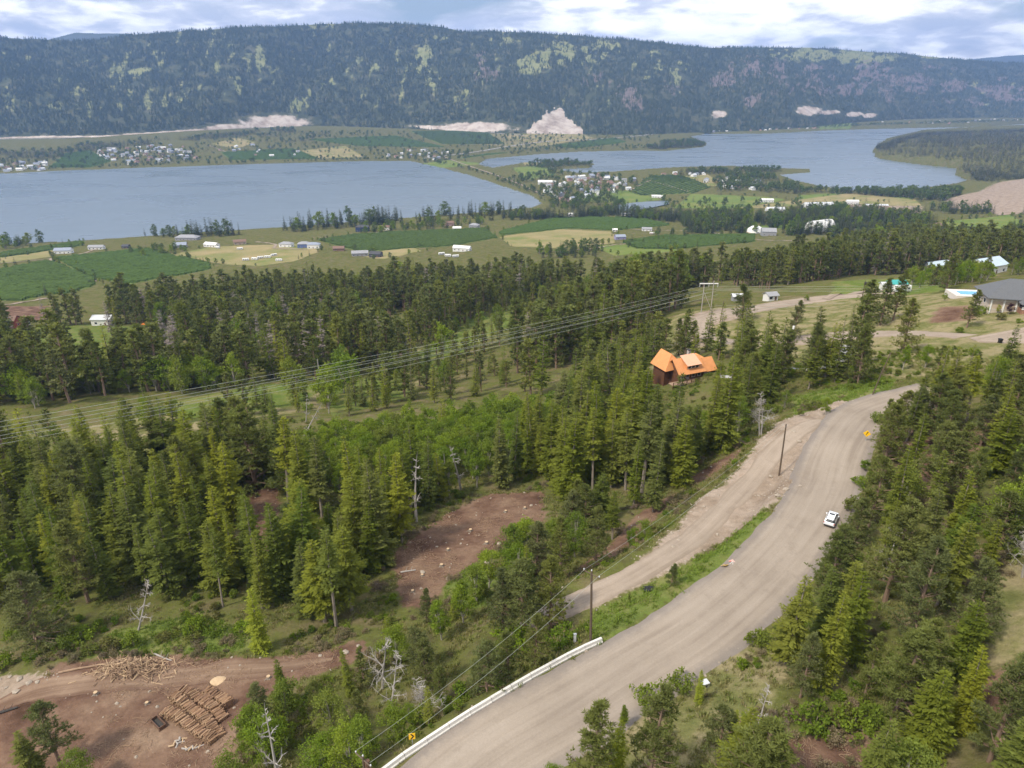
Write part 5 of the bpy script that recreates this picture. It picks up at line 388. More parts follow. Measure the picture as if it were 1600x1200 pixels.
MAT = dict(
    fir=foliage('fir_needles', [(0.108, 0.147, 0.025), (0.177, 0.206, 0.028), (0.117, 0.147, 0.038), (0.255, 0.272, 0.033), (0.128, 0.157, 0.043), (0.206, 0.232, 0.032), (0.157, 0.171, 0.057), (0.117, 0.151, 0.025), (0.235, 0.242, 0.048)], .36),
    pine=foliage('pine_needles', [(0.134, 0.161, 0.055), (0.178, 0.200, 0.055), (0.144, 0.165, 0.070), (0.212, 0.226, 0.060), (0.134, 0.161, 0.050), (0.183, 0.195, 0.085)], .36),
    leafy=foliage('broad_leaves', [(.15, .22, .03), (.19, .265, .034), (.24, .30, .04), (.14, .20, .036), (.21, .245, .055), (.17, .24, .032)], .4),
    grey=foliage('dead_needles', [(.24, .21, .19), (.27, .22, .20), (.21, .19, .18)], 0.1),
    shrub=foliage('shrub_leaves', [(0.132, 0.198, 0.025), (0.165, 0.198, 0.041), (0.176, 0.250, 0.025), (0.165, 0.156, 0.057), (0.110, 0.177, 0.021)], 0.3, 2.0),
    grass=foliage('grass_blades', [(.17, .22, .045), (.27, .24, .11), (.20, .23, .055), (.33, .28, .16), (.15, .21, .04)], 0.25, 3.0),
    turf=foliage('verge_grass', [(.16, .24, .04), (.20, .27, .05), (.17, .22, .05)], 0.25, 3.0),
    farleaf=foliage('distant_leaves', [(.09, .14, .035), (.12, .16, .045), (.10, .13, .05)], 0.2),
    farfir=foliage('distant_conifer', [(.055, .075, .028), (.07, .09, .032), (.06, .078, .035), (.085, .10, .04)], 0.1),
    orchard=foliage('orchard_leaves', [(.07, .115, .03), (.085, .13, .034), (.075, .11, .032)], 0.15, 0.4),
    bark=plain('bark', (.25, .21, .17), .9, .5, 3.0),
    pinebark=plain('pine_bark', (.22, .15, .11), .9, .5, 3.0),
    palebark=plain('pale_bark', (.36, .33, .28), .9, .5, 3.0),
    deadwood=plain('dead_wood', (.36, .33, .30), .9, .4, 4.0),
    logwood=foliage('cut_logs', [(.24, .145, .09), (.34, .21, .125), (.18, .11, .07), (.40, .27, .17), (.28, .17, .11), (.15, .095, .065)], 0.0, 3.0),
    brush=foliage('dry_brush', [(.20, .165, .10), (.24, .19, .12), (.17, .16, .08), (.22, .17, .13)], .2, 2.0),
    brightfir=foliage('bright_fir_needles', [(.30, .33, .04), (.26, .30, .04)], .36),
    logend=plain('log_ends', (.50, .36, .22), .85, .5, 5.0),
    stick=plain('slash_sticks', (.30, .20, .13), .9, .8, 2.0),
    rock=plain('rock', (.34, .285, .225), .9, .5, 1.5, bump=.6),
    steel=plain('dark_steel', (.05, .045, .04), .6, .5, 4.0),
    rust=plain('rusty_steel', (.13, .075, .05), .8, .6, 4.0),
    galv=plain('galvanised_steel', (.45, .46, .47), .45, .2, 3.0, .6),
    concrete=plain('white_concrete', (.66, .63, .58), .85, .35, 1.2, bump=.3),
    yellow=plain('yellow_sign', (.85, .50, .015), .5, .12, 3.0),
    black=plain('black_paint', (.02, .02, .02), .5, .2, 3.0),
    orange=plain('orange_plastic', (.80, .22, .03), .5, .2, 3.0),
    red=plain('red_plastic', (.62, .07, .05), .5, .25, 3.0),
    white=plain('white_paint', (.78, .77, .74), .5, .12, 1.0),
    pole=plain('pole_wood', (.115, .085, .06), .9, .5, 3.0),
    greypole=plain('weathered_pole', (.36, .33, .29), .9, .3, 3.0),
    wire=plain('wire', (.40, .42, .36), .5, .1, 1.0, .2),
    glass=plain('window_glass', (.03, .037, .045), .12, .2, 1.0, spec=.6),
    carwhite=plain('car_paint', (.80, .81, .84), .22, .05, 1.0, spec=.5),
    tyre=plain('tyre', (.018, .018, .018), .8, .2, 5.0),
    alloy=plain('alloy', (.35, .36, .38), .35, .2, 4.0, .7),
    lampred=plain('tail_lamp', (.45, .02, .02), .25, .1, 2.0),
    copper=plain('orange_metal_roof', (.66, .29, .11), .45, .22, .5, .1),
    copperpale=plain('pale_orange_metal_roof', (.74, .42, .27), .38, .14, .35, .15),
    logwall=plain('stained_logs', (.12, .055, .03), .75, .5, 1.2),
    stone=plain('grey_stone', (.38, .36, .34), .9, .5, 1.5, bump=.5),
    deckwood=plain('deck_boards', (.32, .22, .15), .8, .4, 2.0),
    shingle=plain('grey_shingles', (.125, .13, .138), .9, .35, 2.5, bump=.4),
    cream=plain('cream_siding', (.50, .43, .35), .8, .15, 1.0),
    brick=plain('brown_brick', (.30, .16, .105), .85, .5, 3.0),
    pool=plain('pool_water', (.07, .36, .62), .08, .25, .5, spec=.6),
    paving=plain('pale_paving', (.62, .57, .52), .85, .25, 1.0),
    purple=foliage('purple_leaves', [(.045, .018, .03), (.05, .02, .03)], 0.15),
    gold=foliage('golden_leaves', [(.36, .36, .03), (.33, .36, .035)], 0.3),
)
PAINT = {'white': (.74, .73, .70), 'grey': (.30, .30, .31), 'dark': (.07, .07, .075), 'bluegrey': (.28, .31, .37), 'tan': (.46, .37, .28), 'brown': (.20, .125, .09), 'blue': (.12, .16, .32),
         'navy': (.035, .05, .12), 'pink': (.50, .34, .29), 'lilac': (.28, .26, .42), 'red': (.30, .06, .05), 'palegrey': (.56, .57, .58), 'paleblue': (.45, .54, .60), 'teal': (.06, .36, .34)}
for k, c in PAINT.items(): MAT['paint_' + k] = plain('paint_' + k, c, .7, .2, .4)

def attr(t, name):
    a = t.nodes.new('ShaderNodeAttribute'); a.attribute_name = name
    return a.outputs['Fac']

def terrain_mat():
    m, t, o = new_mat('terrain')
    p = geopos(t)
    big = noise(t, 0.022, 4, 0.6, p); mid = noise(t, 0.16, 5, 0.62, p); fine = noise(t, 1.3, 5, 0.65, p); grain = noise(t, 6.0, 3, 0.65, p)
    wob = M('SUBTRACT', M('ADD', M('MULTIPLY', fine, 0.75, tree=t), M('MULTIPLY', mid, 0.75, tree=t), tree=t), 0.75, tree=t)
    floor_ = ramp(mid, [(.30, (.085, .075, .038)), (.46, (.115, .125, .035)), (.60, (.145, .125, .06)), (.72, (.20, .165, .095))], t)
    c = floor_
    def layer(c, name, stops, wobble=0.55, by=None, a=.38, b=.62):
        f = M('ADD', attr(t, name), M('MULTIPLY', wob, wobble, tree=t), tree=t)
        mr = t.nodes.new('ShaderNodeMapRange'); mr.interpolation_type = 'SMOOTHSTEP'; mr.inputs['From Min'].default_value = a; mr.inputs['From Max'].default_value = b
        t.links.new(f, mr.inputs['Value'])
        return mixcol(t, mr.outputs[0], c, ramp(by or mid, stops, t))
    c = layer(c, 'dry', [(.30, (.11, .125, .04)), (.45, (.17, .165, .065)), (.58, (.275, .23, .13)), (.72, (.215, .19, .09))], .9)
    c = layer(c, 'green', [(.30, (.09, .135, .026)), (.48, (.13, .165, .04)), (.64, (.19, .185, .068))], .9)
    c = layer(c, 'field', [(.30, (.115, .165, .042)), (.50, (.15, .195, .05)), (.68, (.20, .21, .068))], .4, big)
    c = layer(c, 'hay', [(.30, (.17, .195, .06)), (.48, (.26, .23, .105)), (.66, (.33, .265, .14))], .4, big)
    c = layer(c, 'orchard', [(.30, (.085, .125, .03)), (.60, (.125, .16, .045))], .2)
    c = layer(c, 'dirt', [(.28, (.075, .044, .030)), (.42, (.135, .080, .056)), (.56, (.195, .125, .086)), (.72, (.26, .18, .125))], .9)
    c = layer(c, 'gravel', [(.28, (.19, .14, .10)), (.46, (.29, .225, .17)), (.60, (.36, .29, .23)), (.75, (.34, .24, .17))], .9)
    g = M('ADD', M('MULTIPLY', grain, 0.5, tree=t), M('MULTIPLY', fine, 0.7, tree=t), tree=t)
    g = M('ADD', g, 0.4, tree=t)
    c = mixcol(t, 1.0, c, g, 'MULTIPLY')
    b = t.nodes.new('ShaderNodeBsdfDiffuse')
    t.links.new(c, b.inputs['Color'])
    bp = t.nodes.new('ShaderNodeBump'); bp.inputs['Strength'].default_value = 0.7; bp.inputs['Distance'].default_value = 0.35
    t.links.new(M('ADD', M('MULTIPLY', grain, 0.4, tree=t), fine, tree=t), bp.inputs['Height']); t.links.new(bp.outputs[0], b.inputs['Normal'])
    t.links.new(b.outputs[0], o.inputs['Surface'])
    return m

def road_mat(name, cols, streak=0.5):
    """graded gravel: wheel tracks along the road (uv: u across in metres, v along in metres), loose darker shoulders, stones"""
    m, t, o = new_mat(name)
    uv = t.nodes.new('ShaderNodeUVMap').outputs[0]
    s = t.nodes.new('ShaderNodeSeparateXYZ'); t.links.new(uv, s.inputs[0])
    mp = t.nodes.new('ShaderNodeMapping'); mp.inputs['Scale'].default_value = (1.1, 0.035, 1); t.links.new(uv, mp.inputs[0])
    tr = noise(t, 1.0, 5, 0.6, mp.outputs[0], 0.3)
    mp2 = t.nodes.new('ShaderNodeMapping'); mp2.inputs['Scale'].default_value = (.22, 0.02, 1); t.links.new(uv, mp2.inputs[0])
    lane = noise(t, 1.0, 3, 0.5, mp2.outputs[0], 0.2)
    p = geopos(t)
    blot = noise(t, 0.12, 5, 0.6, p); fine = noise(t, 5.0, 4, 0.7, p); mid = noise(t, 0.8, 4, 0.6, p)
    f = M('ADD', M('MULTIPLY', tr, 0.45, tree=t), M('MULTIPLY', blot, 0.3, tree=t), tree=t)
    f = M('ADD', f, M('MULTIPLY', lane, 0.25, tree=t), tree=t)
    c = ramp(f, [(.40, cols[0]), (.5, cols[1]), (.59, cols[2])], t)
    pit = noise(t, .35, 6, .72, p); c = mixcol(t, M('MULTIPLY', ramp(pit, [(.32, (1, 1, 1)), (.43, (0, 0, 0))], t), .6, tree=t), c, cols[0])
    spill = noise(t, .7, 6, .75, p); c = mixcol(t, M('MULTIPLY', ramp(spill, [(.58, (0, 0, 0)), (.68, (1, 1, 1))], t), .5, tree=t), c, cols[2])
    edge = M('ABSOLUTE', s.outputs[0], tree=t)
    e = M('ADD', edge, M('MULTIPLY', M('SUBTRACT', mid, 0.5, tree=t), 0.5, tree=t), tree=t)
    mr = t.nodes.new('ShaderNodeMapRange'); mr.interpolation_type = 'SMOOTHSTEP'; mr.inputs['From Min'].default_value = 0.62; mr.inputs['From Max'].default_value = 0.95
    w = t.nodes.new('ShaderNodeAttribute'); w.attribute_name = 'across'
    e = M('ADD', M('ABSOLUTE', w.outputs['Fac'], tree=t), M('MULTIPLY', M('SUBTRACT', mid, 0.5, tree=t), 0.35, tree=t), tree=t)
    t.links.new(e, mr.inputs['Value'])
    c = mixcol(t, M('MULTIPLY', mr.outputs[0], 0.75, tree=t), c, cols[3])
    g = M('ADD', M('MULTIPLY', fine, 0.35, tree=t), 0.83, tree=t)
    c = mixcol(t, 1.0, c, g, 'MULTIPLY')
    b = t.nodes.new('ShaderNodeBsdfDiffuse'); t.links.new(c, b.inputs['Color'])
    bp = t.nodes.new('ShaderNodeBump'); bp.inputs['Strength'].default_value = 0.5; bp.inputs['Distance'].default_value = 0.08
    t.links.new(M('ADD', M('MULTIPLY', fine, 0.4, tree=t), tr, tree=t), bp.inputs['Height']); t.links.new(bp.outputs[0], b.inputs['Normal'])
    t.links.new(b.outputs[0], o.inputs['Surface'])
    return m

def hill_mat():
    m, t, o = new_mat('hillside')
    p = geopos(t)
    n1 = noise(t, .004, 5, .6, p); n2 = noise(t, .02, 6, .65, p)
    c = ramp(n2, [(.35, (.05, .06, .03)), (.5, (.075, .085, .042)), (.65, (.12, .115, .065))], t)
    for name, stops in (('hgrass', [(.35, (.17, .19, .075)), (.65, (.27, .27, .12))]), ('hrock', [(.35, (.13, .108, .09)), (.65, (.21, .17, .145))]), ('hcut', [(.35, (.31, .25, .20)), (.48, (.44, .37, .31)), (.58, (.55, .48, .41))])):
        f = M('ADD', attr(t, name), M('MULTIPLY', M('SUBTRACT', n2, .5, tree=t), .8, tree=t), tree=t)
        mr = t.nodes.new('ShaderNodeMapRange'); mr.interpolation_type = 'SMOOTHSTEP'; mr.inputs['From Min'].default_value = .35; mr.inputs['From Max'].default_value = .6
        t.links.new(f, mr.inputs['Value'])
        c = mixcol(t, mr.outputs[0], c, ramp(n2, stops, t))
    b = t.nodes.new('ShaderNodeBsdfDiffuse'); t.links.new(c, b.inputs['Color'])
    bp = t.nodes.new('ShaderNodeBump'); bp.inputs['Strength'].default_value = .8; bp.inputs['Distance'].default_value = 12
    t.links.new(n2, bp.inputs['Height']); t.links.new(bp.outputs[0], b.inputs['Normal'])
    t.links.new(b.outputs[0], o.inputs['Surface'])
    return m

def water_mat(name, c, rough):
    m, t, o = new_mat(name)
    p = geopos(t)
    b = t.nodes.new('ShaderNodeBsdfPrincipled')
    mp = t.nodes.new('ShaderNodeMapping'); mp.inputs['Scale'].default_value = (1, 2.2, 1); t.links.new(p, mp.inputs[0])
    w = noise(t, .09, 8, .68, mp.outputs[0], .3); w2 = noise(t, .0035, 4, .55, mp.outputs[0], .6)
    b.inputs['Base Color'].default_value = c + (1,)
    mr = t.nodes.new('ShaderNodeMapRange'); mr.inputs['From Min'].default_value = .35; mr.inputs['From Max'].default_value = .65; mr.inputs['To Min'].default_value = rough * .75; mr.inputs['To Max'].default_value = rough * 1.3
    t.links.new(w2, mr.inputs['Value']); t.links.new(mr.outputs[0], b.inputs['Roughness'])
    b.inputs['IOR'].default_value = 1.33
    bp = t.nodes.new('ShaderNodeBump'); bp.inputs['Strength'].default_value = .03; bp.inputs['Distance'].default_value = .8
    t.links.new(w, bp.inputs['Height']); t.links.new(bp.outputs[0], b.inputs['Normal'])
    t.links.new(b.outputs[0], o.inputs['Surface'])
    return m

# ---------------------------------------------------------------- the ground
def terrain():
    th = np.radians(np.concatenate([np.linspace(-88, -47, 60, endpoint=False), np.linspace(-47, 47, 520), np.linspace(47, 88, 61)[1:]])); r = np.concatenate([np.geomspace(3, 26, 20, endpoint=False), np.geomspace(26, 6700, 590)])
    TH, RR = np.meshgrid(th, r)
    x = (RR * np.sin(TH)).ravel(); y = (RR * np.cos(TH)).ravel()
    z = ground(x, y)
    n, k = len(th), len(r)
    i = np.arange(n * k).reshape(k, n)
    f = np.stack([i[:-1, :-1], i[:-1, 1:], i[1:, 1:], i[1:, :-1]], -1).reshape(-1, 4)
    me = mesh_np('ground', np.stack([x, y, z], 1), f, [terrain_mat()], smooth_=True)
    rad = np.hypot(x, y)
    soft = 0.8 + rad * 0.011
    for name, polys in COVER.items():
        a = np.zeros(len(x))
        for poly in polys:
            px = [p[0] for p in poly]; py = [p[1] for p in poly]; pad = 4 + 0.012 * max(np.hypot(px, py))
            m = (x > min(px) - pad) & (x < max(px) + pad) & (y > min(py) - pad) & (y < max(py) + pad)
            if not m.any(): continue
            s = sdist(x[m], y[m], poly)
            a[m] = np.maximum(a[m], smooth(-1, 1, s / (soft[m] * (.5 if name in ('orchard', 'field', 'hay') else 1.6))))
        at_ = me.attributes.new(name, 'FLOAT', 'POINT'); at_.data.foreach_set('value', a.astype(np.float32))
    return tag(link('ground', me), kind='structure')
terrain()

ROADMAT = road_mat('gravel_road', [(.245, .202, .162), (.302, .252, .203), (.338, .285, .232), (.195, .170, .152)])
LANEMAT = road_mat('pale_gravel', [(.25, .20, .155), (.32, .26, .205), (.36, .295, .235), (.24, .19, .145)])
TARMAC = road_mat('old_tarmac', [(.30, .29, .28), (.38, .37, .36), (.42, .41, .40), (.30, .28, .25)])

def strip(name, pts, hw, mat, lift=0.05, nx=9, jitter=0.25, seed=1, crown=0.08, taper=0):
    P = np.array([p[:2] for p in pts], float)
    seg = np.hypot(*np.diff(P, axis=0).T); s = np.concatenate([[0], np.cumsum(seg)])
    step = max(0.7, hw * 0.25); q = np.arange(0, s[-1], step)
    X = np.interp(q, s, P[:, 0]); Y = np.interp(q, s, P[:, 1])
    tx = np.gradient(X); ty = np.gradient(Y); L = np.hypot(tx, ty); nx_, ny_ = ty / L, -tx / L
    w = np.linspace(-1, 1, nx)
    jl = hw * (1 + jitter * (fbm(q / 4, q * 0 + seed, 3, seed) - .47)); jr = hw * (1 + jitter * (fbm(q / 4, q * 0 + seed + 40, 3, seed) - .47))
    if taper:
        k_ = np.clip(np.minimum(q + .3, s[-1] - q) / taper, .05, 1) ** .6; jl = jl * k_; jr = jr * k_
    off = np.where(w[None, :] < 0, w[None, :] * jl[:, None], w[None, :] * jr[:, None])
    VX = X[:, None] + nx_[:, None] * off; VY = Y[:, None] + ny_[:, None] * off
    if len(pts[0]) > 2:
        Z = np.interp(q, s, [p[2] for p in pts])[:, None] + 0 * off
        Z = Z + lift * 0 + crown * (1 - w[None, :] ** 2)
        edge = np.abs(w) > .99
        Z[:, edge] = np.maximum(ground(VX[:, edge], VY[:, edge]) - 0.03, Z[:, edge] - .25)
    else:
        Z = ground(VX, VY) + lift
    i = np.arange(VX.size).reshape(VX.shape)
    f = np.stack([i[:-1, :-1], i[:-1, 1:], i[1:, 1:], i[1:, :-1]], -1).reshape(-1, 4)[:, ::-1]
    me = mesh_np(name, np.stack([VX.ravel(), VY.ravel(), Z.ravel()], 1), np.ascontiguousarray(f), [mat], smooth_=True)
    uv = me.uv_layers.new(name='uv')
    U = off.ravel(); V = np.repeat(q, nx)
    vi = np.empty(len(me.loops), np.int32); me.loops.foreach_get('vertex_index', vi)
    uv.data.foreach_set('uv', np.stack([U[vi], V[vi]], 1).astype(np.float32).ravel())
    a = me.attributes.new('across', 'FLOAT', 'POINT'); a.data.foreach_set('value', np.tile(w, len(q)).astype(np.float32))
    return tag(link(name, me), kind='structure')

strip('gravel_road', ROAD_MAIN, 5.3, ROADMAT, nx=15, jitter=.22, seed=3)
strip('gravel_track', TRACK, 2.0, LANEMAT, nx=7, jitter=.5, seed=5, taper=5)
strip('upper_gravel_road', UPPER, 4.7, LANEMAT, nx=7, seed=8)
strip('driveway', DRIVE, 1.7, TARMAC, nx=5, seed=11)
strip('house_driveway', DRIVE2, 1.9, LANEMAT, nx=5, seed=13)
DIRTROAD = road_mat('packed_soil', [(.15, .095, .065), (.22, .15, .105), (.29, .205, .145), (.14, .085, .06)])
for i_, (p_, w_) in enumerate(SOILTRACKS): strip('soil_track', p_, w_, DIRTROAD, lift=.03, nx=7, jitter=.6, seed=60 + i_, taper=9)
for i_, (nm, w_, p_) in enumerate(LANES):
    strip(nm, p_, w_ * .6, TARMAC if nm == 'highway' else LANEMAT, lift=.35 if w_ < 4.5 else .8, nx=3, jitter=.15, seed=20 + i_)

# ---------------------------------------------------------------- the lakes
WATER = water_mat('lake_water', (.135, .175, .21), .30)
for poly in LAKES:
    bm = bmesh.new()
    bm.faces.new([bm.verts.new((px, py, 0)) for px, py in poly])
    cxy = np.mean(poly, 0)
    bmesh.ops.triangulate(bm, faces=bm.faces[:])
    for v in bm.verts:                                   # run the sheet a little way under the shore
        d = Vector((v.co.x - cxy[0], v.co.y - cxy[1], 0)).normalized(); v.co += d * 3
    for f in bm.faces:
        if f.normal.z < 0: f.normal_flip()
    me = bpy.data.meshes.new('lake'); bm.to_mesh(me); bm.free(); me.materials.append(WATER)
    tag(link('lake', me), kind='structure')
pz = max(ground(px, py) for px, py in POND) + .15
me = mesh_np('pond', [(px, py, pz) for px, py in POND], [tuple(range(len(POND)))[::-1]], [WATER])
if me.polygons[0].normal.z < 0: me.flip_normals()
tag(link('pond', me), kind='structure')

# ---------------------------------------------------------------- the long hillside across the lake and the far ranges
_bt = [math.atan2(p[0], p[1]) for p in HILL_BASE]; _br = [math.hypot(p[0], p[1]) for p in HILL_BASE]; _bz = [p[2] for p in HILL_BASE]
_ct = [math.atan2(p[0], p[1]) for p in HILL_CREST]; _cr = [math.hypot(p[0], p[1]) for p in HILL_CREST]; _cz = [p[2] for p in HILL_CREST]
def hill_xyz(th, v):
    rb = np.interp(th, _bt, _br) - 25; zb = np.interp(th, _bt, _bz) - 4; rc = np.interp(th, _ct, _cr); zc = np.interp(th, _ct, _cz)
    vv = np.clip(v, 0, 1)
    a = th * 4600
    g = (fbm(a / 420 + vv * .9, vv * 1.4, 4, 21) - .47) * np.sin(np.pi * np.clip(vv, 0, 1)) ** .7     # spurs and gullies
    r = rb + (rc - rb) * v + g * -260
    z = zb + (zc - zb) * vv ** .92 + g * 95 - np.maximum(v - 1, 0) * 380
    z = z + (fbm(a / 90, vv * 11, 3, 33) - .45) * 13 * np.clip(vv * 5, 0, 1)
    return r * np.sin(th), r * np.cos(th), z
def hill_cover(th, v, k):
    out = np.zeros(th.shape)
    for kind, pt, pv, rt, rv in PATCHES:
        if kind == k:
            q = ((th - pt) / rt) ** 2 + ((v - pv) / rv) ** 2
            out = np.maximum(out, np.exp(-q * .55))
        elif kind == 3 and k == 2:                       # the quarry: a fan of cut rock, broad at its foot
            hgt_ = np.clip((v - pv) / rv, 0, 1); out = np.maximum(out, 1.3 * (v >= pv - .02) * (v < pv + rv) * smooth(-.1, .12, (1 - hgt_) - np.abs(th - pt) / rt + (fbm(th * 240, v * 22, 3, 5) - .45) * .5))
    a = th * 4600
    wob = .6 * fbm(a / 24 - v * 4, v * 20, 5, 50 + k) + .4 * fbm(a / 90, v * 7, 3, 57 + k)
    out = np.clip(out * smooth(.36, .56, wob) * 1.15, 0, 1) if k < 2 else np.clip(out * (.55 + .95 * wob), 0, 1)
    if k == 0:
        st = fbm(a / 34 - v * 5, v * 8, 5, 61) + .35 * fbm(a / 420, v * 2.5, 2, 71)
        out = np.maximum(out, smooth(.74, .86, st) * .5 * smooth(.03, .2, v))
    if k == 1:
        st = fbm(a / 75 + v * 2, v * 5, 4, 81) + .3 * smooth(-.1, .5, th) - .1
        out = np.maximum(out, smooth(.66, .80, st) * .5 * smooth(.05, .2, v) * (1 - smooth(.75, .95, v)))
    return out
def hillside():
    th = np.linspace(-.74, .88, 860); v = np.concatenate([np.linspace(0, 1, 140), [1.06, 1.15, 1.4]])
    TH, V = np.meshgrid(th, v)
    x, y, z = hill_xyz(TH.ravel(), V.ravel())
    i = np.arange(x.size).reshape(TH.shape)
    f = np.stack([i[:-1, :-1], i[:-1, 1:], i[1:, 1:], i[1:, :-1]], -1).reshape(-1, 4)
    me = mesh_np('hillside', np.stack([x, y, z], 1), f, [hill_mat()], smooth_=True)
    for k, nm in enumerate(('hgrass', 'hrock', 'hcut')):
        a = me.attributes.new(nm, 'FLOAT', 'POINT'); a.data.foreach_set('value', hill_cover(TH.ravel(), V.ravel(), k).astype(np.float32))
    tag(link('hillside', me), kind='structure')
hillside()
RANGE = plain('far_range', (.09, .105, .085), 1, .3, .002, spec=0)
for line in RIDGES:
    P = np.array(line, float); n = 120
    t_ = np.linspace(0, 1, n); s_ = np.linspace(0, 1, len(P))
    X = np.interp(t_, s_, P[:, 0]); Y = np.interp(t_, s_, P[:, 1]); Z = np.interp(t_, s_, P[:, 2]) + (fbm(X / 500, Y / 500, 4, 4) - .47) * 60
    rows = [(-.35, -60), (-.2, .45), (-.08, .85), (0, 1), (.12, .9), (.4, -60)]
    V_ = []
    for dy, k in rows:
        zz_ = Z * k if k > 0 else np.full(n, k)
        V_.append(np.stack([X, Y + dy * 6000, zz_ + (fbm(X / 300, Y * 0 + dy * 9, 3, 8) - .45) * 90 * (0 < k < 1)], 1))
    V_ = np.concatenate(V_); i = np.arange(len(rows) * n).reshape(len(rows), n)
    f = np.stack([i[:-1, :-1], i[:-1, 1:], i[1:, 1:], i[1:, :-1]], -1).reshape(-1, 4)
    tag(link('far_range', mesh_np('far_range', V_, f, [RANGE], smooth_=True)), kind='structure')

# ---------------------------------------------------------------- trees: models
def quads(p, d, side, L, W):
    """diamond-shaped leaf faces: root p, direction d, half-width along side"""
    mid = p + d * (L * .45)[:, None]
    v = np.stack([p, mid + side * (W * .5)[:, None], p + d * L[:, None], mid - side * (W * .5)[:, None]], 1).reshape(-1, 3)
    f = np.arange(len(v)).reshape(-1, 4)
    return v, f

def unit(a): return a / (np.linalg.norm(a, axis=1, keepdims=True) + 1e-9)

def stem_mesh(name, pts, rad, mat, n=6, branches=()):
    b = MB().tube(pts, rad, n, cap=False)
    for bp, br in branches: b.tube(bp, br, 3, cap=False)
    return b.mesh(name, mat)

def fir(seed, H, Rm, dens=1.0, leaf=1.0, bare=.08, ragged=.2, mat='fir', name='fir'):
    g = np.random.default_rng(seed)
    vs, fs, n0 = [], [], 0
    zb = H * bare
    nw = int(30 * dens)
    zs = zb + (H * .985 - zb) * (np.arange(nw) + g.uniform(-.3, .3, nw)) / nw
    P, Dv, Sd, Ls, Ws = [], [], [], [], []
    lop = g.uniform(0, 6.28); stems = []
    for z in zs:
        t = min(max((z - zb) / (H - zb), 0), 1)
        rad = Rm * (1 - t) ** .82 * (1 - .35 * (1 - t) ** 6) + .12
        nb = int(g.integers(5, 8))
        a0 = g.uniform(0, 6.28)
        for k in range(nb):
            az = a0 + 6.283 * k / nb + g.uniform(-.35, .35)
            L = rad * g.uniform(1 - ragged * 1.6, 1 + ragged) * (1 + .12 * math.cos(az - lop))
            L *= .72 + .6 * float(vnoise(az * 1.3 + seed, z * .55, seed)); 
            if g.random() < .05 + .22 * (float(vnoise(az * .9 + 7, z * .8, seed + 5)) > .72): continue
            elev = -.28 + .95 * t ** 1.4 + g.uniform(-.12, .12)
            m = max(3, int(L / (.26 * leaf) + 1))
            s = (np.arange(m) + g.uniform(0, .8, m)) / m * .93 + .09
            d0 = np.array([math.cos(az), math.sin(az), 0])
            sag = .18 * (1 - t)
            pos = np.zeros((m, 3)); pos[:, 2] = z
            pos += d0 * (L * s)[:, None]
            pos[:, 2] += L * (s * math.tan(elev) - sag * s + sag * 1.1 * s ** 3)
            for sg in (-1, 1):
                an = az + sg * g.uniform(.55, 1.0, m)
                d = np.stack([np.cos(an), np.sin(an), g.uniform(-.35, .12, m) + .25 * t], 1)
                ll = np.minimum((L * (1.05 - s) * .62 + .16) * g.uniform(.7, 1.25, m), .95 * leaf + .2 * L * 0)
                P.append(pos); Dv.append(d); Ls.append(ll); Ws.append(ll * g.uniform(.30, .46, m) * leaf ** .3)
            P.append(pos[-1:]); Dv.append((d0 + [0, 0, .1])[None]); Ls.append(np.array([.34 * leaf])); Ws.append(np.array([.15 * leaf]))
    # leader
    k = 5; P.append(np.tile([[0, 0, H * .955]], (k, 1))); Dv.append(np.stack([g.normal(0, .35, k), g.normal(0, .35, k), np.ones(k)], 1)); Ls.append(np.full(k, H * .045)); Ws.append(np.full(k, .13 * leaf))
    p = np.concatenate(P); d = unit(np.concatenate(Dv)); L = np.concatenate(Ls); W = np.concatenate(Ws)
    up = np.stack([g.normal(0, .38, len(p)), g.normal(0, .38, len(p)), np.ones(len(p))], 1)
    side = unit(np.cross(d, up))
    v, f = quads(p, d, side, L, W)
    crown = mesh_np(name + '_crown', v, f, [MAT[mat]])
    trunk = stem_mesh(name + '_trunk', [(0, 0, -.8), (0, 0, H * .25), (.04, .02, H * .6), (0, 0, H * .97)], [H * .016, H * .0125, H * .008, .015], MAT['bark'])
    return trunk, crown, H

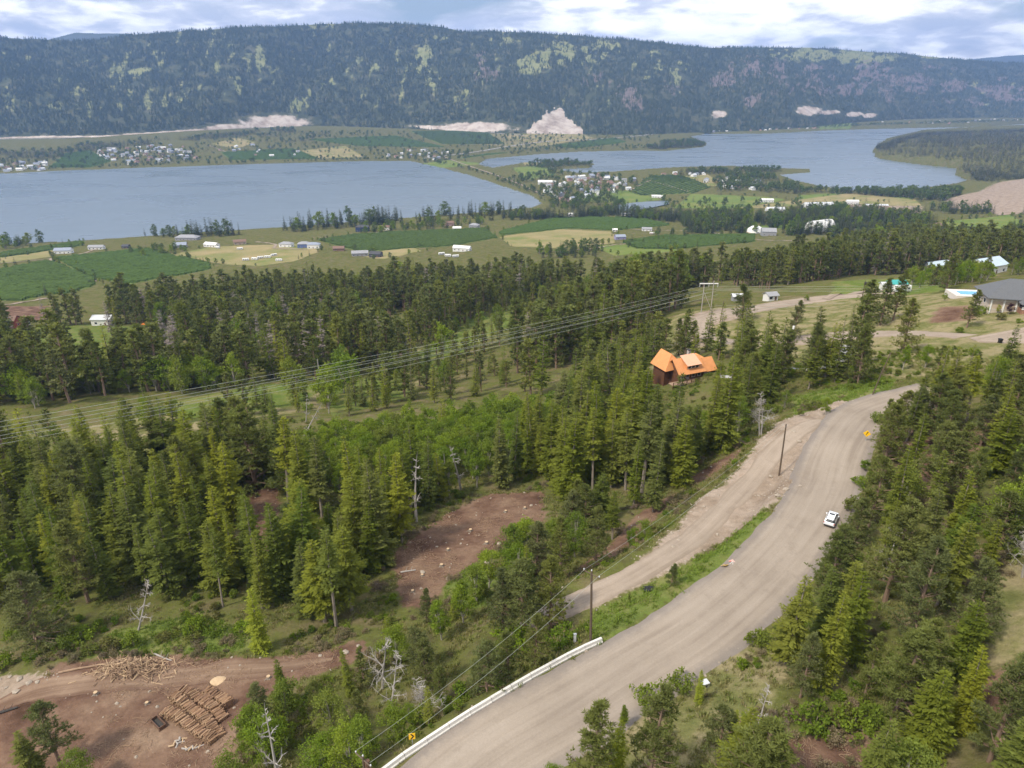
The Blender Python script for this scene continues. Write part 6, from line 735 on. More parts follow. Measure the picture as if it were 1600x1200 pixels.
def pine(seed, H, Rm, nbr=60, tufts=7, tl=.42, blades=9, bare=.22, mat='pine', name='pine', bw=.2):
    g = np.random.default_rng(seed)
    P, Dv, Ls, Ws = [], [], [], []
    br = []
    lean = g.normal(0, .012, 2) * H
    def axis(z): return np.array([lean[0] * (z / H) ** 2, lean[1] * (z / H) ** 2, z])
    for i in range(nbr):
        t = ((i + g.uniform(0, 1)) / nbr) ** .9
        z = H * (bare + (.985 - bare) * t)
        prof = min(1, t / .16 + .45) * (1 - t) ** .62 * 1.08 * (.75 + .5 * float(vnoise(i * .37, t * 6, seed)))
        L = Rm * prof * g.uniform(.6, 1.15) + .15
        az = g.uniform(0, 6.283) if i % 3 else i * 2.4
        el = g.uniform(-.15, .45) + .45 * t
        root = axis(z - .03 * H * (1 - t))
        d0 = np.array([math.cos(az) * math.cos(el), math.sin(az) * math.cos(el), math.sin(el)])
        bend = np.array([0, 0, 1]) * L * .16
        mid_ = root + d0 * L * .55; end = root + d0 * L + bend
        br.append(([root, mid_, end], [.022 * L + .012, .015 * L + .008, .008]))
        n = max(2, int(tufts * g.uniform(.7, 1.2) * min(1, .5 + L / Rm * .6)))
        s = 1 - g.uniform(0, 1, n) ** 1.3 * .62
        c = root + d0 * (L * s)[:, None] + bend * (s ** 2)[:, None] + g.normal(0, .13 * L + .07, (n, 3)) * [1, 1, .55]
        for q in c:
            dd = g.normal(0, 1, (blades, 3)); dd[:, 2] = np.abs(dd[:, 2]) * .75 - .12; dd = unit(dd + d0 * .45)
            P.append(np.tile(q, (blades, 1))); Dv.append(dd); Ls.append(tl * g.uniform(.65, 1.2, blades)); Ws.append(tl * bw * 2 * g.uniform(.7, 1.3, blades))
    k = blades; P.append(np.tile(axis(H * .96), (k, 1))); dd = g.normal(0, .6, (k, 3)); dd[:, 2] = 1; Dv.append(unit(dd)); Ls.append(np.full(k, tl)); Ws.append(np.full(k, tl * bw * 2))
    p = np.concatenate(P); d = np.concatenate(Dv); L = np.concatenate(Ls); W = np.concatenate(Ws)
    side = unit(np.cross(d, g.normal(0, 1, d.shape)))
    v, f = quads(p, d, side, L, W)
    crown = mesh_np(name + '_crown', v, f, [MAT[mat]])
    trunk = stem_mesh(name + '_trunk', [(0, 0, -.8), axis(H * .3), axis(H * .65), axis(H * .96)], [H * .02, H * .016, H * .010, .02], MAT['pinebark'], 6, br if nbr > 30 else ())
    return trunk, crown, H

def leafy(seed, H, Rm, clumps=50, per=84, ls=.225, bare=.18, mat='leafy', name='broadleaf', bark='palebark', squat=1.0):
    g = np.random.default_rng(seed)
    br = []; C = []
    for i in range(clumps):
        u = g.normal(0, 1, 3); u /= np.linalg.norm(u); rr = g.uniform(.25, 1) ** .5
        z = H * (bare + (1 - bare) * (.52 + .47 * u[2] * rr))
        wid = Rm * (1 - .30 * max(0, u[2])) * (.85 + .3 * math.sin(3 * math.atan2(u[1], u[0]) + seed))
        c = np.array([u[0] * wid * rr, u[1] * wid * rr, z])
        C.append(c)
        if i % 3 == 0:
            z0 = H * bare * g.uniform(.6, 1.6)
            m_ = np.array([c[0] * .45, c[1] * .45, z0 + (z - z0) * .6])
            br.append(([(0, 0, z0), m_, c], [H * .010, H * .006, H * .002]))
    P, Dv, Ls, Ws = [], [], [], []
    for c in C:
        n = int(per * g.uniform(.6, 1.3)); cr = Rm * g.uniform(.20, .36)
        q = g.normal(0, 1, (n, 3)); q = unit(q) * (g.uniform(0, 1, (n, 1)) ** .45) * cr * [1.1, 1.1, .75]
        dd = unit(g.normal(0, 1, (n, 3)) + q / cr * .6 + [0, 0, .25])
        P.append(c + q); Dv.append(dd); Ls.append(ls * g.uniform(.6, 1.3, n)); Ws.append(ls * .75 * g.uniform(.6, 1.3, n))
    p = np.concatenate(P); d = np.concatenate(Dv); L = np.concatenate(Ls); W = np.concatenate(Ws)
    p[:, 2] = np.maximum(p[:, 2], .08)
    side = unit(np.cross(d, g.normal(0, 1, d.shape)))
    v, f = quads(p, d, side, L, W)
    crown = mesh_np(name + '_crown', v, f, [MAT[mat]])
    trunk = stem_mesh(name + '_trunk', [(0, 0, -.5), (.03, 0, H * .3), (0, .04, H * .8)], [H * .018, H * .013, .02], MAT[bark], 6, br)
    return trunk, crown, H

def bare_tree(seed, H, spread=.45, depth=4, mat='deadwood', name='dead', lean=0.1, fork=1):
    g = np.random.default_rng(seed)
    t_ = MB(); c_ = MB()
    def grow(b, p, d, L, r, k):
        n = 3; pts = [p]; rad = [r]
        for i in range(n):
            d = (d + Vector(g.normal(0, .12, 3)) + Vector((0, 0, .03))).normalized()
            p = p + d * L / n; pts.append(p); rad.append(r * (1 - .75 * (i + 1) / n) + .004)
        b.tube(pts, rad, 4 if k > 2 else 3, cap=False)
        if k <= 0: return
        for i in range(int(g.integers(3, 6))):
            s = g.uniform(.3, 1); j = min(int(s * n), n - 1)
            q = pts[j].lerp(pts[j + 1], s * n - j)
            dd = (d * .7 + Vector(g.normal(0, spread + .25, 3))).normalized()
            grow(c_, q, dd, L * g.uniform(.35, .6), r * .42, k - 1)
    for i in range(fork):
        d = Vector((g.normal(0, lean), g.normal(0, lean), 1)).normalized()
        pts = [Vector((0, 0, -.5)) + Vector(g.normal(0, .1, 3)) * [0, 1][i > 0]]; rad = [H * .021]
        for j in range(6):
            d = (d + Vector(g.normal(0, .05, 3))).normalized(); pts.append(pts[-1] + d * (H + .5) / 6); rad.append(H * .021 * (1 - (j + 1) / 6.3))
        t_.tube(pts, rad, 6, cap=False)
        for j in range(int(16)):
            s = g.uniform(.22, .97) * 6; a = min(int(s), 5); q = pts[a].lerp(pts[a + 1], s - a)
            az = g.uniform(0, 6.28); el = g.uniform(-.1, .7)
            grow(c_, q, Vector((math.cos(az) * math.cos(el), math.sin(az) * math.cos(el), math.sin(el))), H * spread * g.uniform(.35, .8) * (1.1 - s / 6.5), H * .008, depth - 2)
    return t_.mesh(name + '_trunk', MAT[mat]), c_.mesh(name + '_branches', MAT[mat]), H

MODEL = {
    'fir': [fir(11, 14, 2.3, 1.15), fir(12, 14, 2.6, 1.1, bare=.05, ragged=.26), fir(13, 14, 1.95, 1.1, bare=.14, ragged=.3), fir(14, 14, 2.5, 1.0, bare=.22, ragged=.34), fir(15, 14, 2.9, 1.15, bare=.03, ragged=.2), fir(16, 14, 1.7, 1.0, bare=.30, ragged=.35), fir(17, 14, 1.5, .85, bare=.46, ragged=.42), fir(18, 14, 2.4, 1.0, bare=.10, ragged=.45), fir(19, 14, 1.8, 1.1, bare=.08, ragged=.3)],
    'pine': [pine(21, 10, 2.05, 84, 11, .36, 13, bare=.12, bw=.10), pine(22, 10, 2.3, 90, 11, .36, 13, bare=.07, bw=.10), pine(23, 10, 1.8, 76, 11, .36, 13, bare=.20, bw=.10), pine(24, 10, 2.5, 96, 11, .36, 13, bare=.04, bw=.10), pine(25, 10, 1.8, 76, 10, .34, 13, bare=.06, bw=.10), pine(26, 10, 2.3, 64, 11, .40, 13, bare=.26, bw=.10)],
    'leafy': [leafy(31, 8, 2.2), leafy(32, 8, 2.7, 58), leafy(33, 8, 1.8, 44), leafy(34, 8, 2.4, 50, bare=.06), leafy(35, 8, 1.6, 40, bare=.10), leafy(36, 8, 2.2, 36, bare=.2)],
    'dead': [bare_tree(41, 8, .5, fork=2, lean=.12), bare_tree(42, 8, .6), bare_tree(43, 8, .42, lean=.2), bare_tree(44, 12, .2, lean=.04)],
    'grey': [fir(51, 16, 2.2, .7, 1.1, .15, .4, 'grey', 'dead_conifer'), fir(52, 16, 2.6, .6, 1.1, .12, .45, 'grey', 'dead_conifer')],
    'shrub': [leafy(61, 1.5, 1.1, 16, 50, .20, .0, 'shrub', 'shrub', 'bark'), leafy(62, 1.1, 1.2, 14, 50, .18, .0, 'shrub', 'shrub', 'bark'), leafy(63, 1.9, 1.0, 16, 50, .2, .0, 'shrub', 'shrub', 'bark')],
}
# thinner models for trees farther than about 180 m
MODEL_MID = {
    'fir': [fir(71, 14, 2.2, .65, 1.5), fir(72, 14, 2.5, .6, 1.5, bare=.05), fir(73, 14, 1.9, .6, 1.5, bare=.16, ragged=.3)],
    'pine': [pine(81, 10, 1.65, 44, 5, .56, 7, .16), pine(82, 10, 1.95, 48, 5, .58, 7, .10), pine(83, 10, 1.45, 42, 5, .54, 7, .22), pine(84, 10, 1.75, 46, 5, .55, 7, .06)],
    'leafy': [leafy(91, 8, 2.2, 36, 40, .38), leafy(92, 8, 2.7, 38, 40, .38, .06)],
    'grey': [fir(93, 16, 2.2, .45, 1.6, .15, .4, 'grey', 'dead_conifer')],
}
MODEL_FAR = {
    'fir': [fir(101, 14, 2.9, .34, 3.0, .03, .25, 'farfir'), fir(102, 14, 3.4, .32, 3.0, .03, .25, 'farfir'), fir(105, 14, 2.3, .36, 2.6, .06, .3, 'farfir')],
    'leafy': [leafy(103, 8, 3.0, 14, 14, 1.2, .02, 'farleaf')],
    'grey': [fir(104, 14, 2.6, .2, 3.2, .03, .3, 'grey', 'dead_conifer')],
}
MODEL_BELT = {
    'fir': [fir(111, 14, 2.7, .6, 1.9, .04, .25, 'farfir'), fir(112, 14, 2.2, .6, 1.9, .08, .3, 'farfir'), fir(113, 14, 3.2, .55, 1.9, .03, .3, 'farfir')],
    'leafy': [leafy(114, 8, 3.0, 30, 26, .62, .0, 'farleaf'), leafy(115, 8, 2.6, 26, 26, .6, .0, 'leafy')],
    'grey': [fir(116, 14, 2.4, .4, 1.8, .1, .4, 'grey', 'dead_conifer')],
}
NAMES = {'fir': 'fir_tree', 'pine': 'pine_tree', 'leafy': 'broadleaf_tree', 'dead': 'dead_tree', 'grey': 'dead_conifer', 'shrub': 'shrub'}
CATS = {'fir': 'fir tree', 'pine': 'pine tree', 'leafy': 'broadleaf tree', 'dead': 'dead tree', 'grey': 'dead tree', 'shrub': 'shrub'}
PLURAL = {'fir': 'firs', 'pine': 'pines', 'leafy': 'broadleaf trees'}
rng = np.random.default_rng(5)

def plant(sp, x, y, z, h, label, group=None, models=None, crown_mat=None, lean=.042):
    tm, cm, H = (models or MODEL)[sp][int(rng.integers(len((models or MODEL)[sp])))]
    root = bpy.data.objects.new(NAMES[sp], None); root.empty_display_size = .3
    root.location = (x, y, z - .05); s = h / H
    w = s * float(rng.uniform(.78, 1.28)) if sp in ('fir', 'pine') else s
    root.scale = (w, w, s); root.rotation_euler = (float(rng.normal(0, lean)), float(rng.normal(0, lean)), float(rng.uniform(0, 6.283)))
    col.objects.link(root)
    tag(root, label, CATS[sp], group)
    link('stem' if sp == 'shrub' else 'trunk', tm, root)
    c = link('branches' if sp == 'dead' else ('foliage' if sp == 'shrub' else 'crown'), cm, root)
    if sp == 'dead': c['kind'] = 'stuff'
    if crown_mat:
        c.material_slots[0].link = 'OBJECT'; c.material_slots[0].material = crown_mat
    return root

def join_model(m):
    """trunk and crown as one mesh, for the trees that are only seen as a mass"""
    tm, cm, H = m
    def arr(me):
        v = np.empty(len(me.vertices) * 3, np.float32); me.vertices.foreach_get('co', v)
        return v.reshape(-1, 3), [tuple(p.vertices) for p in me.polygons]
    v1, f1 = arr(tm); v2, f2 = arr(cm)
    me = mesh_np('model', np.concatenate([v1, v2]), f1 + [tuple(i + len(v1) for i in f) for f in f2], [tm.materials[0], cm.materials[0]], [0] * len(f1) + [1] * len(f2))
    return me, H

def scatter(name, pts, size, pick, models, label, category, tilt=0.0, width=None):
    """one object of stuff: models placed on points"""
    pts = np.asarray(pts, np.float32); n = len(pts)
    me = bpy.data.meshes.new(name); me.vertices.add(n); me.vertices.foreach_set('co', pts.ravel())
    def at_(nm, typ, arr, key='value'):
        a = me.attributes.new(nm, typ, 'POINT'); a.data.foreach_set(key, arr.ravel())
    size = np.asarray(size, np.float32); wd = size * (rng.uniform(.8, 1.28, n) if width is None else width)
    at_('size', 'FLOAT_VECTOR', np.stack([wd, wd, size], 1).astype(np.float32), 'vector')
    at_('turn', 'FLOAT_VECTOR', np.stack([rng.normal(0, tilt, n), rng.normal(0, tilt, n), rng.uniform(0, 6.283, n)], 1).astype(np.float32), 'vector')
    at_('pick', 'INT', np.asarray(pick, np.int32))
    ob = link(name, me)
    ng = bpy.data.node_groups.new(name, 'GeometryNodeTree')
    ng.interface.new_socket('Geometry', in_out='INPUT', socket_type='NodeSocketGeometry'); ng.interface.new_socket('Geometry', in_out='OUTPUT', socket_type='NodeSocketGeometry')
    gi = ng.nodes.new('NodeGroupInput'); go = ng.nodes.new('NodeGroupOutput'); jn = ng.nodes.new('GeometryNodeJoinGeometry')
    def named(nm, typ):
        a = ng.nodes.new('GeometryNodeInputNamedAttribute'); a.data_type = typ; a.inputs['Name'].default_value = nm; return a.outputs['Attribute']
    sz = named('size', 'FLOAT_VECTOR'); tn = named('turn', 'FLOAT_VECTOR'); pk = named('pick', 'INT')
    for i, mm in enumerate(models):
        src = bpy.data.objects.new(name + '_model', mm)
        oi = ng.nodes.new('GeometryNodeObjectInfo'); oi.inputs['Object'].default_value = src
        cp_ = ng.nodes.new('FunctionNodeCompare'); cp_.data_type = 'INT'; cp_.operation = 'EQUAL'; cp_.inputs[3].default_value = i
        ng.links.new(pk, cp_.inputs[2])
        ip = ng.nodes.new('GeometryNodeInstanceOnPoints')
        ng.links.new(gi.outputs[0], ip.inputs['Points']); ng.links.new(cp_.outputs[0], ip.inputs['Selection']); ng.links.new(oi.outputs['Geometry'], ip.inputs['Instance'])
        ng.links.new(tn, ip.inputs['Rotation']); ng.links.new(sz, ip.inputs['Scale'])
        ng.links.new(ip.outputs[0], jn.inputs[0])
    ng.links.new(jn.outputs[0], go.inputs[0])
    md = ob.modifiers.new('scatter', 'NODES'); md.node_group = ng
    return tag(ob, label, category, kind='stuff')

# ---------------------------------------------------------------- trees: where they stand
KEEP_OFF = [(ROAD_MAIN, 7.0), (TRACK, 7.0), (UPPER, 5.5), (DRIVE, 3.5), (DRIVE2, 3.5)]
CLEAR = [(SPOT['house'][0] + 4, SPOT['house'][1] + 6, 13), (SPOT['greyhouse'][0] + 8, SPOT['greyhouse'][1] + 4, 17), (SPOT['pool'][0], SPOT['pool'][1], 11), (SPOT['pole_track'][0], SPOT['pole_track'][1], 4), (SPOT['hframe_r'][0] - 2, SPOT['hframe_r'][1] - 6, 12)]
for k_ in (3, 8, 13): CLEAR.append((SPOT['suv'][0] * (1 - k_ / 97), SPOT['suv'][1] * (1 - k_ / 97), 5.5))
for h_ in HOUSES: CLEAR.append((h_[0], h_[1] - 2, h_[3] * .62 + 3))
for c_ in CARAVANS: CLEAR.append((c_[0], c_[1] - 2, 7))
for h_ in HERO: CLEAR.append((h_[0], h_[1], 1.4 + h_[3] * .14))
for d_ in DEAD: CLEAR.append((d_[0], d_[1] - 1, 3.4))

def fill(poly, spacing, seed):
    """points at least about `spacing` apart inside a polygon"""
    g = np.random.default_rng(seed)
    px = [p[0] for p in poly]; py = [p[1] for p in poly]
    c = spacing * .92
    X, Y = np.meshgrid(np.arange(min(px), max(px), c), np.arange(min(py), max(py), c))
    x = (X + (np.arange(X.shape[0]) % 2)[:, None] * c * .5).ravel(); y = Y.ravel()
    x = x + g.uniform(-.40, .40, x.shape) * c; y = y + g.uniform(-.40, .40, y.shape) * c
    m = inside(x, y, poly)
    return x[m], y[m]

def allowed(x, y, gaps=True):
    ok = np.ones(x.shape, bool)
    for pts, d in KEEP_OFF: ok &= seg_dist(x, y, pts)[0] > d
    for poly in GAPS if gaps else (): ok &= ~inside(x, y, poly)
    for cx_, cy__, r_ in CLEAR: ok &= (x - cx_) ** 2 + (y - cy__) ** 2 > r_ * r_
    return ok

TREES = []          # species, x, y, height, zone index
for zi, (zn, poly, sp_, mix_, hr) in enumerate(ZONES):
    x, y = fill(poly, sp_, 100 + zi)
    ok = allowed(x, y, not zn.startswith('scattered'))
    dens = fbm(x / (sp_ * 5), y / (sp_ * 5), 3, 300 + zi)
    ok &= dens > (.27 if zi < 13 or zn.startswith('scattered') else .37)
    x, y = x[ok], y[ok]
    g = np.random.default_rng(200 + zi)
    keys = list(mix_); w_ = np.array([mix_[k] for k in keys]); w_ = w_ / w_.sum()
    clump = fbm(x / 22, y / 22, 2, 400 + zi)                          # species keep together in groups
    u_ = np.clip((clump - .45) * 1.6 + g.uniform(0, 1, len(x)), 0, .999)
    idx = np.searchsorted(np.cumsum(w_), u_)
    hh = hr[0] + (hr[1] - hr[0]) * np.clip(g.normal(.5, .28, len(x)), 0, 1.25)
    for a, b, k, h in zip(x, y, idx, hh):
        k = keys[min(k, len(keys) - 1)]
        TREES.append((k, a, b, min(h, 8.5 + .4 * (h % 1)) if k == 'leafy' and zi < 13 else h, zi))

def in_frame(x, y, z):
    dz = z - 240; c, s = math.cos(R(23.1)), math.sin(R(23.1))
    dep = y * c - dz * s; up = y * s + dz * c
    return (np.abs(x / dep) < .735) & (np.abs(up / dep) < .56)

A = np.array([t[1:4] for t in TREES]); TZ = ground(A[:, 0], A[:, 1])
DIST = np.sqrt(A[:, 0] ** 2 + A[:, 1] ** 2 + (240 - TZ) ** 2)
VIS = in_frame(A[:, 0], A[:, 1], TZ + A[:, 2] * .6)
single = np.zeros(len(TREES), bool)
for sp_, limit in (('fir', 270), ('pine', 270), ('leafy', 150)):
    ids = [i for i, t in enumerate(TREES) if t[0] == sp_ and VIS[i]]
    ids.sort(key=lambda i: -A[i, 2] / DIST[i])
    single[ids[:limit]] = True

by = {}
for i, t in enumerate(TREES):
    if single[i]: by.setdefault((t[4], t[0]), []).append(i)
for (zi, sp_), ids in by.items():
    hs = np.array([A[i, 2] for i in ids]); q1, q2 = np.quantile(hs, [.34, .67])
    cls = {'small': [], 'middling': [], 'tall': []}
    for i in ids: cls['small' if A[i, 2] <= q1 else 'middling' if A[i, 2] <= q2 else 'tall'].append(i)
    for size_, mem in cls.items():
        mem.sort(key=lambda i: A[i, 0] / A[i, 1])
        for k, i in enumerate(mem):
            zone = ZONES[zi][0]
            if len(mem) == 1: lab = f'the only {size_} one of the {PLURAL[sp_]} {zone}'
            else: lab = f'{ordinal(k + 1)} from the left of the {size_} {PLURAL[sp_]} {zone}'
            plant(sp_, A[i, 0], A[i, 1], TZ[i], A[i, 2], lab, f'{PLURAL[sp_]} {zone}', MODEL if DIST[i] < 190 else MODEL_MID)

for x, y, z, h, sp_, lab in HERO:
    cm_ = MAT['brightfir'] if 'yellow-green fir' in lab else MAT['gold'] if 'golden' in lab or 'yellow-green tree' in lab else None
    plant(sp_, x, y, ground(x, y), h, lab, None, crown_mat=cm_)
for k, (x, y, z, h, lab) in enumerate(DEAD):
    r_ = MODEL['dead']; tm_ = r_[k % 3] if h < 9.5 else r_[3]
    plant('dead', x, y, ground(x, y), h, lab, None, {'dead': [tm_]}, lean=.08 if 'leaning' not in lab else .22)
GL = sorted(GREY, key=lambda p: p[0] / p[1])
for k, (x, y, z) in enumerate(GL):
    plant('grey', x, y, ground(x, y), float(rng.uniform(18, 25)), f'{ordinal(k + 1)} from the left of the grey dead conifers in the pine forest', 'grey dead conifers in the forest')
SL = sorted(SHRUBS, key=lambda p: p[0] / p[1])
for k, (x, y, z) in enumerate(SL):
    plant('shrub', x, y, ground(x, y), float(rng.uniform(1.2, 2.6)), f'{ordinal(k + 1)} from the left of the leafy shrubs growing apart', 'leafy shrubs growing apart')

rest = [i for i in range(len(TREES)) if not single[i]]
keys_ = [(s, j) for s in MODEL_MID for j in range(len(MODEL_MID[s]))]
mods = [join_model(MODEL_MID[s][j]) for s, j in keys_]
pk = []; sz = []
for i in rest:
    s = TREES[i][0]; c_ = [n for n, kk in enumerate(keys_) if kk[0] == s]
    q = int(rng.choice(c_)); pk.append(q); sz.append(A[i, 2] / mods[q][1])
scatter('forest', np.stack([A[rest, 0], A[rest, 1], TZ[rest] - .1], 1), sz, pk, [m[0] for m in mods], 'dense dark pine and fir forest covering the middle slope', 'forest', .02)
print('trees', len(TREES), 'single', int(single.sum()), 'mass', len(rest))

# distant tree belts on the shores, the isthmus and the headland
fk = [(s, j) for s in MODEL_FAR for j in range(len(MODEL_FAR[s]))]; fm = [join_model(MODEL_FAR[s][j]) for s, j in fk]
nk = [(s, j) for s in ('fir', 'leafy', 'grey') for j in range(len(MODEL_BELT[s]))]; fm += [join_model(MODEL_BELT[s][j]) for s, j in nk]
FP, FS, FK = [], [], []
HC = [(h[0], h[1], h[3] * .6 + 4) for h in HOUSES] + [(c[0], c[1], 8) for c in CARAVANS]
for zi, (poly, sp_, hr, mix_) in enumerate(FAR):
    x, y = fill(poly, sp_, 900 + zi)
    if not len(x): continue
    ok = fbm(x / (sp_ * 4), y / (sp_ * 4), 3, 500 + zi) > .34
    for cx_, cy__, r_ in HC: ok &= (x - cx_) ** 2 + (y - cy__) ** 2 > r_ * r_
    ok &= np.maximum(sdist(x, y, LAKES[0]), sdist(x, y, LAKES[1])) < -1
    for gp in COVER['gravel']: ok &= ~inside(x, y, gp)
    x, y = x[ok], y[ok]; z = ground(x, y)
    g = np.random.default_rng(700 + zi); keys = list(mix_); w_ = np.array([float(mix_[k]) for k in keys]); w_ = w_ / w_.sum()
    for a, b, c in zip(x, y, z):
        s = keys[int(g.choice(len(keys), p=w_))]; near_ = math.hypot(a, b) < 1500; cand = [n for n, kk in enumerate(fk + nk) if kk[0] == s and (n >= len(fk)) == near_]; q = int(g.choice(cand))
        FP.append((a, b, c - .1)); FK.append(q); FS.append(g.uniform(*hr) / fm[q][1])
g = np.random.default_rng(1234)                      # trees and bushes along the field borders
for nm_ in ('orchard', 'hay', 'field'):
    for poly in COVER[nm_]:
        for (ax_, ay_), (bx_, by_) in zip(poly, poly[1:] + poly[:1]):
            L_ = math.hypot(bx_ - ax_, by_ - ay_)
            if math.hypot(ax_, ay_) > 2600 or g.random() < .25: continue
            for u in np.arange(0, L_, 11):
                if g.random() < .55: continue
                a = ax_ + (bx_ - ax_) * u / L_ + g.normal(0, 3.5); b = ay_ + (by_ - ay_) * u / L_ + g.normal(0, 3.5)
                if any((a - q[0]) ** 2 + (b - q[1]) ** 2 < q[2] ** 2 for q in HC): continue
                s = 'leafy' if g.random() < .72 else 'fir'
                near_ = math.hypot(a, b) < 1500; cand = [n for n, kk in enumerate(fk + nk) if kk[0] == s and (n >= len(fk)) == near_]; q = int(g.choice(cand))
                FP.append((a, b, ground(a, b) - .1)); FK.append(q); FS.append(g.uniform(2.5, 8.5) / fm[q][1] * (1.4 if s == 'fir' else 1))
scatter('lakeshore_trees', FP, FS, FK, [m[0] for m in fm], 'distant belts of trees along the lake shores and the headland', 'trees', .02)

# forest on the hillside across the lake
def far_cone(seed):
    g = np.random.default_rng(seed); v = []; f = []
    for k in range(4):
        z0 = k * 3.4; r0 = 3.0 * (1 - k / 4.6); n = 5; b = len(v)
        for j in range(n):
            a = 6.283 * j / n + g.uniform(-.3, .3); rr = r0 * g.uniform(.7, 1.25); v.append((rr * math.cos(a), rr * math.sin(a), z0 + g.uniform(0, 1)))
        v.append((g.normal(0, .2), g.normal(0, .2), z0 + 5.4))
        f += [(b + j, b + (j + 1) % n, b + n) for j in range(n)]
    return mesh_np('hill_conifer', v, f, [MAT['farfir']])
g = np.random.default_rng(77)
n_ = 90000
th_ = g.uniform(-.72, .84, n_); v_ = g.uniform(0, 1.02, n_)
gr_, rk_, ct_ = hill_cover(th_, v_, 0), hill_cover(th_, v_, 1), hill_cover(th_, v_, 2)
a_ = th_ * 4600
dn_ = fbm(a_ / 45, v_ * 16, 4, 91)
keep = (g.uniform(0, 1, n_) > np.clip(gr_ * 1.2, 0, .85)) & (g.uniform(0, 1, n_) > np.clip(rk_ * .9, 0, .7)) & (ct_ < .22) & (dn_ > .30)
th_, v_ = th_[keep], v_[keep]
hx_, hy_, hz_ = hill_xyz(th_, v_)
scatter('hillside_forest', np.stack([hx_, hy_, hz_ - 1], 1), g.uniform(.75, 1.35, len(th_)), g.integers(0, 3, len(th_)), [far_cone(s) for s in (1, 2, 3)], 'dark conifer forest covering the long hillside across the lake', 'forest')

# orchard and vineyard rows
for oi_, poly in enumerate(COVER['orchard']):
    P = np.array(poly); c0 = P.mean(0); dist_ = np.hypot(*c0)
    gap = 5.0 if dist_ < 1300 else 11.0
    ang = [.15, .15, .1, .12, -.2, .25, .9, .5, .2, .3, .35, .1, .2][oi_ % 13]
    ca, sa = math.cos(ang), math.sin(ang)
    U = (P - c0) @ np.array([[ca, -sa], [sa, ca]])
    vs, fs = [], []
    st = 4.0 if dist_ < 1300 else 9.0
    for w in np.arange(U[:, 1].min() + gap / 2, U[:, 1].max(), gap):
        u = np.arange(U[:, 0].min(), U[:, 0].max(), st)
        x = c0[0] + u * ca - w * sa; y = c0[1] + u * sa + w * ca
        m = inside(x, y, poly)
        if m.sum() < 3: continue
        x, y = x[m], y[m]; z = ground(x, y); n = len(x); b = len(vs)
        hgt = g.uniform(1.7, 2.9, n); wd = g.uniform(.8, 1.5, n) * (1 if gap < 6 else 2)
        for i in range(n):
            vs += [(x[i] + sa * wd[i], y[i] - ca * wd[i], z[i] - .1), (x[i] + sa * wd[i] * .6, y[i] - ca * wd[i] * .6, z[i] + hgt[i] * .8), (x[i], y[i], z[i] + hgt[i]), (x[i] - sa * wd[i] * .6, y[i] + ca * wd[i] * .6, z[i] + hgt[i] * .75), (x[i] - sa * wd[i], y[i] + ca * wd[i], z[i] - .1)]
        run = np.hypot(np.diff(x), np.diff(y))
        for i in range(n - 1):
            if run[i] > st * 1.6 or g.random() < .03: continue
            fs += [(b + i * 5 + k, b + i * 5 + k + 1, b + i * 5 + 6 + k, b + i * 5 + 5 + k) for k in range(4)]
    if fs: tag(link('orchard_rows', mesh_np('orchard_rows', vs, fs, [MAT['orchard']])), kind='stuff')

# ---------------------------------------------------------------- ground cover close by: grass, low brush, slash and stones
g = np.random.default_rng(31)
def tuft(seed, n=16, h=.45, mat='grass'):
    q = np.random.default_rng(seed); p = np.stack([q.normal(0, .16, n), q.normal(0, .16, n), np.zeros(n)], 1)
    d = unit(np.stack([q.normal(0, .45, n), q.normal(0, .45, n), np.ones(n)], 1)); side = unit(np.cross(d, q.normal(0, 1, (n, 3))))
    v, f = quads(p, d, side, h * q.uniform(.6, 1.3, n), np.full(n, .07)); return mesh_np('tuft', v, f, [MAT[mat]])
def near_points(n, rmax, rmin=40):
    r = np.sqrt(g.uniform(rmin ** 2, rmax ** 2, n)) ; t = g.uniform(-.72, .72, n)
    return r * np.sin(t), r * np.cos(t)
def cover_at(name, x, y, w=1.5):
    a = np.full(x.shape, -99.0)
    for poly in COVER[name]:
        if min(math.hypot(*p) for p in poly) > 500: continue
        a = np.maximum(a, sdist(x, y, poly))
    return a / w
x, y = near_points(60000, 190)
off = np.ones(len(x), bool)
for pts_, d_ in ((ROAD_MAIN, 5.4), (TRACK, 3.0), (UPPER, 4.2)): off &= seg_dist(x, y, pts_)[0] > d_ + g.uniform(-.6, .6, len(x))
dirt_ = cover_at('dirt', x, y); grav_ = cover_at('gravel', x, y); green_ = cover_at('green', x, y)
ok = off & (dirt_ < g.uniform(-.6, .8, len(x))) & (grav_ < .0)
ok &= (fbm(x / 5, y / 5, 3, 17) > .40) | (green_ > 0)
x, y, gg = x[ok], y[ok], green_[ok] > -.2
scatter('grass', np.stack([x, y, ground(x, y) - .03], 1), g.uniform(.6, 1.5, len(x)), np.where(gg, 2 + g.integers(0, 2, len(x)), g.integers(0, 2, len(x))), [tuft(1), tuft(2, 20, .35), tuft(3, 22, .3, 'turf'), tuft(4, 22, .34, 'turf')], 'tufts of dry and green grass on the near slopes', 'grass', .1)
x, y = near_points(9000, 200)
off = np.ones(len(x), bool)
for pts_, d_ in ((ROAD_MAIN, 6.2), (TRACK, 4.2), (UPPER, 5.2)): off &= seg_dist(x, y, pts_)[0] > d_
ok = off & (cover_at('dirt', x, y) < -.4) & (cover_at('gravel', x, y) < -.4) & (fbm(x / 9, y / 9, 3, 27) > .47)
verge = inside(x, y, COVER['green'][0]); ok &= ~verge
x, y = x[ok], y[ok]
sm = [join_model(m)[0] for m in MODEL['shrub']]
scatter('undergrowth', np.stack([x, y, ground(x, y) - .1], 1), g.uniform(.25, .75, len(x)), g.integers(0, 3, len(x)), sm, 'low leafy undergrowth between the trees', 'undergrowth', .1)
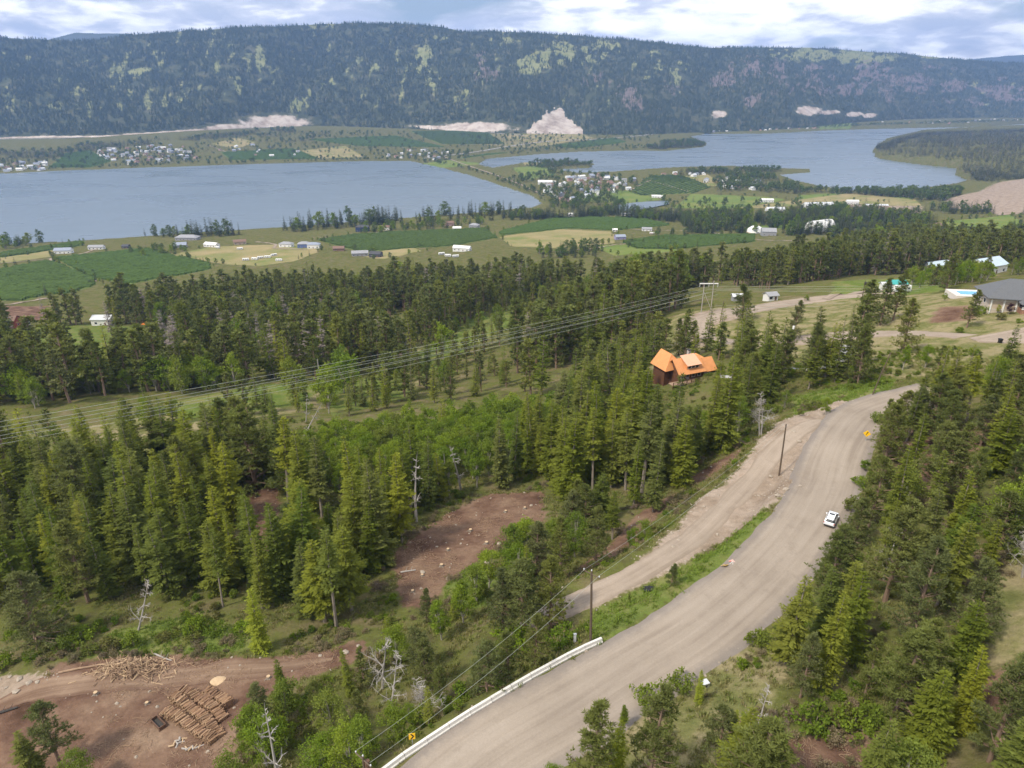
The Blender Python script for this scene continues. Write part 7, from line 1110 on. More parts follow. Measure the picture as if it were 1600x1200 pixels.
bsh = [join_model(leafy(64 + k_, 1.2, 1.0, 12, 44, .16, .0, 'brush', 'brush', 'bark'))[0] for k_ in range(2)]
x, y = near_points(7000, 150)
ok = (seg_dist(x, y, ROAD_MAIN)[0] > 6) & (seg_dist(x, y, TRACK)[0] > 4.5) & (seg_dist(x, y, UPPER)[0] > 5) & (cover_at('gravel', x, y) < -.3) & ~inside(x, y, COVER['green'][0])
ok &= ((cover_at('dry', x, y) > -1) | (x / y > .45) | ((cover_at('dirt', x, y) > -2.5) & (cover_at('dirt', x, y) < .2))) & (fbm(x / 6, y / 6, 3, 47) > .45)
x, y = x[ok], y[ok]
scatter('dry_brush', np.stack([x, y, ground(x, y) - .1], 1), g.uniform(.3, .95, len(x)), g.integers(0, 2, len(x)), bsh, 'dry grey-brown brush on the open banks', 'brush', .1)
def stone_mesh(seed, s=1.0):
    q = np.random.default_rng(seed); bm = bmesh.new(); bmesh.ops.create_icosphere(bm, subdivisions=1, radius=s)
    for v in bm.verts: v.co *= float(q.uniform(.7, 1.15)); v.co.z *= .65
    me = bpy.data.meshes.new('stone'); bm.to_mesh(me); bm.free(); me.materials.append(MAT['rock']); return me
def stick_mesh(seed):
    q = np.random.default_rng(seed); return MB().tube([(-.5, 0, .03), (0, q.normal(0, .05), .06), (.5, 0, .03)], [.03, .035, .02], 4).mesh('stick', MAT['stick'])
x, y = near_points(26000, 150)
s_ = np.maximum(cover_at('gravel', x, y, 1), -99); d2_ = seg_dist(x, y, TRACK)[0]; d3_ = seg_dist(x, y, ROAD_MAIN)[0]
ok = (((s_ > -1.0) & (d2_ > 2.2)) | ((d3_ > 4.7) & (d3_ < 5.9) & (g.uniform(0, 1, len(x)) < .25)) | ((cover_at('dirt', x, y, 1) > 0) & (g.uniform(0, 1, len(x)) < .10))) & (d3_ > 4.6) & ~inside(x, y, COVER['green'][0])
x, y = x[ok], y[ok]
scatter('rubble', np.stack([x, y, ground(x, y)], 1), g.uniform(.3, 1, len(x)) ** 4 * .26 + .03, g.integers(0, 3, len(x)), [stone_mesh(s) for s in (1, 2, 3)], 'loose stones along the gravel track and the road edges', 'stones', .4)
x, y = near_points(70000, 130)
ok = (cover_at('dirt', x, y, 1) > .3) & (seg_dist(x, y, TRACK)[0] > 5) & (fbm(x / 4, y / 4, 3, 37) > .47)
x, y = x[ok], y[ok]
scatter('slash_debris', np.stack([x, y, ground(x, y)], 1), g.uniform(.25, 1.0, len(x)), g.integers(0, 3, len(x)), [stick_mesh(s) for s in (1, 2, 3)], 'twigs and bark strewn over the cleared red soil', 'debris', .1)

# ---------------------------------------------------------------- buildings
def gable_roof(b, w, d, z0, rise, over=.5, th=.18, mat=0):
    hw, hd = w / 2 + over, d / 2 + over
    sl = rise / (d / 2); zl = z0 - over * sl
    for sg in (-1, 1):
        P = [(-hw, sg * hd, zl), (hw, sg * hd, zl), (hw, 0, z0 + rise), (-hw, 0, z0 + rise)]
        Q = [(x, y, z + th) for x, y, z in P]
        f = [(0, 1, 2, 3), (7, 6, 5, 4), (0, 4, 5, 1), (1, 5, 6, 2), (2, 6, 7, 3), (3, 7, 4, 0)]
        b.add(P + Q, f if sg > 0 else [t[::-1] for t in f], mat)
    return b

def hip_roof(b, w, d, z0, rise, over=.5, mat=0):
    hw, hd = w / 2 + over, d / 2 + over; k = min(hd, hw) * .98; rx = max(hw - k, .15)
    P = [(-hw, -hd, z0 - .1), (hw, -hd, z0 - .1), (hw, hd, z0 - .1), (-hw, hd, z0 - .1), (-hw, -hd, z0 + .12), (hw, -hd, z0 + .12), (hw, hd, z0 + .12), (-hw, hd, z0 + .12), (-rx, 0, z0 + rise), (rx, 0, z0 + rise)]
    return b.add(P, [(3, 2, 1, 0), (0, 1, 5, 4), (1, 2, 6, 5), (2, 3, 7, 6), (3, 0, 4, 7), (4, 5, 9, 8), (5, 6, 9), (6, 7, 8, 9), (7, 4, 8)], mat)

def gable_walls(b, w, d, h, rise, base=-1.5, mat=0):
    hw, hd = w / 2, d / 2
    P = [(-hw, -hd, base), (hw, -hd, base), (hw, hd, base), (-hw, hd, base), (-hw, -hd, h), (hw, -hd, h), (hw, hd, h), (-hw, hd, h), (-hw, 0, h + rise - .02), (hw, 0, h + rise - .02)]
    return b.add(P, [(3, 2, 1, 0), (0, 1, 5, 4), (2, 3, 7, 6), (1, 2, 6, 9, 5), (3, 0, 4, 8, 7)], mat)

def pane(name, parent, x, y, z, w, h, facing='-y', mat='glass', frame=True):
    """a window or door on a wall: frame standing 4 cm proud, pane set inside it"""
    b = MB(); f = MB(); t = .09
    if facing in ('-y', '+y'):
        s = -1 if facing == '-y' else 1
        y0, y1 = sorted((y - .01 * s, y + .03 * s)); b.box(x - w / 2, x + w / 2, y0, y1, z, z + h)
        y0, y1 = sorted((y - .01 * s, y + .06 * s))
        for q in ((x - w / 2 - t, x - w / 2, z - t, z + h + t), (x + w / 2, x + w / 2 + t, z - t, z + h + t), (x - w / 2, x + w / 2, z - t, z), (x - w / 2, x + w / 2, z + h, z + h + t)): f.box(q[0], q[1], y0, y1, q[2], q[3])
    else:
        s = -1 if facing == '-x' else 1
        x0, x1 = sorted((x - .01 * s, x + .03 * s)); b.box(x0, x1, y - w / 2, y + w / 2, z, z + h)
        x0, x1 = sorted((x - .01 * s, x + .06 * s))
        for q in ((y - w / 2 - t, y - w / 2, z - t, z + h + t), (y + w / 2, y + w / 2 + t, z - t, z + h + t), (y - w / 2, y + w / 2, z - t, z), (y - w / 2, y + w / 2, z + h, z + h + t)): f.box(x0, x1, q[0], q[1], q[2], q[3])
    o = b.build(name, MAT[mat], parent)
    if frame: f.build('frame', MAT['white'], o)
    return o

def seat_z(x, y, w, d):
    a = [ground(x + i * w / 2, y + j * d / 2) for i in (-1, 0, 1) for j in (-1, 0, 1)]
    return .5 * (max(a) + sum(a) / 9)

for x, y, z, w, d, h, rot, wall, roof, kind, lab in HOUSES:
    t = empty('shed' if 'shed' in lab or 'hut' in lab else 'barn' if 'barn' in lab or 'stable' in lab else 'greenhouse' if 'greenhouse' in lab else 'house', (x, y + d * .3, seat_z(x, y + d * .3, w, d)), R(rot))
    tag(t, lab, t.name.split('.')[0])
    rise = d * (.24 if kind == 'gable' else .26)
    wb = MB()
    if kind == 'gable': gable_walls(wb, w, d, h, rise, -3)
    else: wb.box(-w / 2, w / 2, -d / 2, d / 2, -3, h)
    wb.build('wall', MAT['paint_' + wall], t)
    (gable_roof if kind == 'gable' else hip_roof)(MB(), w, d, h + (.06 if kind == 'gable' else .12), rise).build('roof', MAT['paint_' + roof], t)
    n = max(2, int(w / 5))
    for i in range(n):
        xx = -w / 2 + w * (i + .5) / n
        if i == n // 2: pane('door', t, xx, -d / 2, .05, 1.1, 2.1, '-y', 'paint_brown', False)
        else: pane('window', t, xx, -d / 2, 1.0, 1.6, 1.3)
    pane('window', t, w / 2, 0, 1.0, 1.5, 1.2, '+x')

def caravan(name, x, y, rz, lab, accent='paint_palegrey'):
    t = empty(name, (x, y, ground(x, y)), rz); tag(t, lab, 'caravan', 'caravans parked by the farms' if 'tent' not in lab else None)
    MB().prism([(-1.2, .5), (1.2, .5), (1.25, 1.6), (1.15, 2.75), (.9, 2.9), (-.9, 2.9), (-1.15, 2.75), (-1.25, 1.6)], 7.4).build('body', MAT['white'], t)
    MB().box(-3.72, 3.72, -1.28, 1.28, 1.0, 1.25).build('stripe', MAT[accent], t)
    for xx in (-2.2, .4, 2.4): MB().box(xx - .6, xx + .6, -1.275, -1.1, 1.5, 2.2).build('window', MAT['glass'], t)
    for sy in (-1, 1): MB().tube([(0, sy * 1.05, .38), (0, sy * 1.27, .38)], .38, 12).build('wheel', MAT['tyre'], t)
    MB().tube([(3.7, -.5, .55), (4.9, 0, .55), (3.7, .5, .55)], .05, 5).build('drawbar', MAT['steel'], t)
for k, (x, y, z, lab) in enumerate(CARAVANS):
    caravan('caravan', x, y, R([8, -15, 25, 5, 40, 10, -30, 0, 20, -10, 15, 5, 0, 8][k % 14]), lab, 'red' if 'red' in lab else 'paint_bluegrey')

# small houses of the far towns: one mesh each, walls and roof
def town_mesh(wall, roof, w, d, h):
    b = MB(); gable_walls(b, w, d, h, d * .27, -2, 0); gable_roof(b, w, d, h + .05, d * .27, .5, .2, 1)
    return b.mesh('town_house', [MAT['paint_' + wall], MAT['paint_' + roof]])
TOWN = [town_mesh(*q) for q in (('white', 'palegrey', 12, 9, 4), ('white', 'grey', 11, 8, 5), ('tan', 'brown', 12, 9, 4), ('white', 'white', 14, 8, 4), ('grey', 'bluegrey', 11, 9, 5), ('white', 'bluegrey', 15, 9, 4), ('pink', 'brown', 10, 8, 4))]
TLOOK = ['white pale-roofed', 'white grey-roofed', 'tan brown-roofed', 'all-white', 'grey blue-roofed', 'long white blue-roofed', 'pink brown-roofed']
for ti, (poly, n, where) in enumerate(TOWNS):
    g2 = np.random.default_rng(40 + ti); P = np.array(poly)
    area = abs(sum(poly[i][0] * poly[(i + 1) % len(poly)][1] - poly[(i + 1) % len(poly)][0] * poly[i][1] for i in range(len(poly)))) / 2
    x, y = fill(poly, max(17, math.sqrt(area / n) * .92), 60 + ti)
    ok = np.maximum(sdist(x, y, LAKES[0]), sdist(x, y, LAKES[1])) < -8
    x, y = x[ok], y[ok]; o_ = g2.permutation(len(x))[:n]
    made = {}
    for i in o_:
        mk = int(g2.integers(len(TOWN))); o = link('town_house', TOWN[mk]); made.setdefault(mk, []).append(o)
        o.location = (x[i], y[i], ground(x[i], y[i]) + .2); o.rotation_euler = (0, 0, float(g2.choice([.2, 1.77, .5, 1.2]) + g2.normal(0, .15)))
        s = float(g2.uniform(.85, 1.25)); o.scale = (s, s, s)


    for mk, obs in made.items():
        obs.sort(key=lambda o: o.location.x / o.location.y)
        for k, o in enumerate(obs): tag(o, f'{ordinal(k + 1)} from the left of the {TLOOK[mk]} houses {where}', 'house', f'small houses {where}')

# white dome and the big white arched hall
def arch_hall(name, x, y, z, w, L, h, rz, lab, cat):
    t = empty(name, (x, y, z), rz); tag(t, lab, cat)
    n = 12; out = [(-w / 2, -2)] + [(-w / 2 * math.cos(math.pi * i / n), h * math.sin(math.pi * i / n) ** .85) for i in range(n + 1)] + [(w / 2, -2)]
    MB().prism(out, L).build('cover', MAT['white'], t, False)
    for i in range(7):
        xx = -L / 2 + L * i / 6
        pts = [(xx, -w / 2 * 1.01 * math.cos(math.pi * k / n), h * 1.012 * math.sin(math.pi * k / n) ** .85) for k in range(n + 1)]
        MB().tube(pts, .12, 5).build('rib', MAT['paint_palegrey'], t)
    MB().box(-L / 2 - .08, -L / 2 + .02, -w * .16, w * .16, 0, h * .5).build('door', MAT['paint_grey'], t)
x, y, z = SPOT['quonset']; arch_hall('arched_hall', x, y + 8, ground(x, y), 20, 40, 15, R(28), 'big white arched fabric hall among the right-hand trees', 'hall')
x, y, z = SPOT['dome']
t = empty('dome_building', (x, y + 4, ground(x, y))); tag(t, 'white dome building beside the grey barn', 'dome')
b = MB(); rows = 6; seg_ = 18
ring = [[(12 * math.cos(a * 2 * math.pi / seg_) * math.cos(k / rows * math.pi / 2), 12 * math.sin(a * 2 * math.pi / seg_) * math.cos(k / rows * math.pi / 2), 9 * math.sin(k / rows * math.pi / 2) + 1) for a in range(seg_)] for k in range(rows + 1)]
b.add([p for r_ in ring for p in r_], [(k * seg_ + a, k * seg_ + (a + 1) % seg_, (k + 1) * seg_ + (a + 1) % seg_, (k + 1) * seg_ + a) for k in range(rows) for a in range(seg_)])
b.build('dome_shell', MAT['white'], t, True)
MB().tube([(0, 0, -2), (0, 0, 1.05)], 12.2, 18).build('base_wall', MAT['paint_tan'], t)
MB().box(-2, 2, -12.6, -11.6, 0, 3).build('door', MAT['paint_grey'], t)
x, y, z = SPOT['orange_canopy']
t = empty('canopy_tent', (x, y, ground(x, y))); tag(t, 'orange canopy tent on the green meadow behind pines', 'tent')
b = MB(); b.add([(-3.5, -2.5, 2.4), (3.5, -2.5, 2.4), (3.5, 2.5, 2.4), (-3.5, 2.5, 2.4), (-1, 0, 3.8), (1, 0, 3.8)], [(3, 2, 1, 0), (0, 1, 5, 4), (1, 2, 5), (2, 3, 4, 5), (3, 0, 4)]); b.build('canopy', MAT['orange'], t)
for sx in (-3.3, 3.3):
    for sy in (-2.3, 2.3): MB().tube([(sx, sy, -.3), (sx, sy, 2.4)], .06, 6).build('leg', MAT['galv'], t)

# --- the log house with the orange metal roof
def tilt_box(b, P, th=.16, mat=0):
    """a roof plane given by its corners, as a slab"""
    P = [Vector(p) for p in P]; n = (P[1] - P[0]).cross(P[2] - P[0]).normalized()
    if n.z < 0: P = P[::-1]; n = -n
    Q = [p + n * th for p in P]; k = len(P)
    return b.add(P + Q, [tuple(range(k))[::-1], tuple(range(k, 2 * k))] + [(i, (i + 1) % k, k + (i + 1) % k, k + i) for i in range(k)], mat)
def seams(parent, P, n, mat):
    """raised standing seams from eave P0-P1 to ridge P3-P2"""
    P = [Vector(p) for p in P]; nn = (P[1] - P[0]).cross(P[2] - P[0]).normalized()
    if nn.z < 0: nn = -nn
    for i in range(1, n):
        t_ = i / n; a = P[0].lerp(P[1], t_) + nn * .17; c = P[3].lerp(P[2], t_) + nn * .17
        MB().tube([a, c], .035, 4).build('seam', mat, parent)
def log_house():
    x, y, z = SPOT['house']; gz = min(ground(x + a, y + b_) for a in (-5, 0, 6) for b_ in (0, 8)) + 2.2
    t = empty('log_house', (x + 1.9, y + 3.2, gz), R(24)); t.scale = (.67, .70, .86); tag(t, 'log house with a bright orange metal roof among the firs', 'house')
    # local frame: +x runs along the front eave (to the right and away), -y faces the valley road
    MB().box(-6, 6.2, -3.9, 4.2, -3, 5.0).build('wall', MAT['logwall'], t)
    gw = MB(); gw.add([(-6, -3.9, 5.0), (-6, 4.2, 5.0), (-6, .15, 8.1), (6.2, -3.9, 5.0), (6.2, 4.2, 5.0), (6.2, .15, 8.1)], [(0, 2, 1), (3, 4, 5)]); gw.build('gable', MAT['logwall'], t)
    MB().box(-5.9, 2.0, -4.15, -3.88, -3, 1.6).build('stone_footing', MAT['stone'], t)
    MB().box(6.15, 12.6, -3.0, 3.6, -3, 4.2).build('garage_wall', MAT['logwall'], t)
    rf = MB(); F_ = [(-6.9, -5.2, 4.1), (7.0, -5.2, 4.1), (7.0, .15, 8.2), (-6.9, .15, 8.2)]; tilt_box(rf, F_); fr = rf.build('roof', MAT['copper'], t); seams(fr, F_, 14, MAT['copper'])
    B_ = [(7.0, 5.5, 4.1), (-6.9, 5.5, 4.1), (-6.9, .15, 8.2), (7.0, .15, 8.2)]; tilt_box(MB(), B_).build('roof', MAT['copper'], t)
    # cross wing at the left, ridge running back, its broad plane turned to the lake
    MB().box(-8.8, -1.5, 2.0, 9.5, -3, 5.2).build('wing_wall', MAT['logwall'], t)
    W1 = [(-10.0, 10.4, 4.5), (-10.0, -.2, 4.5), (-5.0, 3.2, 9.0), (-5.0, 10.4, 9.0)]; wr = tilt_box(MB(), W1).build('wing_roof', MAT['copper'], t); seams(wr, W1, 10, MAT['copper'])
    tilt_box(MB(), [(-.2, -.2, 4.9), (-.2, 10.4, 4.9), (-5.0, 10.4, 9.0), (-5.0, 3.2, 9.0)]).build('wing_roof', MAT['copper'], t); tilt_box(MB(), [(-10.0, -.2, 4.5), (-.2, -.2, 4.9), (-5.0, 3.2, 9.0)]).build('wing_roof', MAT['copper'], t)
    # shed dormer with the paler roof
    D_ = [(-2.6, -4.6, 6.7), (4.6, -4.6, 6.7), (4.6, .9, 8.9), (-2.6, .9, 8.9)]; dr = tilt_box(MB(), D_, .14).build('dormer_roof', MAT['copperpale'], t); seams(dr, D_, 8, MAT['copperpale'])
    MB().box(-2.2, 4.2, -3.8, .2, 5.0, 6.65).build('dormer_wall', MAT['copper'], t)
    for xx in (-.9, 1.0, 2.9): pane('dormer_window', t, xx, -3.8, 5.62, 1.5, .85)
    # garage wing
    G1 = [(6.9, -4.2, 3.4), (13.6, -4.2, 3.4), (13.6, .3, 6.9), (6.9, .3, 6.9)]; gr = tilt_box(MB(), G1).build('garage_roof', MAT['copper'], t); seams(gr, G1, 8, MAT['copper'])
    tilt_box(MB(), [(13.6, 4.8, 3.4), (6.9, 4.8, 3.4), (6.9, .3, 6.9), (13.6, .3, 6.9)]).build('garage_roof', MAT['copper'], t)
    tilt_box(MB(), [(8.0, 6.8, 3.9), (8.0, .6, 3.9), (10.4, .6, 6.6), (10.4, 6.8, 6.6)]).build('porch_roof', MAT['copper'], t); tilt_box(MB(), [(12.8, .6, 3.9), (12.8, 6.8, 3.9), (10.4, 6.8, 6.6), (10.4, .6, 6.6)]).build('porch_roof', MAT['copper'], t)
    MB().add([(12.6, -3.0, 4.2), (12.6, 3.6, 4.2), (12.6, .3, 6.8)], [(0, 1, 2)]).build('garage_gable', MAT['logwall'], t)
    pane('garage_door', t, 9.4, -3.0, .2, 3.6, 2.5, '-y', 'white')
    for xx in (-4.2, -1.6, 1.4, 4.3): pane('window', t, xx, -3.9, 2.6, 1.5, 1.5)
    for xx in (-4.6, 3.6): pane('window', t, xx, -3.9, -.3, 1.7, 1.6)
    pane('door', t, -1.2, -3.9, 0.0, 1.1, 2.1, '-y', 'paint_dark')
    ch = MB().box(2.2, 3.4, 1.4, 2.6, 5, 10.0).build('chimney', MAT['stone'], t); MB().box(2.05, 3.55, 1.25, 2.75, 10.0, 10.2).build('chimney_cap', MAT['steel'], ch)
    dk = MB().box(-11, 2.5, -7.2, -3.95, 1.75, 1.95).build('deck', MAT['deckwood'], t)
    for xx in np.arange(-11, 2.6, 2.25):
        MB().box(xx - .1, xx + .1, -7.15, -6.95, -3.5, 2.95).build('post', MAT['logwall'], dk)
    MB().box(-11, 2.5, -7.12, -7.02, 2.85, 2.97).build('railing', MAT['logwall'], dk)
    for xx in np.arange(-10.8, 2.4, .45): MB().box(xx, xx + .05, -7.1, -7.05, 1.95, 2.86).build('baluster', MAT['logwall'], dk)
    for zz_ in (.6, 1.2): MB().box(-11, -5.8, -6, -5.2, zz_ - 3, zz_ - 2.6).build('stair', MAT['stone'], t)
log_house()

# --- the grey-roofed house with the pool, at the right edge
def grey_house():
    x, y, z = SPOT['greyhouse']; gz = ground(x, y) + .3
    t = empty('hip_roofed_house', (x + 7.5, y + 7, gz), R(-16)); tag(t, 'large house with a dark grey hip roof beside the swimming pool', 'house')
    MB().box(-12, 12, -5.5, 6, -2.5, 3.2).build('wall', MAT['cream'], t)
    hip_roof(MB(), 24, 11.5, 3.35, 4.6, .9).build('roof', MAT['shingle'], t)
    for xx in (-3, 3): MB().tube([(xx, -2.5, 4.5), (xx, -2.5, 6.6)], .22, 8).build('vent', MAT['white'], t)
    MB().box(-1.0, .3, -1.6, -.4, 5.5, 8.2).build('chimney', MAT['white'], t)
    MB().box(-4.5, 8, -8.5, -5.52, -2.5, 1.2).build('brick_base', MAT['brick'], t)
    hip_roof(MB(), 12.5, 4.5, 3.0, 1.9, .6).build('porch_roof', MAT['shingle'], t).location = (1.75, -6.6, -.2)
    for xx in (-9.7, -6.6): pane('garage_door', t, xx, -5.5, .05, 2.7, 2.4, '-y', 'paint_tan')
    for xx in (-11.4, -8.1, -5.0): MB().box(xx - .14, xx + .14, -5.8, -5.52, -2, 3.1).build('pillar', MAT['white'], t)
    for xx in (-3.4, -.6, 2.2, 5.0): pane('window', t, xx, -5.5, 1.3, 1.6, 1.2)
    for yy in (-2, 2.5): pane('window', t, -12, yy, 1.0, 1.6, 1.2, '-x')
    MB().box(-4.6, 8.1, -8.65, -8.5, 1.2, 2.0).build('porch_railing', MAT['white'], t)
    for k, (lx, w, c) in enumerate(((1.5, 1.4, 'white'), (3.2, .9, 'red'))): MB().box(lx, lx + w, -8.71, -8.66, 1.25, 1.9).build('banner', MAT[c], t)
    p = empty('swimming_pool', (SPOT['pool'][0] + 1, SPOT['pool'][1], ground(SPOT['pool'][0], SPOT['pool'][1]) + .6), R(-8)); tag(p, 'bright blue swimming pool with pale paving beside the grey-roofed house', 'pool')
    MB().box(-7.5, 7.5, -4, 4.5, -2, .0).build('paving', MAT['paving'], p)
    MB().box(-5.5, 5.0, -2.4, 2.2, -.5, .03).build('water', MAT['pool'], p)
    for a in ((-5.8, 5.3, -2.7, -2.4), (-5.8, 5.3, 2.2, 2.5), (-5.8, -5.5, -2.4, 2.2), (5.0, 5.3, -2.4, 2.2)): MB().box(*a, -.2, .10).build('coping', MAT['white'], p)
    MB().box(6.2, 6.6, 1, 3, .0, 1.2).build('pool_cabinet', MAT['white'], p)
grey_house()
for k, (dx, dy, h, c, lab) in enumerate([(-9.0, -1.5, 3.4, 'purple', 'dark purple-leaved tree at the corner of the grey-roofed house'), (-10.8, .5, 2.8, 'gold', 'golden bush left of the purple-leaved tree'), (-2.5, -6.0, 1.6, 'gold', 'golden bush before the porch of the grey-roofed house'), (1.5, -6.5, 1.7, 'gold', 'second golden bush before the porch of the grey-roofed house')]):
    x, y = SPOT['greyhouse'][0] + 7.5 + dx, SPOT['greyhouse'][1] + 3 + dy
    plant('leafy' if h > 2.5 else 'shrub', x, y, ground(x, y), h, lab, None, crown_mat=MAT[c])

# ---------------------------------------------------------------- poles and wires
def wood_pole(name, base, top, lab, arm=None, r=.16, mat='pole', extra=None, group=None):
    b = Vector(base); tp = Vector(top)
    t = empty(name, base); tag(t, lab, 'utility pole', group)
    d = tp - b
    MB().tube([(0, 0, -1), d * .5, d], [r, r * .85, r * .68], 8).build('pole', MAT[mat], t)
    if arm:
        u = Vector(arm).normalized()
        MB().tube([d - u * 1.1 - Vector((0, 0, .4)), d + u * 1.1 - Vector((0, 0, .4))], .07, 4).build('crossarm', MAT[mat], t)
        for s in (-1, 0, 1):
            q = d + u * s - Vector((0, 0, .33)) if s else d
            MB().tube([q, q + Vector((0, 0, .12)), q + Vector((0, 0, .22))], [.04, .08, .03], 8).build('insulator', MAT['paint_palegrey'], t)
    return t, d
pr = Vector(SPOT['pole_road']); pt_ = Vector(SPOT['pole_track']); pn = Vector(POLE_NEAR_TOP)
top_r = pr + Vector((-.3, .2, 9.6)); top_t = pt_ + Vector((-.25, .1, 9.6))
along = (top_t - top_r).normalized(); side_ = Vector((along.y, -along.x, 0))
wood_pole('utility_pole', pr, top_r, 'dark wooden utility pole at the end of the white barrier', side_ * .4)
wood_pole('utility_pole', pt_, top_t, 'bare dark wooden utility pole standing on the gravel track bank')
nb = Vector((pn.x, pn.y, ground(pn.x, pn.y)))
tn_, dn2 = wood_pole('utility_pole', nb, pn, 'utility pole with a brown transformer at the bottom edge', side_)
MB().tube([dn2 + Vector((.3, 0, -1.3)), dn2 + Vector((.3, 0, -.5))], .22, 10).build('transformer', MAT['rust'], tn_)
p_ = Vector(SPOT['pole_thin']); wood_pole('utility_pole', p_, p_ + Vector((2.0, 0, 9.3)), 'thin dark leaning pole on the grass above the road bend', r=.13)
p_ = Vector(SPOT['pole_small']); tq, dq = wood_pole('utility_pole', p_, p_ + Vector((.7, 0, 7.6)), 'short pole with a white transformer beside the upper road', r=.14)
MB().tube([dq + Vector((0, -.3, -1.1)), dq + Vector((0, -.3, -.2))], .3, 10).build('transformer', MAT['white'], tq)
p_ = Vector(SPOT['pole_up']); wood_pole('utility_pole', p_, p_ + Vector((.5, 0, 8.2)), 'slim pole before the power pylon on the upper road')
p_ = Vector(SPOT['pole_mid']); wood_pole('utility_pole', p_, p_ + Vector((0, 0, 14.5)), 'pale yellowish pole under the power lines in the meadow', r=.2, mat='greypole')
p_ = Vector(SPOT['pole_plateau']); tq, dq = wood_pole('utility_pole', p_, p_ + Vector((0, 0, 8.5)), 'pole with a dark transformer on the plateau')
MB().box(-.1, 1.6, -.4, .4, 6.6, 7.8).build('transformer', MAT['steel'], tq)

hl, hr_ = Vector(SPOT['hframe_l']), Vector(SPOT['hframe_r'])
def pylon():
    t = empty('power_pylon', (hl + hr_) / 2); tag(t, 'wooden H-frame power pylon with a white crossarm on the upper road', 'power pylon')
    o = (hl + hr_) / 2; zt = WIRES_LEFT[0][1][2] + 1.3 - o.z
    u = (hr_ - hl); u.z = 0; hw = 1.9; u.normalize()
    for s in (-1, 1):
        MB().tube([u * hw * s + Vector((0, 0, -1)), u * hw * .95 * s + Vector((0, 0, zt + 1.2 * (s > 0)))], [.22, .15], 8).build('pole', MAT['greypole'], t)
    MB().box(-3.7, 3.7, -.14, .14, zt - .15, zt + .2).build('crossarm', MAT['white'], t)
    MB().tube([-u * hw * .95 + Vector((0, -.2, zt - 3.2)), u * hw + Vector((0, -.2, 1.2))], .12, 5).build('brace', MAT['greypole'], t)
    for s in (-1, 0, 1):
        MB().tube([(3.6 * s, 0, zt - .15), (3.6 * s, 0, zt - 1.4)], .10, 6).build('insulator', MAT['paint_palegrey'], t)
pylon()
def wire(a, b_, sag, r, lab, group, n=28):
    a, b_ = Vector(a), Vector(b_); o = a.lerp(b_, .5)
    P = [a.lerp(b_, i / n) - Vector((0, 0, sag * 4 * (i / n) * (1 - i / n))) for i in range(n + 1)]
    ob = MB().tube(P, r, 4).build('power_line', MAT['wire'])
    tag(ob, lab, 'power line', group)
WL = ['topmost', 'second from the top', 'third from the top', 'fourth from the top', 'fifth from the top', 'lowest']
for k, (a, b_) in enumerate(WIRES_LEFT): wire(a, b_, 2.2, .034, f'{WL[k]} of the power lines left of the pylon', 'power lines left of the pylon', 40)
for k, (a, b_) in enumerate(sorted(WIRES_RIGHT, key=lambda q: -q[1][2])): wire(a, b_, 1.2, .04, f'{WL[k]} of the power lines right of the pylon', 'power lines right of the pylon')
for s, nm in ((-1, 'left'), (1, 'right')):
    wire(pn + side_ * s * .9, top_r + side_ * s * .9 - Vector((0, 0, .2)), .9, .015, f'{nm}-hand wire from the bottom pole to the barrier pole', 'wires along the gravel road')
    wire(top_r + side_ * s * .9 - Vector((0, 0, .2)), top_t + side_ * s * .3, .9, .014, f'{nm}-hand wire from the barrier pole to the track pole', 'wires along the gravel road')

# ---------------------------------------------------------------- road furniture
P = [Vector(p) for p in BARRIER]; L_ = [0]
for a, b_ in zip(P, P[1:]): L_.append(L_[-1] + (b_ - a).length)
bt_ = empty('road_barrier', P[3]); tag(bt_, 'low white concrete barrier along the left edge of the gravel road', 'road barrier')
def along_line(s):
    i = max(0, min(len(P) - 2, int(np.searchsorted(L_, s)) - 1)); return P[i].lerp(P[i + 1], (s - L_[i]) / (L_[i + 1] - L_[i]))
prof = [(-.30, -.25), (-.30, .12), (-.20, .22), (-.13, .52), (.13, .52), (.20, .22), (.30, .12), (.30, -.25)]
bm_ = MB().prism(prof, 2.46).mesh('barrier_section', MAT['concrete'])
s = 0.0
while s + 2.5 < L_[-1]:
    a, b_ = along_line(s), along_line(s + 2.5); m_ = (a + b_) / 2; d_ = b_ - a
    o = link('barrier_section', bm_, bt_)
    o.location = Vector((m_.x, m_.y, .5 * (ground(a.x, a.y) + ground(b_.x, b_.y)) + .06)) - P[3]
    o.rotation_euler = (0, -math.atan2(ground(b_.x, b_.y) - ground(a.x, a.y), 2.5), math.atan2(d_.y, d_.x) + random.uniform(-.012, .012))
    s += 2.5
x, y, z = SPOT['chevron']; z = ground(x, y)
t = empty('chevron_sign', (x, y, z), R(8)); tag(t, 'yellow sign with a black chevron arrow behind the white barrier', 'road sign')
MB().box(-.03, .03, .0, .05, -.4, 1.35).build('post', MAT['galv'], t)
MB().box(-.30, .30, -.035, -.005, .95, 1.70).build('panel', MAT['yellow'], t)
cv = MB(); th_c = .16
cv.add([(-.17, -.045, 1.64), (-.17 + th_c, -.045, 1.64), (.21, -.045, 1.325), (-.17 + th_c, -.045, 1.01), (-.17, -.045, 1.01), (.05, -.045, 1.325)], [(5, 2, 1, 0), (5, 4, 3, 2)])
cv.build('arrow', MAT['black'], t)
x, y, z = SPOT['diamond']; z = ground(x, y)
t = empty('warning_sign', (x, y, z), R(-26)); tag(t, 'yellow diamond warning sign with a black bend arrow at the road curve', 'road sign')
MB().box(-.04, .04, .0, .05, -.4, 1.7).build('post', MAT['galv'], t)
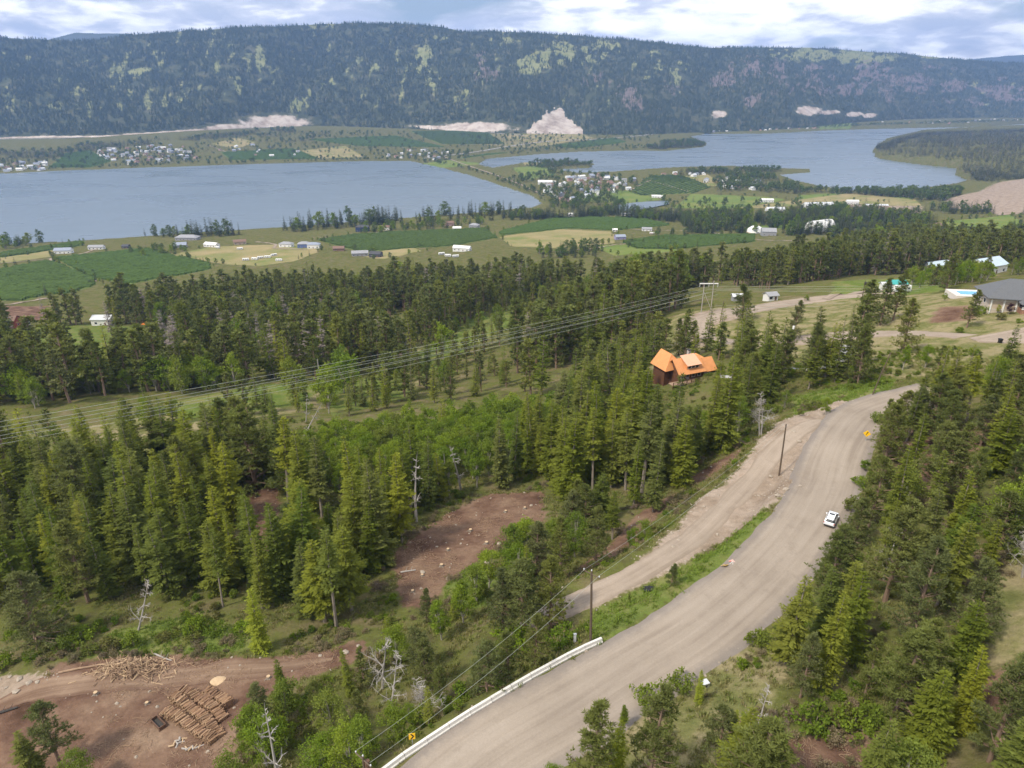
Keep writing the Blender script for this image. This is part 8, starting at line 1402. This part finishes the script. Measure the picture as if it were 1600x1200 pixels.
MB().add([(0, -.01, .95), (.62, -.01, 1.57), (0, -.01, 2.19), (-.62, -.01, 1.57), (0, -.04, .95), (.62, -.04, 1.57), (0, -.04, 2.19), (-.62, -.04, 1.57)], [(0, 1, 2, 3), (7, 6, 5, 4), (0, 4, 5, 1), (1, 5, 6, 2), (2, 6, 7, 3), (3, 7, 4, 0)]).build('panel', MAT['yellow'], t)
ar = MB()
for a, b_ in (((-.10, 1.25), (-.10, 1.50)), ((-.10, 1.50), (.08, 1.66)), ((.08, 1.66), (.08, 1.80))):
    d_ = Vector((b_[0] - a[0], 0, b_[1] - a[1])).normalized(); nn = Vector((d_.z, 0, -d_.x)) * .045
    A_, B_ = Vector((a[0], -.052, a[1])) - d_ * .03, Vector((b_[0], -.052, b_[1])) + d_ * .03
    ar.add([A_ - nn, A_ + nn, B_ + nn, B_ - nn], [(0, 1, 2, 3)])
ar.add([(-.06, -.054, 1.78), (.22, -.054, 1.78), (.08, -.054, 1.98)], [(0, 1, 2)])
ar.build('arrow', MAT['black'], t)

# tumbled barricade and its sign on the road shoulder
x, y, z = SPOT['barricade']; z = ground(x, y)
t = empty('barricade', (x, y, z + .03), R(35)); t.scale = (.62, .62, .62); tag(t, 'toppled yellow and black barricade on the road shoulder', 'barricade')
rr = Euler((R(62), R(10), 0)).to_matrix()
for k in range(3): MB().box(-.7, .7, -.02, .02, .25 + .38 * k, .47 + .38 * k, rot=rr).build('board', MAT['yellow' if k != 1 else 'paint_brown'], t)
for sx in (-.55, .55): MB().box(sx - .035, sx + .035, .021, .06, 0, 1.45, rot=rr).build('leg', MAT['galv'], t)
MB().box(-.2, .9, -.85, -.6, .0, .14).build('foot', MAT['black'], t)
x, y, z = SPOT['barricade2']; z = ground(x, y)
t = empty('fallen_sign', (x, y, z + .05), R(20)); t.scale = (.62, .62, .62); tag(t, 'faded red and white roadwork sign lying beside the toppled barricade', 'road sign')
MB().box(-.6, .6, -.45, .45, .02, .06, rot=Euler((R(8), R(-10), 0)).to_matrix()).build('panel', MAT['paint_pink'], t)
MB().box(-.5, -.1, -.3, .3, .07, .09, rot=Euler((R(8), R(-10), 0)).to_matrix()).build('stripe', MAT['red'], t)
MB().tube([(-1.4, -.8, .05), (.1, -.2, .12)], .04, 5).build('leg', MAT['white'], t); MB().tube([(-.6, -1.2, .05), (.2, -.2, .12)], .04, 5).build('leg', MAT['white'], t)
x, y, z = SPOT['tarp']; z = ground(x, y)
t = empty('tarpaulin', (x, y, z)); tag(t, 'crumpled black tarpaulin on the bright grass verge', 'tarpaulin')
bm = bmesh.new(); bmesh.ops.create_grid(bm, x_segments=8, y_segments=6, size=.8)
for v in bm.verts: v.co.z = .12 + .34 * float(fbm(np.array(v.co.x * 2.2 + 5), np.array(v.co.y * 2.2 + 2), 3, 3)) * (1.2 - abs(v.co.x) * .9); v.co.y *= .6
me = bpy.data.meshes.new('sheet'); bm.to_mesh(me); bm.free(); me.materials.append(MAT['black']); link('sheet', me, t)
x, y, z = SPOT['utility_box']; z = ground(x, y)
t = empty('utility_marker', (x, y, z)); tag(t, 'small pale grey marker post left of the barrier pole', 'marker')
MB().box(-.14, .14, -.1, .1, -.2, 1.1).build('body', MAT['paint_palegrey'], t); MB().box(-.17, .17, -.13, .13, 1.1, 1.18).build('cap', MAT['galv'], t)
x, y, z = SPOT['greybox']; z = ground(x, y)
t = empty('utility_box', (x, y, z), R(20)); tag(t, 'grey metal utility box on the dry grass right of the road', 'utility box')
MB().box(-.4, .4, -.3, .3, -.2, .6).build('body', MAT['galv'], t); MB().box(-.44, .44, -.34, .34, .6, .68).build('lid', MAT['paint_palegrey'], t); MB().box(-.15, .15, -.32, -.3, .2, .45).build('plate', MAT['steel'], t)
x, y, z = SPOT['bin']; z = ground(x, y)
t = empty('waste_bin', (x, y, z)); tag(t, 'black wheeled bin beside the upper road driveway', 'bin')
MB().add([(-.3, -.3, .08), (.3, -.3, .08), (.3, .3, .08), (-.3, .3, .08), (-.4, -.42, 1.1), (.4, -.42, 1.1), (.4, .42, 1.1), (-.4, .42, 1.1)], [(3, 2, 1, 0), (4, 5, 6, 7), (0, 1, 5, 4), (1, 2, 6, 5), (2, 3, 7, 6), (3, 0, 4, 7)]).build('body', MAT['black'], t)
MB().box(-.44, .44, -.46, .46, 1.1, 1.18).build('lid', MAT['black'], t)
for sx in (-.32, .32): MB().tube([(sx - .04, .34, .12), (sx + .04, .34, .12)], .12, 10).build('wheel', MAT['tyre'], t)

# ---------------------------------------------------------------- the white SUV
def suv():
    x, y, z = SPOT['suv']; ax, ay, az = SPOT['suv_ahead']
    hd = math.atan2(ay - y, ax - x)
    d0, rz_ = seg_dist(np.array([x]), np.array([y]), ROAD_MAIN)
    t = empty('parked_car', (x, y, float(rz_[0]) + .05), hd); t.scale = (.79, .79, .79); tag(t, 'white sport utility car with a dark sunroof on the gravel road', 'car')
    def loft(secs, name, mat, sm=True):
        """sections (x, half-width low, half-width high, z low, z high) joined into a closed hull with rounded edges"""
        b = MB(); n = 10
        for (sx, wl, wh, zl, zh) in secs:
            e = .10
            pr_ = [(-wl + e, zl), (wl - e, zl), (wl, zl + e), ((wl + wh) / 2 + .02, (zl + zh) / 2), (wh, zh - e * .8), (wh - e, zh), (-wh + e, zh), (-wh, zh - e * .8), (-(wl + wh) / 2 - .02, (zl + zh) / 2), (-wl, zl + e)]
            b.v += [(sx, py, pz) for py, pz in pr_]
        k = len(secs)
        f = [(i * n + j, i * n + (j + 1) % n, (i + 1) * n + (j + 1) % n, (i + 1) * n + j) for i in range(k - 1) for j in range(n)] + [tuple(range(n))[::-1], tuple((k - 1) * n + j for j in range(n))]
        b.f += f; b.m += [0] * len(f)
        return b.build(name, MAT[mat], t, sm)
    loft([(-2.32, .78, .74, .45, .95), (-2.22, .90, .86, .36, 1.06), (-1.4, .94, .90, .30, 1.08), (0, .95, .91, .28, 1.07), (1.1, .95, .90, .28, 1.05), (1.9, .92, .84, .32, .98), (2.25, .84, .74, .40, .88), (2.34, .70, .62, .48, .80)], 'body', 'carwhite', False)
    loft([(-2.12, .84, .66, 1.02, 1.20), (-1.75, .86, .69, 1.02, 1.60), (-.9, .86, .70, 1.03, 1.665), (.2, .86, .70, 1.03, 1.655), (.75, .86, .69, 1.03, 1.56), (1.45, .86, .76, 1.0, 1.09)], 'cabin', 'glass', False)
    rb = MB(); tilt_box(rb, [(-1.86, -.60, 1.605), (-1.86, .60, 1.605), (.35, .62, 1.672), (.35, -.62, 1.672)], .045); rb.build('roof', MAT['carwhite'], t)
    sr = MB(); tilt_box(sr, [(-.45, -.44, 1.70), (-.45, .44, 1.70), (.10, .44, 1.716), (.10, -.44, 1.716)], .015); sr.build('sunroof', MAT['glass'], t)
    for sy in (-1, 1):
        for px_, tp_ in ((-1.55, -1.42), (-.55, -.5), (.62, .18)):
            MB().tube([(px_, sy * .875, 1.04), (tp_, sy * .70, 1.645)], .035, 5).build('pillar', MAT['carwhite'], t)
        MB().tube([(-1.6, sy * .64, 1.70), (.1, sy * .66, 1.74)], .025, 5).build('roof_rail', MAT['steel'], t)
        MB().box(.55, .75, *sorted((sy * .93, sy * 1.12)), 1.02, 1.18).build('mirror', MAT['carwhite'], t)
        MB().box(-2.30, -2.02, *sorted((sy * .62, sy * .905)), .80, .98).build('tail_lamp', MAT['lampred'], t)
        MB().box(2.02, 2.30, *sorted((sy * .55, sy * .83)), .68, .84).build('headlight', MAT['alloy'], t)
        for px_ in (-1.38, 1.42):
            w = MB().tube([(px_, sy * .74, .35), (px_, sy * .97, .35)], .35, 18).build('wheel', MAT['tyre'], t)
            MB().tube([(px_, sy * .965, .35), (px_, sy * .985, .35)], .23, 14).build('rim', MAT['alloy'], w)
    MB().box(-2.40, -2.20, -.82, .82, .34, .56).build('bumper', MAT['steel'], t); MB().box(2.20, 2.38, -.78, .78, .34, .54).build('bumper', MAT['steel'], t)
    MB().box(-2.345, -2.315, -.26, .26, .68, .80).build('number_plate', MAT['white'], t)
    MB().box(-2.12, -1.80, -.58, .58, 1.585, 1.64).build('spoiler', MAT['carwhite'], t)
suv()

# ---------------------------------------------------------------- the log yard
STACK_LABEL = ['front curved stack of split logs in the log yard', 'second curved stack of split logs, behind the front one', 'third curved stack of split logs, behind the second', 'short curved stack of split logs at the back of the log yard']
lg = MB().tube([(-.55, 0, 0), (.55, 0, 0)], .085, 6, 0, cap=False); n0 = len(lg.v)
lg.f += [tuple(range(6))[::-1], tuple(range(6, 12))]; lg.m += [1, 1]
LOG = lg.mesh('log', [MAT['logwood'], MAT['logend']])
for k, line in enumerate(STACKS):
    P = [Vector(p) for p in line]; L2 = [0]
    for a, b_ in zip(P, P[1:]): L2.append(L2[-1] + (b_ - a).length)
    t = empty('log_stack', P[len(P) // 2]); tag(t, STACK_LABEL[k], 'log stack', 'curved stacks of split logs')
    core = MB(); s = .15; g3 = np.random.default_rng(k)
    while s < L2[-1]:
        i = max(0, min(len(P) - 2, int(np.searchsorted(L2, s)) - 1)); q = P[i].lerp(P[i + 1], (s - L2[i]) / (L2[i + 1] - L2[i])); dd = (P[i + 1] - P[i]).normalized()
        gz = ground(q.x, q.y); ang = math.atan2(dd.x, -dd.y) + g3.normal(0, .10)
        hgt = .9 + .28 * math.sin(s * .9 + k) + g3.uniform(-.15, .15)
        nl = int(hgt / .165)
        for j in range(nl):
            off_ = Vector((math.cos(ang), math.sin(ang), 0)) * g3.normal(0, .12)
            loc = Vector((q.x, q.y, gz + .08 + j * .16)) + off_
            if j == nl - 1:
                o = link('log', LOG, t); o.location = loc - P[len(P) // 2]; o.rotation_euler = (g3.uniform(0, 3), g3.normal(0, .06), ang); sc_ = g3.uniform(.65, 1.45); o.scale = (g3.uniform(.85, 1.1), sc_, sc_)
            else:
                u = Vector((math.cos(ang), math.sin(ang), g3.normal(0, .03))) * .48
                core.tube([loc - P[len(P) // 2] - u, loc - P[len(P) // 2] + u], .083 * g3.uniform(.8, 1.15), 6)
        s += .165
    o = core.build('lower_logs', MAT['logwood'], t); o['kind'] = 'stuff'
x, y, z = SPOT['slash']; g3 = np.random.default_rng(9)
t = empty('brush_pile', (x, y, ground(x, y))); tag(t, 'heap of tangled cut branches at the back of the log yard', 'brush pile')
b = MB()
for i in range(420):
    u = g3.normal(0, 1, 2) * [2.6, 1.15]; hz_ = max(0, 1.25 * math.exp(-(u[0] / 3.2) ** 2 - (u[1] / 1.5) ** 2)) * g3.uniform(.2, 1)
    c = Vector((u[0], u[1] + .35, ground(x + u[0], y + u[1] + .35) - ground(x, y) + hz_ + .05)); a = g3.uniform(0, 6.28); e = g3.normal(0, .3); Lh = g3.uniform(.3, 1.0)
    d_ = Vector((math.cos(a) * math.cos(e), math.sin(a) * math.cos(e), math.sin(e))) * Lh
    b.tube([c - d_, c + d_], [g3.uniform(.04, .09), .03], 5, int(g3.random() < .35))
o = b.build('branches', [MAT['stick'], MAT['logend']], t); o['kind'] = 'stuff'
def lying_log(name, key, L, r, ang, lab, mat='stick'):
    x, y, z = SPOT[key]; t = empty(name, (x, y, ground(x, y))); tag(t, lab, 'log'); n = 7
    P = []
    for i in range(n):
        s = (i / (n - 1) - .5) * L; px_, py_ = x + s * math.cos(ang), y + s * math.sin(ang); P.append(Vector((px_ - x, py_ - y, ground(px_, py_) - ground(x, y) + r * .8)))
    MB().tube(P, [r * (1 - .4 * i / (n - 1)) for i in range(n)], 7).build('stem', MAT[mat], t)
    for i in (2, 4): MB().tube([P[i], P[i] + Vector((.2, .5, .5))], [.05, .02], 4).build('branch_stub', MAT[mat], t)
lying_log('fallen_log', 'log', 7.5, .17, R(14), 'long fallen log left of the brush heap')
lying_log('fallen_log', 'whitelog', 3.4, .13, R(-25), 'bleached white log at the right end of the brush heap', 'deadwood')
lying_log('fallen_log', 'blacklog', 2.6, .2, R(20), 'charred black log at the left edge of the log yard', 'steel')
lying_log('fallen_log', 'clearing_branch', 2.4, .14, R(10), 'bleached branch lying in the red clearing', 'deadwood')
x, y, z = SPOT['crate']; t = empty('metal_trough', (x, y, ground(x, y)), R(-38)); tag(t, 'dark rusty metal trough in front of the log stacks', 'trough')
for a in ((-1.05, 1.05, -.42, -.34, .12, .5), (-1.05, 1.05, .34, .42, .12, .5), (-1.05, -.97, -.34, .34, .12, .5), (.97, 1.05, -.34, .34, .12, .5)): MB().box(*a).build('side', MAT['rust'], t)
MB().box(-.97, .97, -.34, .34, .06, .14).build('bottom', MAT['steel'], t)
for sx in (-1.0, 1.0): MB().box(sx - .12, sx + .12, -.5, .5, .0, .1).build('skid', MAT['rust'], t)
for k_, (key, lab) in enumerate((('junk', 'small pile of pale broken wood below the trough'), ('junk2', 'short row of pale log rounds below the log stacks'))):
    x, y, z = SPOT[key]; t = empty('wood_scraps', (x, y, ground(x, y))); tag(t, lab, 'wood scraps')
    for i in range(9):
        a = g3.uniform(0, 3.14); c = Vector((g3.normal(0, .45), g3.normal(0, .3), .12)) if k_ == 0 else Vector((-.9 + i * .23, g3.normal(0, .08) + i * .05, .12)); d_ = Vector((math.cos(a), math.sin(a), g3.normal(0, .15))) * .3
        MB().tube([c - d_, c + d_], g3.uniform(.07, .12), 6).build('piece', MAT['logend' if i % 2 else 'deadwood'], t)
x, y, z = SPOT['stump']; t = empty('sawdust_mound', (x, y, ground(x, y))); tag(t, 'pale sawdust mound beside the log stacks', 'sawdust mound')
bm = bmesh.new(); bmesh.ops.create_icosphere(bm, subdivisions=3, radius=1)
for v in bm.verts: v.co = Vector((v.co.x * 1.15, v.co.y * .8, max(v.co.z, -.3) * .24)) * float(1 + .25 * (fbm(np.array(v.co.x * 2 + 3), np.array(v.co.y * 2 + 9), 3, 2) - .45))
me = bpy.data.meshes.new('mound'); bm.to_mesh(me); bm.free(); me.materials.append(MAT['logend']); link('mound', me, t)

for k, (x, y, z) in enumerate(sorted(STUMPS, key=lambda p: p[0] / p[1])):
    t = empty('tree_stump', (x, y, ground(x, y)), float(rng.uniform(0, 6))); s = float(rng.uniform(.7, 1.2)); t.scale = (s, s, s); tag(t, f'{ordinal(k + 1)} from the left of the cut stumps on the bare soil', 'stump', 'cut stumps on the bare soil')
    MB().tube([(0, 0, -.3), (0, 0, .05), (.02, 0, .38)], [.42, .30, .24], 9, cap=False).build('stem', MAT['bark'], t)
    MB().tube([(.02, 0, .36), (.02, 0, .385)], .235, 9).build('cut_face', MAT['logend'], t)
    for j in range(4): a = 1.57 * j + .4; MB().tube([(.2 * math.cos(a), .2 * math.sin(a), .1), (.62 * math.cos(a), .62 * math.sin(a), -.08)], [.1, .03], 5).build('root', MAT['bark'], t)
RK = sorted(ROCKS, key=lambda p: p[0] / p[1])
for k, (x, y, z) in enumerate(RK):
    o = link('boulder', stone_mesh(70 + k, 1.0)); s = float(rng.uniform(.22, .5)); o.scale = (s * 1.2, s, s * .9); o.location = (x, y, ground(x, y) + s * .2); o.rotation_euler = (0, 0, float(rng.uniform(0, 6)))
    tag(o, f'{ordinal(k + 1)} from the left of the loose pale boulders', 'boulder', 'loose pale boulders')

# ---------------------------------------------------------------- the air of the valley
def haze():
    b = MB().box(-9500, 9500, -300, 9900, -70, 800)
    m, t, o = new_mat('haze')
    pv = t.nodes.new('ShaderNodeVolumePrincipled')
    pv.inputs['Color'].default_value = (.29, .50, 1.0, 1)
    pv.inputs['Density'].default_value = 0.92e-4
    pv.inputs['Anisotropy'].default_value = 0.25
    pv.inputs['Density Attribute'].default_value = ''; pv.inputs['Temperature Attribute'].default_value = ''; pv.inputs['Color Attribute'].default_value = ''
    t.links.new(pv.outputs[0], o.inputs['Volume'])
    m.cycles.homogeneous_volume = True
    h = b.build('haze', m)
    tag(h, 'pale blue haze filling the valley air', 'haze', kind='stuff')
haze()
